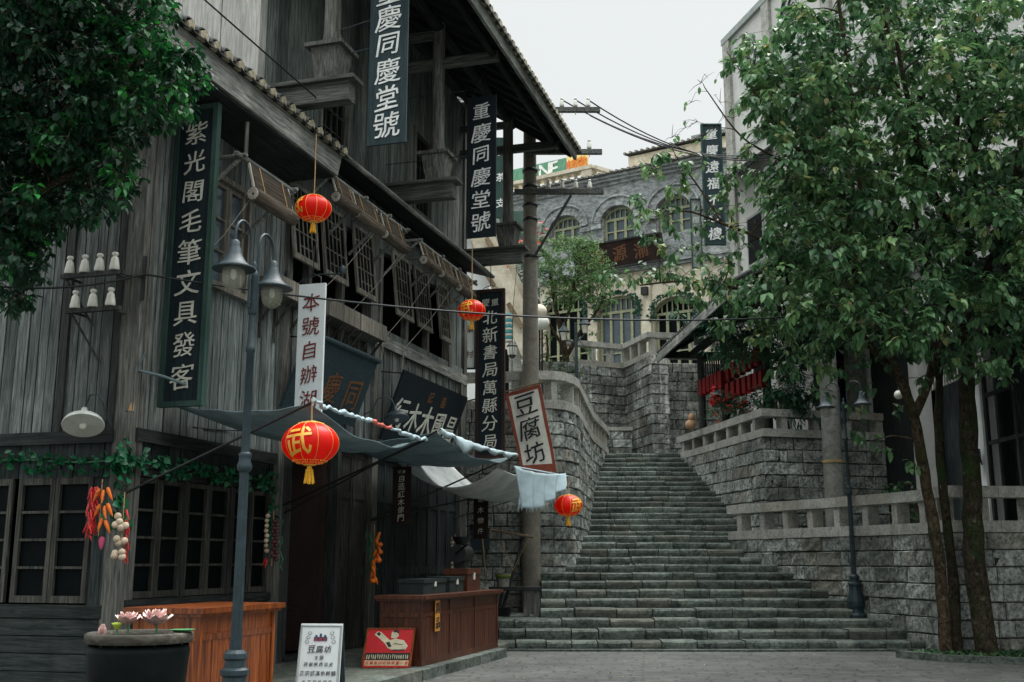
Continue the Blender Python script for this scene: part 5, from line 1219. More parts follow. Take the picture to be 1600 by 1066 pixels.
# ================================================================ BUILDINGS BEHIND
# ---- grey brick hall with cream ground floor at the head of the stairs
BD = Vector((.841, -.540, 0)).normalized(); BN = Vector((BD.y, -BD.x, 0)); B0 = Vector((4.4, 48, 0))   # BN points to the viewer
BROT = math.atan2(BD.y, BD.x)
def bpl(px, py, off=0.0):
    """photo pixel -> (u, z) on the hall's front plane"""
    r = ray(px, py); p0 = B0 + BN * off; t = (p0.dot(BN)) / r.dot(BN); P = Vector((0, 0, EYE)) + r * t; return ((P - B0).dot(BD), P.z)
hall = thing('brick_hall', 'grey brick hall with arched windows and a cream arcaded ground floor above the stairs', 'building', B0, BROT)
def hb(m, u0, u1, y0, y1, z0, z1): m.box(u0, u1, -y1, -y0, z0, z1)      # y = distance out towards the viewer
def arch_wall(m, u0, u1, z0, z1, ops, y=0.0, th=.35):
    """wall from u0..u1, z0..z1 with arched openings (a,b,zs,zspring,rise)"""
    x = u0
    for (a, b, zs, zp, rise) in ops:
        if a > x: hb(m, x, a, y - th, y, z0, z1)
        if zs > z0: hb(m, a, b, y - th, y, z0, zs)
        n = 10; pts = []
        for k in range(n + 1):
            t_ = -1 + 2 * k / n; pts.append((a + (b - a) * k / n, zp + rise * math.sqrt(max(0, 1 - t_ * t_ * .92))))
        for (p, q) in zip(pts, pts[1:]):
            m.add([(p[0], -y, p[1]), (q[0], -y, q[1]), (q[0], -y, z1), (p[0], -y, z1), (p[0], -y + th, p[1]), (q[0], -y + th, q[1]), (q[0], -y + th, z1), (p[0], -y + th, z1)], [(0, 1, 2, 3), (4, 7, 6, 5), (0, 4, 5, 1), (3, 2, 6, 7)], .5)
        x = b
    if u1 > x: hb(m, x, u1, y - th, y, z0, z1)
ZB = bpl(950, 431)[1]; ZC = bpl(950, 291)[1]; ZF = 8.87
def gw(parent, a, b, z0, zp, rise, cols, rows, y=-.2, mat='olive', glass='pane_sky'):
    m = MB(); f = .10; n = 10
    hb(m, a, a + f, y - .08, y, z0, zp); hb(m, b - f, b, y - .08, y, z0, zp); hb(m, a, b, y - .079, y + .002, zp - .06, zp + .06); hb(m, a, b, y - .078, y + .003, z0, z0 + .1)
    for c_ in range(1, cols): x = a + (b - a) * c_ / cols; hb(m, x - .06, x + .06, y - .076, y + .004, z0, zp)
    for r_ in range(1, rows): z = z0 + (zp - z0) * r_ / rows; hb(m, a, b, y - .074, y - .004, z - .03, z + .03)
    for c_ in range(1, cols * 2):
        x = a + (b - a) * c_ / (cols * 2); t_ = -1 + 2 * c_ / (cols * 2); hb(m, x - .025, x + .025, y - .07, y - .006, zp, zp + rise * math.sqrt(max(0, 1 - t_ * t_ * .92)))
    for k in range(n):
        t0, t1 = -1 + 2 * k / n, -1 + 2 * (k + 1) / n; P = [(a + (b - a) * (t_ + 1) / 2, zp + rise * math.sqrt(max(0, 1 - t_ * t_ * .92))) for t_ in (t0, t1)]
        m.beam((P[0][0], -y + .04, P[0][1] - .05), (P[1][0], -y + .04, P[1][1] - .05), .08, .1)
    w = m.build('window', M[mat], parent)
    g_ = MB(); hb(g_, a, b, y - .10, y - .085, z0, zp + rise); g_.build('pane', M[glass], w)
U_W = []
for pl, pr, pyt, pyb in ((862, 911, 343, 400), (943, 991, 322, 378), (1026, 1080, 300, 372)):
    u0, _ = bpl(pl, pyb); u1, _ = bpl(pr, pyb); mid = (pl + pr) / 2; _, zt = bpl(mid, pyt); _, zb = bpl(mid, pyb); U_W.append((u0, u1, zb, zt - .55, .55))
uA, _ = bpl(815, 300); uZ = 13.0
dw = U_W[1][0] - U_W[0][0]
ww_ = U_W[1][1] - U_W[1][0]
ops = [(U_W[1][0] + dw * k, U_W[1][0] + dw * k + ww_, U_W[1][2], U_W[1][3], .55) for k in range(-1, 3)]
m = MB(); arch_wall(m, uA - 6, uZ, ZB, ZC, ops); m.build('brick_wall', M['brickgrey'], hall)
for a, b, zs, zp, rise in ops:
    gw(hall, a, b, zs, zp, rise, 3, 2)
    m = MB(); n = 26
    for k in range(n):
        t0 = math.pi * (1 - (k + .5) / n); c_ = (a + b) / 2; R1_ = (b - a) / 2
        P0_ = Vector((c_ + (R1_ + .05) * math.cos(t0), -.0, zp - .12 + (rise + .12) * math.sin(t0) * 1.0)); P1_ = Vector((c_ + (R1_ + .42) * math.cos(t0), -.0, zp - .12 + (rise + .52) * math.sin(t0)))
        m.beam(P0_ + Vector((0, -.08, 0)), P1_ + Vector((0, -.08, 0)), .15, .16 + .03 * (k % 2), up=(0, -1, 0))
    m.tube([((a + b) / 2 + ((b - a) / 2 + .46) * math.cos(math.pi * (1 - q / 20)), -.2, zp - .12 + (rise + .56) * math.sin(math.pi * q / 20)) for q in range(21)], .055, 6); hb(m, a - .55, a - .02, 0, .22, zp - .42, zp - .2); hb(m, b + .02, b + .55, 0, .12, zp - .42, zp - .2); m.build('arch_hood', M['brickgrey'], hall)
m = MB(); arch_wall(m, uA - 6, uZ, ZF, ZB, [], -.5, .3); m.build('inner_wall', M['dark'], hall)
dops = []
for pl, pr in ((852, 918), (935, 1002), (1023, 1092)):
    u0, _ = bpl(pl, 520); u1, _ = bpl(pr, 520); _, zt = bpl((pl + pr) / 2, 462); dops.append((u0, u1, ZF, zt - .7, .7))
m = MB(); arch_wall(m, uA - 6, uZ, ZF, ZB - .02, dops, -.0, .3); m.build('arcade_wall', M['cream'], hall)
for i, (a, b, zs, zp, rise) in enumerate(dops):
    gw(hall, a + .02, b - .02, zs, zp, rise, 4, 2, glass='pane_sky' if i == 1 else 'pane')
    m = MB(); rr = random.Random(i)
    for k in range(240):
        t_ = rr.uniform(-.15, 1.15) * math.pi; q = (b - a) / 2 + rr.uniform(-.12, .16); c_ = Vector(((a + b) / 2 + q * math.cos(t_), -.08 - rr.uniform(0, .25), zp + (rise + .12) * max(math.sin(t_), -.9)))
        d = Vector((rr.uniform(-1, 1), rr.uniform(-1, .2), rr.uniform(-1, .6))).normalized(); s2 = d.cross(Vector((0, 1, .3))).normalized() * .05
        m.add([c_, c_ + d * .08 + s2, c_ + d * .17, c_ + d * .08 - s2], [(0, 1, 2, 3)], rr.random() * .5)
    m.build('leaf_garland', M['leaf_pine'], hall)
m = MB()
for a in (dops[0][1] + .1, dops[1][1] + .1, dops[2][1] + .1): hb(m, a, a + .45, 0, .12, ZF, ZB - .3)
m.build('pilasters', M['cream'], hall)
for u in (dops[1][1] + .32, dops[0][1] + .32):
    m = MB(); hb(m, u - .14, u + .14, .12, .3, ZF + 1.15, ZF + 1.65); m.build('wall_box', M['olive'], hall)
    m = MB(); hb(m, u - .14, u + .14, .12, .34, ZB - 1.2, ZB - .85); m.build('speaker', M['black_iron'], hall)
m = MB(); hb(m, uA - 6, uZ, 0, .22, ZB - .02, ZB + .12); hb(m, uA - 6, uZ, 0, .32, ZB + .12, ZB + .22); hb(m, uA - 6, uZ, 0, .14, ZB + .22, ZB + .42); m.build('string_course', M['brickgrey'], hall)
m = MB(); hb(m, uA - 6, uZ, -.2, .12, ZC, ZC + .15); hb(m, uA - 6, uZ, -.2, .24, ZC + .15, ZC + .28); hb(m, uA - 6, uZ, -.2, .36, ZC + .28, ZC + .40); m.build('cornice', M['brickgrey'], hall)
def tile_row(parent, u0, u1, y, z, pitch=.3, depth=1.2, drop=.35, name='roof_tiles'):
    m = MB(); u = u0
    m.hexa([(u0, -y, z), (u1, -y, z), (u1, -y + depth, z + drop), (u0, -y + depth, z + drop)], [(u0, -y, z + .05), (u1, -y, z + .05), (u1, -y + depth, z + drop + .05), (u0, -y + depth, z + drop + .05)])
    while u < u1: m.tube([(u, -y - .02, z + .07), (u, -y + depth, z + drop + .07)], .075, 6); u += pitch
    o = m.build(name, M['tile'], parent); e = MB(); u = u0
    while u < u1: e.tube([(u, -y - .03, z + .07), (u, -y - .022, z + .07)], .05, 6); u += pitch
    e.build('tile_ends', M['tile_end'], o)
tile_row(hall, uA - 6, uZ, .45, ZC + .40)
# set-back upper storey in cream with its own tiled edge
uS, zS = bpl(990, 290, -2.5)
m = MB(); hb(m, uS - 3.2, uS, -6, -2.2, ZC, ZC + 1.2); hb(m, uS, uZ + 4, -6, -2.0, ZC, ZC + 2.05); m.build('upper_wall', M['cream'], hall)
tile_row(hall, uS - 3.4, uS + .05, -2.0, ZC + 1.2); tile_row(hall, uS - .1, uZ + 4, -1.8, ZC + 2.1, depth=2)
m = MB(); hb(m, uS + 1.6, uS + 6, -2.05, -1.97, ZC + .8, ZC + 1.5); m.build('strip_window', M['pane_sky'], hall)
m = MB(); hb(m, uS - 3.4, uZ + 3, -5, -3.2, ZC + 1.5, ZC + 2.0); hb(m, uS + 2.5, uZ + 4, -6, -3.8, ZC + 2.5, ZC + 3.2); m.build('ridge_wall', M['grey_trim'], hall)
# roof balustrade at left and the cream corner pier
uL, _ = bpl(835, 280); uR, _ = bpl(912, 280)
m = MB(); hb(m, uL - 5, uR + .1, -.9, -.45, ZC + .40, ZC + .50); hb(m, uL - 5, uR + .25, -1.0, -.35, ZC + 1.22, ZC + 1.40); hb(m, uR - .35, uR + .2, -.98, -.4, ZC + .50, ZC + 1.22); m.build('roof_parapet', M['cream'], hall)
m = MB(); m.beam((uR + .2, .6, ZC + 1.31), (uR + 2.0, 2.0, ZC + .7), .35, .16); m.build('roof_parapet', M['cream'], hall)
u = uL - 4.8
while u < uR - .5:
    m = MB(); m.lathe([(.13, 0), (.13, .05), (.08, .08), (.13, .27), (.12, .36), (.07, .6), (.12, .66), (.12, .72)], (u, .68, ZC + .5), 10); m.build('baluster', M['cream'], hall); u += .42
# rooftop billboards
t = thing('rooftop_billboard', 'green and white rooftop billboard reading INE behind the roof corner', 'billboard', B0, BROT)
zb0 = ZC + 1.42; u1_, _ = bpl(884, 268, -1.4)
m = MB(); hb(m, u1_ - 3.2, u1_, -1.5, -1.4, zb0, zb0 + 1.05); m.build('panel', m_plain("green_billboard", (.10, .25, .16), .6), t)
m = MB(); hb(m, u1_ - 3.2, u1_ + .02, -1.39, -1.37, zb0, zb0 + .16); m.build('yellow_strip', m_plain("yellow_billboard", (.75, .55, .08), .6), t)
m = MB()
for i, ch in enumerate('INE'): letter(m, ch, (u1_ - 1.75 + .55 * i, 1.37, zb0 + .62), (1, 0, 0), (0, 0, 1), .95, .03, 0)
m.build('lettering', M['letter_white'], t)
t = thing('rooftop_billboard', 'yellow rooftop billboard with red and orange characters on the cream parapet', 'billboard', B0, BROT)
u2, _ = bpl(886, 262, -1.4); u3, _ = bpl(918, 262, -1.4)
m = MB(); hb(m, u2, u3, -1.5, -1.4, zb0 + .1, zb0 + 1.15); m.build('panel', m_plain("yellow_panel", (.80, .62, .25), .6), t)
m = MB()
for i, ch in enumerate('烤活魚'): letter(m, ch, (u2 + (u3 - u2) * (.25 + .27 * i), 1.37, zb0 + .62), (1, 0, 0), (0, 0, 1), .62, .03)
m.build('lettering', m_plain("orange_characters", (.65, .20, .03), .6), t)
m = MB(); hb(m, u2 + .02, u2 + .14, -1.39, -1.36, zb0 + .1, zb0 + .8); m.build('red_mark', m_plain("red_mark", (.65, .03, .02), .6), t)
# brown name board leaning out over the arcade
t = thing('signboard', 'long brown name board with bronze characters on the grey brick hall', 'shop sign', B0, BROT)
ua, za = bpl(903, 428, .4); ub, zb_ = bpl(1040, 404, .4); zt_ = bpl(1040, 370, .8)[1]
m = MB(); m.hexa([(ua, -.3, za - .05), (ub, -.3, za - .05), (ub, -.4, za - .05), (ua, -.4, za - .05)], [(ua, -.75, za + 1.15), (ub, -.75, za + 1.15), (ub, -.85, za + 1.15), (ua, -.85, za + 1.15)]) if False else None
A = [Vector((ua, -.45, za)), Vector((ub, -.45, za)), Vector((ub, -.85, za + 1.12)), Vector((ua, -.85, za + 1.12))]; nrm = (A[1] - A[0]).cross(A[3] - A[0]).normalized()
m.hexa([p - nrm * .08 for p in A], A); m.build('board', M['sign_brown'], t)
m = MB(); vv = (A[3] - A[0]).normalized()
for a_, b2 in ((0, 1), (1, 2), (2, 3), (3, 0)): m.beam(A[a_] + nrm * .02, A[b2] + nrm * .02, .1, .08)
m.build('frame', M['post_dark'], t); m = MB()
for i, ch in enumerate('德源渝'): letter(m, ch, A[0] + Vector(((ub - ua) * (.28 + .24 * i), 0, 0)) + vv * .6, (1, 0, 0), vv, .72, .02)
m.build('lettering', M['letter_gold'], t)
hall_back = MB(); hb(hall_back, uA - 6, uZ + 4, -9, -8.8, ZF, ZC + 3); hb(hall_back, uA - 6, uZ + 4, -8.8, -.3, ZC - .1, ZC + .1); hb(hall_back, uA - 6.1, uA - 6, -8.8, 0, ZF, ZC); hb(hall_back, uZ, uZ + .2, -8.8, 0, ZF, ZC); hall_back.build('back_wall', M['cream'], hall)

# ---- tall white rendered building at the right
WD = Vector((.25, -.968, 0)).normalized(); W0 = atY(1133, 62, 40); ZW = W0.z; WROT = math.atan2(WD.y, WD.x)
wh = thing('white_building', 'tall white rendered building with grey edged parapet behind the right trees', 'building', (W0.x, W0.y, 0), WROT)
# local x runs towards the viewer, local y = away from the street
m = MB(); m.box(0, 16, 0, 9, 4.8, ZW - .25); m.build('wall', M['white_wall'], wh)
m = MB(); m.box(-.12, 16.1, -.14, .3, ZW - .25, ZW); m.box(-.12, .5, -.12, 9, ZW - .24, ZW - .01); m.build('parapet_coping', M['grey_trim'], wh)
for x in (-.06, 3.2, 7.2, 11.2):
    m = MB(); m.box(x, x + .55, -.12, .2, 4.8, ZW - .26); m.build('pilaster', M['cap'], wh)
for z in (ZW - 3.2, ZW - 5.2):
    m = MB(); m.box(.5, 16, -.09, .1, z, z + .16); m.build('moulding', M['grey_trim'], wh)
for x, z in ((1.9, ZW - 1.6), (5.1, ZW - 1.5), (9.3, ZW - 1.5)):
    m = MB(); m.tube([(x + .62 * math.cos(a), -.03, z + .8 * math.sin(a)) for a in [2 * math.pi * k / 28 for k in range(29)]], .04, 5); m.tube([(x + .5 * math.cos(a), -.03, z + .65 * math.sin(a)) for a in [2 * math.pi * k / 28 for k in range(29)]], .02, 5)
    for k in range(5): a = 2 * math.pi * k / 5; m.tube([(x, -.03, z), (x + .25 * math.cos(a + .5), -.03, z + .35 * math.sin(a + .5)), (x + .45 * math.cos(a), -.03, z + .58 * math.sin(a))], .04, 5)
    m.build('round_ornament', M['iron_lamp'], wh)
for x0, x1, z in ((.6, 3.6, ZW - 6.6), (3.9, 7.4, ZW - 4.2), (4.5, 9.5, ZW - 8.5)):
    m = MB(); u = x0; m.hexa([(x0, -1.0, z), (x1, -1.0, z), (x1, 0, z + .75), (x0, 0, z + .75)], [(x0, -1.0, z + .06), (x1, -1.0, z + .06), (x1, 0, z + .81), (x0, 0, z + .81)])
    while u < x1: m.tube([(u, -1.03, z + .08), (u, 0, z + .83)], .08, 6); u += .3
    m.build('tiled_canopy', M['tile'], wh)
for x in (1.2, 4.6, 8.6):
    for z in (8, 12.2):
        m = MB(); m.box(x, x + 1.3, -.05, .05, z, z + 1.9); w = m.build('window', M['grey_trim'], wh); m = MB(); m.box(x + .1, x + 1.2, -.065, -.04, z + .1, z + 1.8); m.build('pane', M['pane'], w)
# vertical sign on that corner
def vsign(label, px0, px1, py0, py1, Y, text, board, ink, bold=.03, frame=None, rot=0.0):
    a, b_ = atY(px0, py1, Y), atY(px1, py1, Y); zt = atY(px0, py0, Y).z; w = b_.x - a.x; c_ = (a + b_) / 2
    t = thing('vertical_sign', label, 'sign', (c_.x, Y, a.z), rot); H_ = zt - a.z
    m = MB(); m.box(-w / 2, w / 2, 0, .1, 0, H_); m.build('board', M[board], t)
    if frame:
        m = MB(); f = w * .09; m.box(-w / 2 - f, -w / 2, -.04, .12, -f, H_ + f); m.box(w / 2, w / 2 + f, -.04, .12, -f, H_ + f); m.box(-w / 2, w / 2, -.038, .118, H_, H_ + f); m.box(-w / 2, w / 2, -.038, .118, -f, 0); m.build('frame', M[frame], t)
    m = MB(); n = len(text)
    for i, ch in enumerate(text): letter(m, ch, (0, -.005, H_ * (1 - (i + .55) / (n + .1))), (1, 0, 0), (0, 0, 1), min(w * .78, H_ / n * .72), bold)
    m.build('lettering', M[ink], t); return t
vsign('tall dark sign with white characters hung on the white building behind twigs', 1104, 1132, 196, 380, 36, '重慶遠福不心樓', 'sign_slate', 'letter_white', .03, 'sign_frame')
vsign('pale narrow sign board beside the brick hall, left of the dark vertical sign', 1083, 1097, 312, 418, 37, '沁園春茶樓', 'grey_trim', 'letter_white', .02, 'sign_frame')

# ---- cream stair house at the left behind the timber house
ch = thing('cream_building', 'cream and white building with a slanting outside stair behind the timber house', 'building', (-1.0, 31, 4.88))
m = MB(); m.box(-9, .25, 3.4, 8, 0, 16.5); m.build('wall', M['white_wall'], ch)
def cpt(px, py, Y): p = atY(px, py, Y); return Vector((p.x + 1.0, p.y - 31, p.z - 4.88))
Yc = 34.2
m = MB(); a, b_ = cpt(735, 330, Yc), cpt(836, 560, Yc); m.beam(a, b_, .5, .75); m.beam(cpt(770, 352, Yc), cpt(846, 530, Yc), .3, .22); m.build('stair_stringer', M['cream'], ch)
for x0, y0, x1, y1 in ((752, 415, 772, 447), (760, 372, 780, 404), (794, 474, 816, 512)):
    m = MB(); m.beam(cpt(x0, y0, Yc - .35), cpt(x1, y1, Yc - .35), .08, .14); m.build('rail', M['stick'], ch)
m = MB(); q = [cpt(*p, Yc + .2) for p in ((777, 330), (838, 330), (846, 505), (800, 440))]; m.hexa([p + Vector((0, .1, 0)) for p in q], q); m.build('green_panel', m_plain("green_panel_paint", (.06, .115, .09), .7), ch)
m = MB()
for i in range(16):
    p = cpt(790 + (i % 4) * 13 + i, 385 + (i // 4) * 26 + (i % 4) * 10, Yc + .18); letter(m, '州沁川水竹長江清'[i % 8], p, (1, 0, -.3), (0, 0, 1), .36, .0)
m.build('panel_lettering', M['letter'], ch)
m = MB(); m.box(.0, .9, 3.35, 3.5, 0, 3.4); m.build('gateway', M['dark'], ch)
m = MB(); m.box(.9, 1.3, 3.2, 3.6, 0, 3.6); m.build('gate_post', M['cap'], ch)
for x, z in ((-1.7, 8.6), (-.7, 8.6), (-2.8, 12), (-.9, 12)):
    m = MB(); m.box(x, x + .75, 3.33, 3.41, z, z + 1.5); w = m.build('window', M['grey_trim'], ch); m = MB(); m.box(x + .07, x + .68, 3.31, 3.335, z + .08, z + 1.42); m.build('pane', M['pane_sky'], w)
vsign('green sign with white characters glimpsed behind the last gallery column', 772, 792, 215, 340, 33.5, '餐茶支', 'sign_frame', 'letter_white', .02)
vsign('narrow white framed sign with brown characters at the house end', 726, 741, 455, 575, 26.5, '紅染村', 'white_board', 'letter_gold', .02, 'sign_navy')
vsign('pale notice panel with dark characters between columns and green sign', 716, 730, 395, 460, 28, '公告', 'white_board', 'letter_black', .01)
# striped paper lantern and wall lantern by the gate
t = thing('striped_pennant', 'teal and white striped tube pennant hanging by the gateway', 'pennant', cpt(795, 535, 33) + Vector((-1, 31, 4.88)))
m = MB(); m2 = MB()
for k in range(10): (m if k % 2 else m2).lathe([(.10, k * .09), (.13, k * .09 + .02), (.11, k * .09 + .088)], (0, 0, 0), 12)
m.build('stripes', m_plain("teal_stripe", (.05, .30, .32), .8), t); m2.build('tube', M['banner'], t)
t = thing('wall_lantern', 'small black wall lantern with pale glass beside the striped pennant', 'lantern', cpt(800, 560, 32.8) + Vector((-1, 31, 4.88)))
m = MB(); m.lathe([(.05, 0), (.12, .08), (.16, .36), (.18, .38), (.05, .5), (.02, .56)], (0, 0, 0), 6, smooth=False); m.build('cage', M['black_iron'], t); m = MB(); m.lathe([(.125, .10), (.165, .34)], (0, 0, 0), 8); m.build('glass', M['porcelain'], t)

# ---- twin lantern post on the planter terrace
t = thing('lantern_post', 'slim dark post with three pointed lanterns beside the light green tree', 'lamp post', atY(901, 592, 36.3))
m = MB(); m.tube([(0, 0, -2), (0, 0, 1.95)], .05, 8); m.tube([(-.42, 0, 1.35), (0, 0, 1.25), (.30, 0, 1.55)], .025, 6); m.build('post', M['iron'], t)
for x, z in ((-.42, 1.35), (.30, 1.60)):
    m = MB(); m.lathe([(.06, z), (.12, z + .25), (.22, z + .27), (.05, z + .48), (.02, z + .6)], (x, 0, 0), 8, smooth=False); m.build('lantern', M['iron'], t); m = MB(); m.lathe([(.07, z - .02), (.125, z + .245)], (x, 0, 0), 8); m.build('glass', M['porcelain'], t)
for i, (px, py) in enumerate(((843, 487), (847, 505))):
    t = thing('globe_lamp', ['upper cream globe lamp just right of the concrete pole', 'lower white globe lamp just right of the concrete pole'][i], 'globe lamp', atY(px, py, 33))
    m = MB(); m.ball((0, 0, 0), .23, 14); m.build('globe', M['porcelain'] if i else M['cream'], t); m = MB(); m.tube([(0, 0, -.22), (0, .1, -.6), (0, .2, -3.2 + .2 * i)], .03, 6); m.build('stem', M['black_iron'], t)

# ---- open pavilion with red cube lanterns on the upper right terrace
E1 = atY(1030, 557, 35); E2 = atZ(1113, 480, E1.z); ed = (E2 - E1); ed.z = 0; ed.normalize(); PROT = math.atan2(ed.y, ed.x)
pv = thing('open_pavilion', 'dark timber pavilion with a low tiled roof beside the stairs', 'pavilion', (E1.x, E1.y, 4.73), PROT)
ez = E1.z - 4.73; LN = 9.5        # local x towards the viewer, local y to the right (away from the stairs)
m = MB(); m.hexa([(0, 0, ez), (LN, 0, ez), (LN, 3.6, ez + 2.1), (0, 3.6, ez + 2.1)], [(0, 0, ez + .08), (LN, 0, ez + .08), (LN, 3.6, ez + 2.18), (0, 3.6, ez + 2.18)]); m.hexa([(0, 3.6, ez + 2.1), (LN, 3.6, ez + 2.1), (LN, 7.2, ez), (0, 7.2, ez)], [(0, 3.6, ez + 2.18), (LN, 3.6, ez + 2.18), (LN, 7.2, ez + .08), (0, 7.2, ez + .08)]); m.build('roof', M['beam_dark'], pv)
m = MB(); u = 0.0
while u < LN: m.tube([(u, -.05, ez + .12), (u, 3.6, ez + 2.22)], .07, 6); m.tube([(u, 7.2, ez + .12), (u, 3.6, ez + 2.22)], .07, 6); u += .26
m.build('roof_tiles', M['tile'], pv)
m = MB(); m.box(-.02, LN, -.08, -.03, ez - .2, ez + .06); m.build('fascia_board', M['beam'], pv)
m = MB(); m.beam((-.03, -.05, ez - .05), (-.03, 3.6, ez + 2.05), .05, .22); m.build('verge_board', M['beam_dark'], pv)
m = MB(); m.box(.2, LN, .95, 1.1, ez - .1, ez + .12); m.box(.2, .35, 0, 6.5, ez - .1, ez + .1); m.build('eave_beam', M['beam_dark'], pv)
for x, y in ((.9, 1.15), (2.7, 1.42), (5.0, 2.0), (8.0, 2.6), (.9, 5.5), (5.0, 5.5), (8.0, 5.5)):
    m = MB(); m.lathe([(.16, 0), (.13, .2), (.12, ez)], (x, y, 0), 12); m.build('post', M['post_dark'], pv)
for z in (ez - 1.35, ez - .35): m = MB(); m.tube([(.9, 1.15, z), (2.7, 1.42, z), (5.0, 2.0, z), (8.0, 2.6, z)], .06, 8); m.build('rail', M['beam_dark'], pv)
m = MB(); x = 1.05
while x < 2.6: m.box(x, x + .05, 1.15 + (x - .9) * .15, 1.19 + (x - .9) * .15, ez - 1.3, ez - .4); x += .17
m.build('slats', M['post_dark'], pv)
t = thing('floodlight', 'grey floodlight fixed under the pavilion eave', 'floodlight', atY(1092, 533, 33.6))
m = MB(); m.box(-.15, .15, -.08, .08, -.13, .13); m.build('housing', M['grey_trim'], t); m = MB(); m.tube([(0, .05, .1), (.02, .3, .4)], .02, 5); m.build('bracket', M['black_iron'], t)
# cube lanterns in three rows
cl = None; rows = (((1098, 606), (1128, 592), 6, 33.6, 'lower row left of the second post'), ((1140, 583), (1184, 558), 6, 31.8, 'upper row right of the second post'), ((1140, 612), (1192, 592), 7, 31.5, 'lower row right of the second post'))
names = ['first', 'second', 'third', 'fourth', 'fifth', 'sixth', 'seventh']
for (a, b_, n, Y, txt) in rows:
    for k in range(n):
        u = k / (n - 1); P = atY(a[0] + (b_[0] - a[0]) * u, a[1] + (b_[1] - a[1]) * u, Y - 1.6 * u)
        lab = 'red cloth cube lantern, %s from the left, %s' % (names[k], txt)
        if cl is None:
            cl = thing('cube_lantern', lab, 'lantern', P, .3, 'red cube lanterns in the pavilion')
            m = MB(); m.lathe([(.10, -.25), (.138, -.20), (.138, .20), (.10, .25)], (0, 0, 0), 4, rot=math.pi / 4, smooth=False); m.build('cloth_body', M['cube_red'], cl)
            m = MB(); m.tube([(0, 0, .24), (0, 0, .42)], .008, 4); m.build('cord', M['black_iron'], cl)
        else: dup(cl, P, .3 + .1 * math.sin(k * 3), lab)
t = thing('cream_cat_figure', 'small cream beckoning figure sitting on the terrace coping left of the pavilion', 'ornament', atZ(1082, 668, 5.47))
m = MB(); m.ball((0, .3, .12), .17, 10, .9); m.ball((.03, .26, .34), .11, 10); m.ball((-.03, .26, .45), .03, 6); m.ball((.09, .26, .45), .03, 6); m.build('body', m_plain("tan_figure", (.45, .28, .16), .7), t)
t = thing('clay_jar', 'orange clay jar on the terrace behind the coping', 'jar', (6.45, 33.2, 4.73))
m = MB(); m.lathe([(.14, 0), (.2, .3), (.2, .95), (.16, 1.1)], (0, 0, 0), 14); m.build('jar', m_plain("orange_clay", (.28, .10, .04), .7), t)
t = thing('dried_wreath', 'round dark red flower ball hanging in the pavilion opening', 'flower ball', atY(1119, 627, 32.9))
m = MB()
for k in range(160):
    a = U(0, 6.28); b_ = math.acos(U(-1, 1)); d = Vector((math.sin(b_) * math.cos(a), math.sin(b_) * math.sin(a), math.cos(b_))); s2 = d.orthogonal().normalized() * .04; m.add([d * .12, d * .17 + s2, d * .22, d * .17 - s2], [(0, 1, 2, 3)], R())
m.ball((0, 0, 0), .14, 8); m.build('flower_ball', M['flower'], t)

# ---- round concrete column and the dark shop at the right
t = thing('concrete_column', 'round concrete column rising from the low terrace behind the right street lamp', 'column', (7.95, 27.0, 2.08))
m = MB(); m.lathe([(.26, 0), (.20, 7.4)], (0, 0, 0), 24); m.build('shaft', M['concrete'], t); m = MB(); m.lathe([(.262, 1.9), (.264, 1.97)], (0, 0, 0), 20); m.build('paint_mark', m_plain("yellowed_tape", (.28, .20, .09), .7), t)
sh = thing('right_shop_house', 'white and dark timber shop house behind the big trunks at the right', 'house', (9.9, 20.6, 2.08), 0)
m = MB(); m.box(.0, .3, 2.2, 2.9, 0, 6.8); m.box(.0, .3, -1.4, -.6, 0, 6.8); m.box(0, .28, -.6, 2.2, 4.3, 6.8); m.box(0, .3, 5.6, 6.2, 0, 6.8); m.box(0, .3, 9.0, 9.6, 0, 6.8); m.box(0.02, .28, 2.9, 5.6, 4.6, 6.8); m.build('wall', M['white_wall'], sh)
m = MB(); m.box(.6, .7, -6, 12, 0, 6.8); m.box(0, .6, 6.2, 9.0, 0, 6.7); m.box(-.05, 8, -6, -1.4, 0, 6.8); m.build('dark_front', M['plank_dark'], sh)
m = MB(); m.hexa([(-.5, -.8, 4.1), (-.3, 2.4, 4.1), (0, 2.4, 4.1), (0, -.8, 4.1)], [(-.75, -.8, 5.3), (-.65, 2.4, 5.3), (0, 2.4, 5.35), (0, -.8, 5.35)]); m.build('signboard', M['sign_navy'], sh)
m = MB(); letter(m, '閣', (-.66, .1, 4.75), (0, -1, 0), (-.15, 0, 1), .6, .02); letter(m, '茶', (-.66, 1.0, 4.75), (0, -1, 0), (-.15, 0, 1), .6, .02); m.build('lettering', M['letter'], sh)
m = MB(); m.hexa([(-1.1, -.7, 3.35), (-1.1, 2.5, 3.35), (0, 2.5, 3.9), (0, -.7, 3.9)], [(-1.1, -.7, 3.42), (-1.1, 2.5, 3.42), (0, 2.5, 3.97), (0, -.7, 3.97)]); m.build('canopy', M['tile'], sh)
m = MB()
for k in range(22): m.box(-1.12, -1.08, -.65 + k * .145, -.59 + k * .145, 3.02, 3.34)
m.box(-1.13, -1.07, -.7, 2.5, 3.3, 3.36); m.build('canopy_fringe', M['cap'], sh)
m = MB(); m.box(.05, .12, -.6, -.5, 0, 3.9); m.box(.05, .12, 2.1, 2.2, 0, 3.9); m.box(.05, .12, .75, .85, 0, 3.9)
for z in (.9, 1.9, 2.9): m.box(.06, .11, -.5, 2.1, z, z + .08)
m.build('door_frame', M['post_dark'], sh)
m = MB(); m.box(-.6, 9, -6, 13, 6.8, 7.0); m.build('roof', M['tile'], sh)
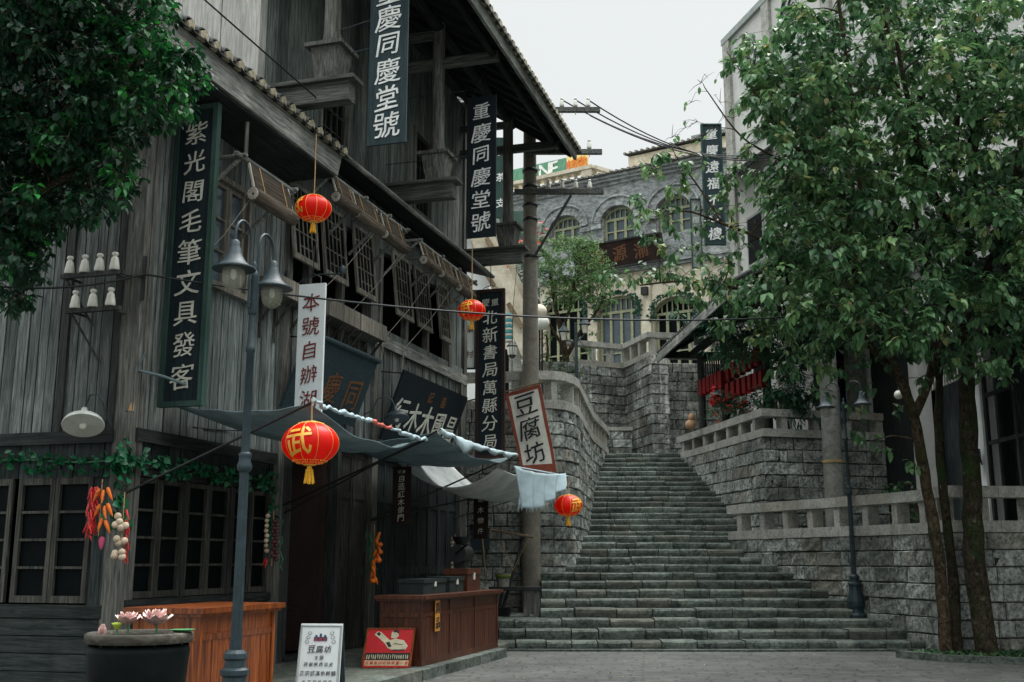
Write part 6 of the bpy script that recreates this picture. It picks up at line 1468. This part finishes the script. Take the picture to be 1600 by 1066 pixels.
m = MB(); m.box(-.03, 0, 2.4, 2.6, 1.55, 1.85); m.build('blue_plate', m_plain("blue_plate", (.03, .09, .16), .5), sh); m = MB(); m.box(-.03, 0, 2.45, 2.62, .7, .95); m.build('meter_box', M['dark'], sh)
for y, z in ((2.3, 1.6), (-.95, 1.9)):
    t = thing('wall_lantern', 'black wall lantern on a scroll bracket, %s of the right doorway' % ('left' if y > 0 else 'right'), 'lantern', (9.72, 20.6 + y, 2.08 + z))
    m = MB(); m.lathe([(.04, -.16), (.09, -.1), (.12, .14), (.14, .16), (.04, .27), (.015, .33)], (0, 0, 0), 6, smooth=False); m.build('cage', M['black_iron'], t); m = MB(); m.tube([(.15, 0, -.1), (.05, 0, .42), (0, 0, .34)], .014, 6); m.build('bracket', M['black_iron'], t)
ar = thing('shaded_arcade', 'shadowy grey arcade with pale piers behind the concrete column', 'building', (9.4, 30.4, 2.08))
m = MB(); m.box(-.3, 8, 1.5, 2.0, 0, 9); m.box(-.6, 8, -.6, 1.5, 5.4, 5.9); m.build('dark_front', M['plank_dark'], ar)
for x in (.0, 1.5, 3.2): m = MB(); m.box(x, x + .42, -.5, -.1, 0, 5.4); m.build('pier', M['concrete'], ar)
t = thing('globe_lamp', 'white globe lamp on a curved arm behind the forked trunk', 'globe lamp', atY(1404, 617, 24))
m = MB(); m.ball((0, 0, 0), .10, 12); m.build('globe', M['porcelain'], t); m = MB(); m.tube([(0, 0, .1), (.04, .05, .25), (.2, .3, .3), (.5, 1.5, .2)], .012, 6); m.build('arm', M['black_iron'], t)
# ================================================================ TREES AND PLANTS
def leaf_at(mb, c, d, up, L, W, fold=.25, droop=.18, tint=None):
    d = d.normalized(); s = d.cross(up)
    if s.length < 1e-3: s = d.orthogonal()
    s.normalize(); n = s.cross(d); t = R() if tint is None else tint
    p0 = c; p1 = c + d * L * .35 - n * L * droop * .15; p2 = c + d * L * .72 - n * L * droop * .55; p3 = c + d * L - n * L * droop * 1.3
    a = s * W * .5; f = n * W * fold * .5
    mb.add([p0, p1 + a + f, p1, p1 - a + f, p2 + a * .72 + f * .7, p2, p2 - a * .72 + f * .7, p3], [(0, 2, 1), (0, 3, 2), (2, 5, 4, 1), (2, 3, 6, 5), (5, 7, 4), (5, 6, 7)], t, True)
def inpoly(x, y, P):
    c = False; j = len(P) - 1
    for i in range(len(P)):
        if (P[i][1] > y) != (P[j][1] > y) and x < (P[j][0] - P[i][0]) * (y - P[i][1]) / (P[j][1] - P[i][1]) + P[i][0]: c = not c
        j = i
    return c
class Tree:
    """limbs as tapered tubes; every cluster of leaves is joined to the nearest limb by its own twig"""
    def __init__(self, base): self.b = Vector(base); self.w = MB(base); self.l = MB(base); self.nodes = []; self.br = MB(base)
    def limb(self, pts, r0, r1, n=9, sub=5, wob=.03):
        P = [Vector(p) for p in pts]; out = []
        for i in range(len(P) - 1):
            a, b = P[max(0, i - 1)], P[i]; c, d = P[i + 1], P[min(len(P) - 1, i + 2)]
            for k in range(sub):
                t = k / sub; q = .5 * ((2 * b) + (c - a) * t + (2 * a - 5 * b + 4 * c - d) * t * t + (3 * b - a - 3 * c + d) * t ** 3)
                out.append(q + Vector((U(-wob, wob), U(-wob, wob), 0)) * (r0 * 3))
        out.append(P[-1]); m = len(out); rr = [r0 + (r1 - r0) * (i / (m - 1)) ** .8 for i in range(m)]
        rr = [r * U(.93, 1.08) for r in rr]
        self.w.tube(out, rr, n); self.nodes += [(p, r) for p, r in zip(out[m // 4:], rr[m // 4:])]
    def cluster(self, c, rad, n, L, drop=.5, flat=.8, twig=True, tint=(0, 1), W=.55, spiky=False):
        c = Vector(c)
        if twig and self.nodes:
            q, r = min(self.nodes, key=lambda e: (e[0] - c).length + abs(e[0].z - c.z) * .3)
            d = c - q; mid = q + d * .5 + Vector((U(-.1, .1), U(-.1, .1), .12 * d.length))
            pts = [q, q + d * .25 + (mid - q - d * .5) * .7, mid, c]; r0 = min(r * .6, .012 + .012 * d.length)
            self.br.tube(pts, [r0, r0 * .8, r0 * .6, .004], 5); 
            if d.length > .5: self.nodes += [(pts[1], r0 * .8), (mid, r0 * .6), (c, .006)]
        tb = U(*tint); k2 = max(3, n // 7); tips = []
        for _ in range(k2):
            v = Vector((U(-1, 1), U(-1, 1), U(-1, 1) * flat)); v = v.normalized() * rad * (R() ** .45); e = c + v; tips.append(e)
            self.br.tube([c, c + v * .5 + Vector((0, 0, .03)), e], [.006, .004, .002], 4, caps=False)
        for i in range(n):
            e = tips[i % k2]; u = R() ** .5; p = c.lerp(e, u) + Vector((U(-.05, .05), U(-.05, .05), U(-.04, .04)))
            out = (p - c); out = out.normalized() if out.length > .01 else Vector((0, 0, 1))
            d = (out * .6 + Vector((U(-1, 1), U(-1, 1), U(-.6, .3) - drop)) * .8)
            t = min(1, max(0, tb * .6 + .4 * R() + (.25 if R() < .04 else 0)))
            leaf_at(self.l, p, d, Vector((U(-.4, .4), U(-.4, .4), 1)), L * U(.65, 1.2), L * W * U(.8, 1.1), tint=t)
    def build(self, name, label, leafmat, bark, trunkname='trunk', group=None):
        t = thing(name, label, 'tree', self.b, 0, group)
        self.w.build(trunkname, M[bark], t); self.br.build('twigs', M[bark], t); self.l.build('crown', M[leafmat], t); return t
def px(x, y, Y): return atY(x, y, Y)
# ---- right: forked tree with a long limb reaching left
T1 = Tree((7.35, 19.0, 0)); 
T1.limb([(7.30, 19.0, -.1), px(1470, 900, 19.0), px(1448, 762, 19.0), px(1428, 650, 19.0), px(1405, 590, 18.9)], .105, .085, 12)
T1.limb([px(1405, 592, 18.9), px(1345, 525, 18.8), px(1290, 505, 18.6), px(1248, 482, 18.4), px(1195, 462, 18.2), px(1130, 447, 18.0), px(1060, 440, 17.9), px(1000, 446, 17.8)], .085, .012, 9)
T1.limb([px(1405, 592, 18.9), px(1370, 500, 18.5), px(1335, 420, 18.0), px(1300, 340, 17.6), px(1265, 250, 17.2), px(1225, 170, 17.0)], .08, .015, 8)
T1.limb([px(1290, 505, 18.6), px(1262, 430, 18.0), px(1200, 380, 17.7), px(1130, 350, 17.6), px(1070, 330, 17.6), px(1020, 345, 17.5)], .05, .01, 7)
T1.limb([px(1130, 350, 17.6), px(1090, 290, 17.5), px(1060, 250, 17.4), px(1050, 230, 17.4)], .02, .006, 5)
T1.limb([px(1265, 250, 17.2), px(1215, 200, 17), px(1170, 130, 17), px(1135, 80, 17)], .03, .006, 6)
T1.limb([px(1300, 340, 17.6), px(1230, 260, 17.4), px(1160, 215, 17.3), px(1110, 150, 17.3), px(1098, 130, 17.3)], .03, .005, 6)
T1.limb([px(1335, 420, 18.0), px(1345, 300, 17.5), px(1330, 150, 17), px(1310, 0, 16.5)], .06, .03, 8)
T1.limb([px(1428, 650, 19), px(1455, 580, 19.1), px(1460, 470, 19.1), px(1430, 330, 18.8), px(1410, 180, 18), px(1380, 20, 17)], .09, .04, 9)
T2s = Tree((7.55, 19.15, 0))
T2s.limb([(7.56, 19.15, -.1), px(1487, 880, 19.2), px(1474, 770, 19.2), px(1466, 660, 19.3), px(1470, 560, 19.4), px(1478, 440, 19.4), px(1490, 300, 19), px(1500, 120, 18.2)], .095, .045, 11)
T3 = Tree((7.9, 18.7, 0))
T3.limb([(7.90, 18.7, -.1), px(1524, 880, 18.8), px(1518, 760, 18.8), px(1512, 620, 18.9), px(1506, 520, 19), px(1510, 400, 19), px(1520, 240, 18.6), px(1530, 60, 18)], .20, .09, 14)
T3.limb([px(1506, 500, 19), px(1560, 380, 18), px(1590, 260, 17), px(1600, 120, 16.5)], .09, .04, 8); T3.limb([px(1510, 400, 19), px(1450, 280, 17.6), px(1420, 160, 16.6), px(1400, 60, 16)], .08, .03, 8)
main = [(1262, -60), (1660, -60), (1660, 470), (1600, 500), (1570, 480), (1500, 470), (1440, 545), (1370, 530), (1310, 545), (1250, 500), (1200, 470), (1180, 430), (1215, 350), (1185, 320), (1230, 260), (1215, 215), (1170, 170), (1160, 95), (1215, 85), (1240, 40)]
random.seed(11)
pts = []
while len(pts) < 930:
    x, y = U(1150, 1660), U(-60, 560)
    if not inpoly(x, y, main): continue
    if x < 1240 and y > 200 and R() < .3: continue
    pts.append((x, y, U(15.6, 20.2)))
pts.sort(key=lambda p: -p[1])
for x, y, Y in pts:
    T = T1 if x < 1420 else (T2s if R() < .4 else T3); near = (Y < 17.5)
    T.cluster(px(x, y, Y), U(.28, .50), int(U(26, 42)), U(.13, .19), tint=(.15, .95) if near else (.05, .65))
for _ in range(85):
    x, y = U(1105, 1420), U(425, 575)
    if y > 520 and x < 1200: continue
    T1.cluster(px(x, y, U(17.2, 19)), U(.25, .42), int(U(18, 32)), U(.13, .175), tint=(.1, .95), drop=.6)
for _ in range(45):
    x, y = U(1430, 1640), U(420, 575)
    T3.cluster(px(x, y, U(16.5, 18)), U(.25, .42), int(U(16, 28)), U(.14, .18), tint=(.05, .7), drop=.7)
for _ in range(75):
    x, y = U(1150, 1320), U(40, 330)
    if x < 1180 and y > 160: continue
    T1.cluster(px(x, y, U(16, 17.4)), U(.2, .38), int(U(14, 26)), .165, tint=(.25, 1.0), drop=.6)
sparse = [(1165, 85), (1195, 110), (1180, 120), (1225, 130), (1178, 60), (1245, 15), (1205, 170), (1160, 245), (1185, 265), (1150, 262), (1128, 285), (1200, 300), (1170, 150), (1035, 255), (1010, 262), (1062, 262), (1045, 290), (1008, 315), (1030, 330), (1005, 340), (1060, 350), (1020, 365), (1040, 395), (1075, 385), (1100, 345), (1130, 310), (1145, 350), (1110, 395), (1150, 400), (1085, 420), (1010, 425), (1040, 430), (1065, 445), (1095, 450), (1130, 435), (1160, 450), (1185, 480), (1210, 500), (1190, 520), (1150, 470), (1105, 470), (960, 425), (985, 440)]
for x, y in sparse:
    for _k in range(2): T1.cluster(px(x + U(-16, 16), y + U(-14, 14), U(17.0, 18.2)), U(.16, .3), int(U(10, 20)), .15, tint=(.35, 1.0), drop=.7)
for x, y in ((1300, 575), (1330, 590), (1290, 610), (1360, 610), (1350, 560), (1270, 560), (1335, 640), (1355, 690), (1385, 700), (1340, 670), (1395, 645), (1420, 720), (1545, 560), (1520, 540), (1570, 590), (1480, 560), (1440, 590)):
    T1.cluster(px(x, y, U(18, 19)), U(.2, .34), int(U(9, 18)), .155, tint=(.1, .8), drop=.6)
for x, y in ((1102, 210), (1118, 200), (1090, 190), (1075, 240), (1100, 245), (1160, 300), (1080, 275), (1120, 330), (1180, 350), (1200, 390), (1095, 130), (1080, 160), (1070, 200), (1050, 215), (1130, 110), (1145, 95), (1110, 260), (1090, 330), (1125, 370), (1060, 370), (1140, 410), (1085, 400), (1190, 420), (1150, 330), (1215, 335), (1100, 300), (1060, 300), (1170, 225), (1145, 185), (1125, 160)):      # bare twigs
    T1.cluster(px(x, y, U(17, 18)), .35, 2, .12, tint=(.5, 1))
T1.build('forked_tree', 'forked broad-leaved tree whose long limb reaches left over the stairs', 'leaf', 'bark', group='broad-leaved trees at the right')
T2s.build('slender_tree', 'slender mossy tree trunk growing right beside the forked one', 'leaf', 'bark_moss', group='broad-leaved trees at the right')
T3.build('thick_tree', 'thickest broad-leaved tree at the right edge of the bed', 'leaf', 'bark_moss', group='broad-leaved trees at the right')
# ---- left: dark leafy tree hanging over the house corner
random.seed(5)
TL = Tree((-6.2, 9.8, 0))
TL.limb([(-6.2, 9.8, -.1), (-6.1, 9.9, 2), (-5.9, 10.0, 4), (-5.6, 10.2, 5.5), (-5.3, 10.3, 7.2)], .22, .10, 12)
TL.limb([(-5.8, 10.0, 4.4), px(20, 330, 10.2), px(80, 290, 10.1), px(150, 250, 10.0)], .07, .02, 8); TL.limb([(-5.6, 10.2, 5.5), px(40, 160, 10.4), px(130, 120, 10.3), px(240, 100, 10.2)], .08, .015, 8)
TL.limb([(-5.3, 10.3, 7.0), px(60, 0, 10.4), px(160, -30, 10.4), px(240, -20, 10.3)], .07, .02, 8)
lp = [(-60, -60), (285, -60), (262, 15), (275, 60), (322, 100), (318, 118), (285, 175), (245, 200), (215, 245), (212, 290), (180, 330), (130, 340), (85, 380), (55, 430), (45, 470), (-60, 480)]
pts = []
while len(pts) < 700:
    x, y = U(-60, 330), U(-60, 480)
    if inpoly(x, y, lp) and not (y > 380 and R() < .4): pts.append((x, y, U(9.4, 11.3)))
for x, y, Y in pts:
    edge = 1.0 if (x > 170 or R() < .18) and Y < 10.4 else .45  # outer leaves tinted brighter, painting the lit edge into their colour
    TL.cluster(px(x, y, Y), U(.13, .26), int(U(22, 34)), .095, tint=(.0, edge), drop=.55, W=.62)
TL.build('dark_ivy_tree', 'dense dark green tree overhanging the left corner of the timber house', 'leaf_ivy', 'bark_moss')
# ---- light green tree on the planter
random.seed(8)
TG = Tree((1.85, 37.9, 8.4))
TG.limb([(1.85, 37.9, 8.3), px(884, 560, 37.8), px(878, 520, 37.7), px(868, 480, 37.6), px(860, 430, 37.5)], .16, .05, 9); TG.limb([px(884, 560, 37.8), px(906, 520, 37.6), px(930, 490, 37.5), px(945, 465, 37.4)], .10, .03, 8); TG.limb([px(878, 520, 37.7), px(893, 470, 37.4), px(900, 420, 37.3)], .07, .03, 7); TG.limb([px(878, 540, 37.7), px(855, 500, 37.5), px(845, 480, 37.4)], .06, .02, 7)
gp = [(838, 385), (880, 365), (925, 370), (945, 400), (960, 425), (955, 470), (940, 500), (925, 480), (905, 470), (880, 480), (850, 470), (838, 440)]
n_ = 0
while n_ < 150:
    x, y = U(836, 962), U(362, 500)
    if inpoly(x, y, gp): TG.cluster(px(x, y, U(36.6, 38.6)), U(.3, .55), 42, .13, tint=(.1, .9), drop=.2, W=.4); n_ += 1
for x, y in ((848, 540), (850, 560), (925, 520), (915, 545), (855, 520), (948, 455), (842, 360)): TG.cluster(px(x, y, 37.3), .4, 30, .13, tint=(.1, .8), drop=.3, W=.4)
TG.build('light_green_tree', 'airy light green tree on the planter at the top of the stairs', 'leaf_light', 'bark')
# ---- narrow-leaved dark shrubs round the pavilion
def shrub(name, label, base, spots, n, L, mat, tint, W=.28, drop=.0, cat='shrub'):
    T = Tree(base); b = Vector(base); T.limb([b, b + Vector((.05, 0, .5)), b + Vector((0, .1, 1.0))], .06, .03, 6)
    for s in spots: T.cluster(s[0], s[1], n, L, drop=drop, tint=tint, W=W)
    o = T.build(name, label, mat, 'bark', 'stem'); o['category'] = cat; return o
random.seed(21)
sp = [(px(U(1115, 1290), U(455, 560), U(28.5, 31)), U(.4, .65)) for _ in range(100)] + [(px(U(1195, 1275), U(555, 650), U(27.9, 29.5)), U(.35, .55)) for _ in range(34)] + [(px(U(1060, 1130), U(480, 520), 31), .3) for _ in range(5)]
shrub('narrow_leaf_tree', 'dark narrow-leaved tree draping over the pavilion roof and wall corner', (7.6, 30, 4.7), sp, 60, .24, 'leaf_pine', (0, .8), .2, .1, 'tree')
sp = [(px(U(1110, 1190), U(615, 655), U(30.2, 32.5)), U(.18, .34)) for _ in range(34)]
fs = shrub('flowering_bush', 'low green bush with red blossoms along the upper terrace coping', (6.6, 31.5, 4.73), sp, 34, .10, 'leaf_pine', (.2, 1), .5, .0)
m = MB((6.6, 31.5, 4.73))
for k in range(46):
    c_ = px(U(1105, 1190), U(600, 650), U(29.9, 32)); 
    for q in range(5):
        d = Vector((U(-1, 1), U(-1, 0), U(-.6, 1))).normalized(); s2 = d.orthogonal().normalized() * .025; m.add([c_, c_ + d * .04 + s2, c_ + d * .09, c_ + d * .04 - s2], [(0, 1, 2, 3)], R())
m.build('blossoms', M['flower'], fs)
sp = [(px(U(838, 905), U(560, 585), U(36.8, 37.4)), U(.2, .35)) for _ in range(16)]
shrub('planter_shrub', 'green ground shrub at the foot of the light green tree', (1.2, 37.3, 8.4), sp, 34, .12, 'leaf_light', (0, .5), .4)
sp = [(px(U(800, 826), U(352, 410), U(30.5, 32)), U(.18, .3)) for _ in range(12)] + [(px(U(836, 850), U(348, 400), 33), .2) for _ in range(5)]
fs = shrub('bougainvillea', 'climber with pinkish red blossoms glimpsed behind the last gallery column', (.0, 31, 4.9), sp, 20, .09, 'leaf_light', (0, .6), .5)
m = MB((0, 31, 4.9))
for k in range(34):
    c_ = sp[k % len(sp)][0] + Vector((U(-.25, .25), U(-.3, 0), U(-.25, .25)))
    for q in range(4):
        d = Vector((U(-1, 1), U(-1, 0), U(-.6, 1))).normalized(); s2 = d.orthogonal().normalized() * .03; m.add([c_, c_ + d * .04 + s2, c_ + d * .10, c_ + d * .04 - s2], [(0, 1, 2, 3)], R())
m.build('blossoms', m_plain("coral_petal", (.70, .10, .08), .6), fs)
sp = [(Vector((9.0, 24 + .3 * k, U(2.3, 3.6))), .3) for k in range(8)]
shrub('terrace_shrub', 'dark shrub on the low terrace behind the forked trunks', (9.0, 24.5, 2.08), sp, 24, .14, 'leaf', (0, .5), .5)
# ground cover in the tree bed, and loose fallen leaves
random.seed(31); m = MB()
for k in range(2600):
    x = U(6.7, 11.8); y = U(17.6, 19.2)
    if y < 18.9 - (x - 6.55) * .55 or False: 
        if x < 8.4: continue
    a = U(0, 6.28); leaf_at(m, Vector((x, y, .07)), Vector((math.cos(a) * .5, math.sin(a) * .5, U(.3, 1))), Vector((0, 0, 1)), U(.05, .12), U(.03, .06), tint=R() * .7)
tag(m.build('ground_cover', M['leaf']), 'low green ground cover between the tree roots', 'ground cover', kind='stuff')
m = MB()
for k in range(150):
    x = U(-1.5, 8); y = U(13, 20.2); a = U(0, 6.28); leaf_at(m, Vector((x, y, .012)), Vector((math.cos(a), math.sin(a), .05)), Vector((0, 0, 1)), U(.04, .09), U(.02, .04), tint=U(.6, 1))
tag(m.build('fallen_leaves', M['leaf']), 'fallen leaves scattered over the paving', 'leaves', kind='stuff')
m = MB()                                   # weeds and moss in the corners of steps and at wall feet
for j in range(1, 14):
    for sx in (XL[j] + .05, XR[j] - .05, U(0, 5), U(0, 5)):
        if R() < .45: continue
        for _ in range(int(U(8, 26))):
            a = U(0, 6.28); leaf_at(m, Vector((sx + U(-.16, .16), SY(j) + U(.40, .5), .17 * j)), Vector((math.cos(a), math.sin(a), U(.2, 1.4))), Vector((0, 0, 1)), U(.03, .08), U(.015, .035), tint=R() * .8)
for a_, b_ in zip(RW[4:8], RW[5:9]):
    for _ in range(70):
        p = Vector((*a_, 0)).lerp(Vector((*b_, 0)), R()); a = U(0, 6.28); leaf_at(m, p + Vector((U(-.12, .02), U(-.12, 0), .01)), Vector((math.cos(a), math.sin(a), U(.2, 1.4))), Vector((0, 0, 1)), U(.04, .10), U(.02, .04), tint=R() * .7)
tag(m.build('joint_weeds', M['leaf']), 'small weeds in the corners of the steps', 'weeds', kind='stuff')
# ivy garland along the beam over the ground floor windows
random.seed(41); t, b = fthing('ivy_garland', 'plastic ivy garland strung over the ground floor windows and house corner', 'garland', 11.0, .1, 2.7)
m = MB(b); w = MB(b)
pts = [(11.0, 4.4 - .35 * k, 2.78 + .03 * math.sin(k)) for k in range(13)] + [(10.95, 0, 2.8)] + [(11.1 + .35 * k, -.1, 2.78 - .02 * (k % 3)) for k in range(10)]
w.tube(pts, .012, 5); w.build('stem', M['veg_leaf'], t)
for k in range(520):
    u = R(); i = int(u * (len(pts) - 1)); p = Vector(pts[i]).lerp(Vector(pts[i + 1]), R()); p += Vector((U(-.06, 0), U(-.08, .02), U(-.14, .10)))
    leaf_at(m, p, Vector((U(-.9, .3), U(-1, .2), U(-1, .25))), Vector((U(-.4, .4), -1, .5)), U(.06, .11), U(.05, .10))
for k in range(90):
    p = Vector((U(10.85, 11.05), U(-.1, .12), U(2.0, 3.0))); leaf_at(m, p, Vector((U(-1, .2), U(-1, .2), U(-1, .25))), Vector((0, -1, .5)), U(.08, .13), U(.07, .11), tint=U(.5, 1))
for k in range(60):
    p = Vector((14.35 + U(-.1, .1), -.1, U(1.9, 2.9))); leaf_at(m, p, Vector((U(-1, .2), U(-1, .2), U(-1, .25))), Vector((0, -1, .5)), U(.07, .11), U(.06, .1), tint=U(.2, 1))
m.build('leaves', M['veg_leaf'], t)
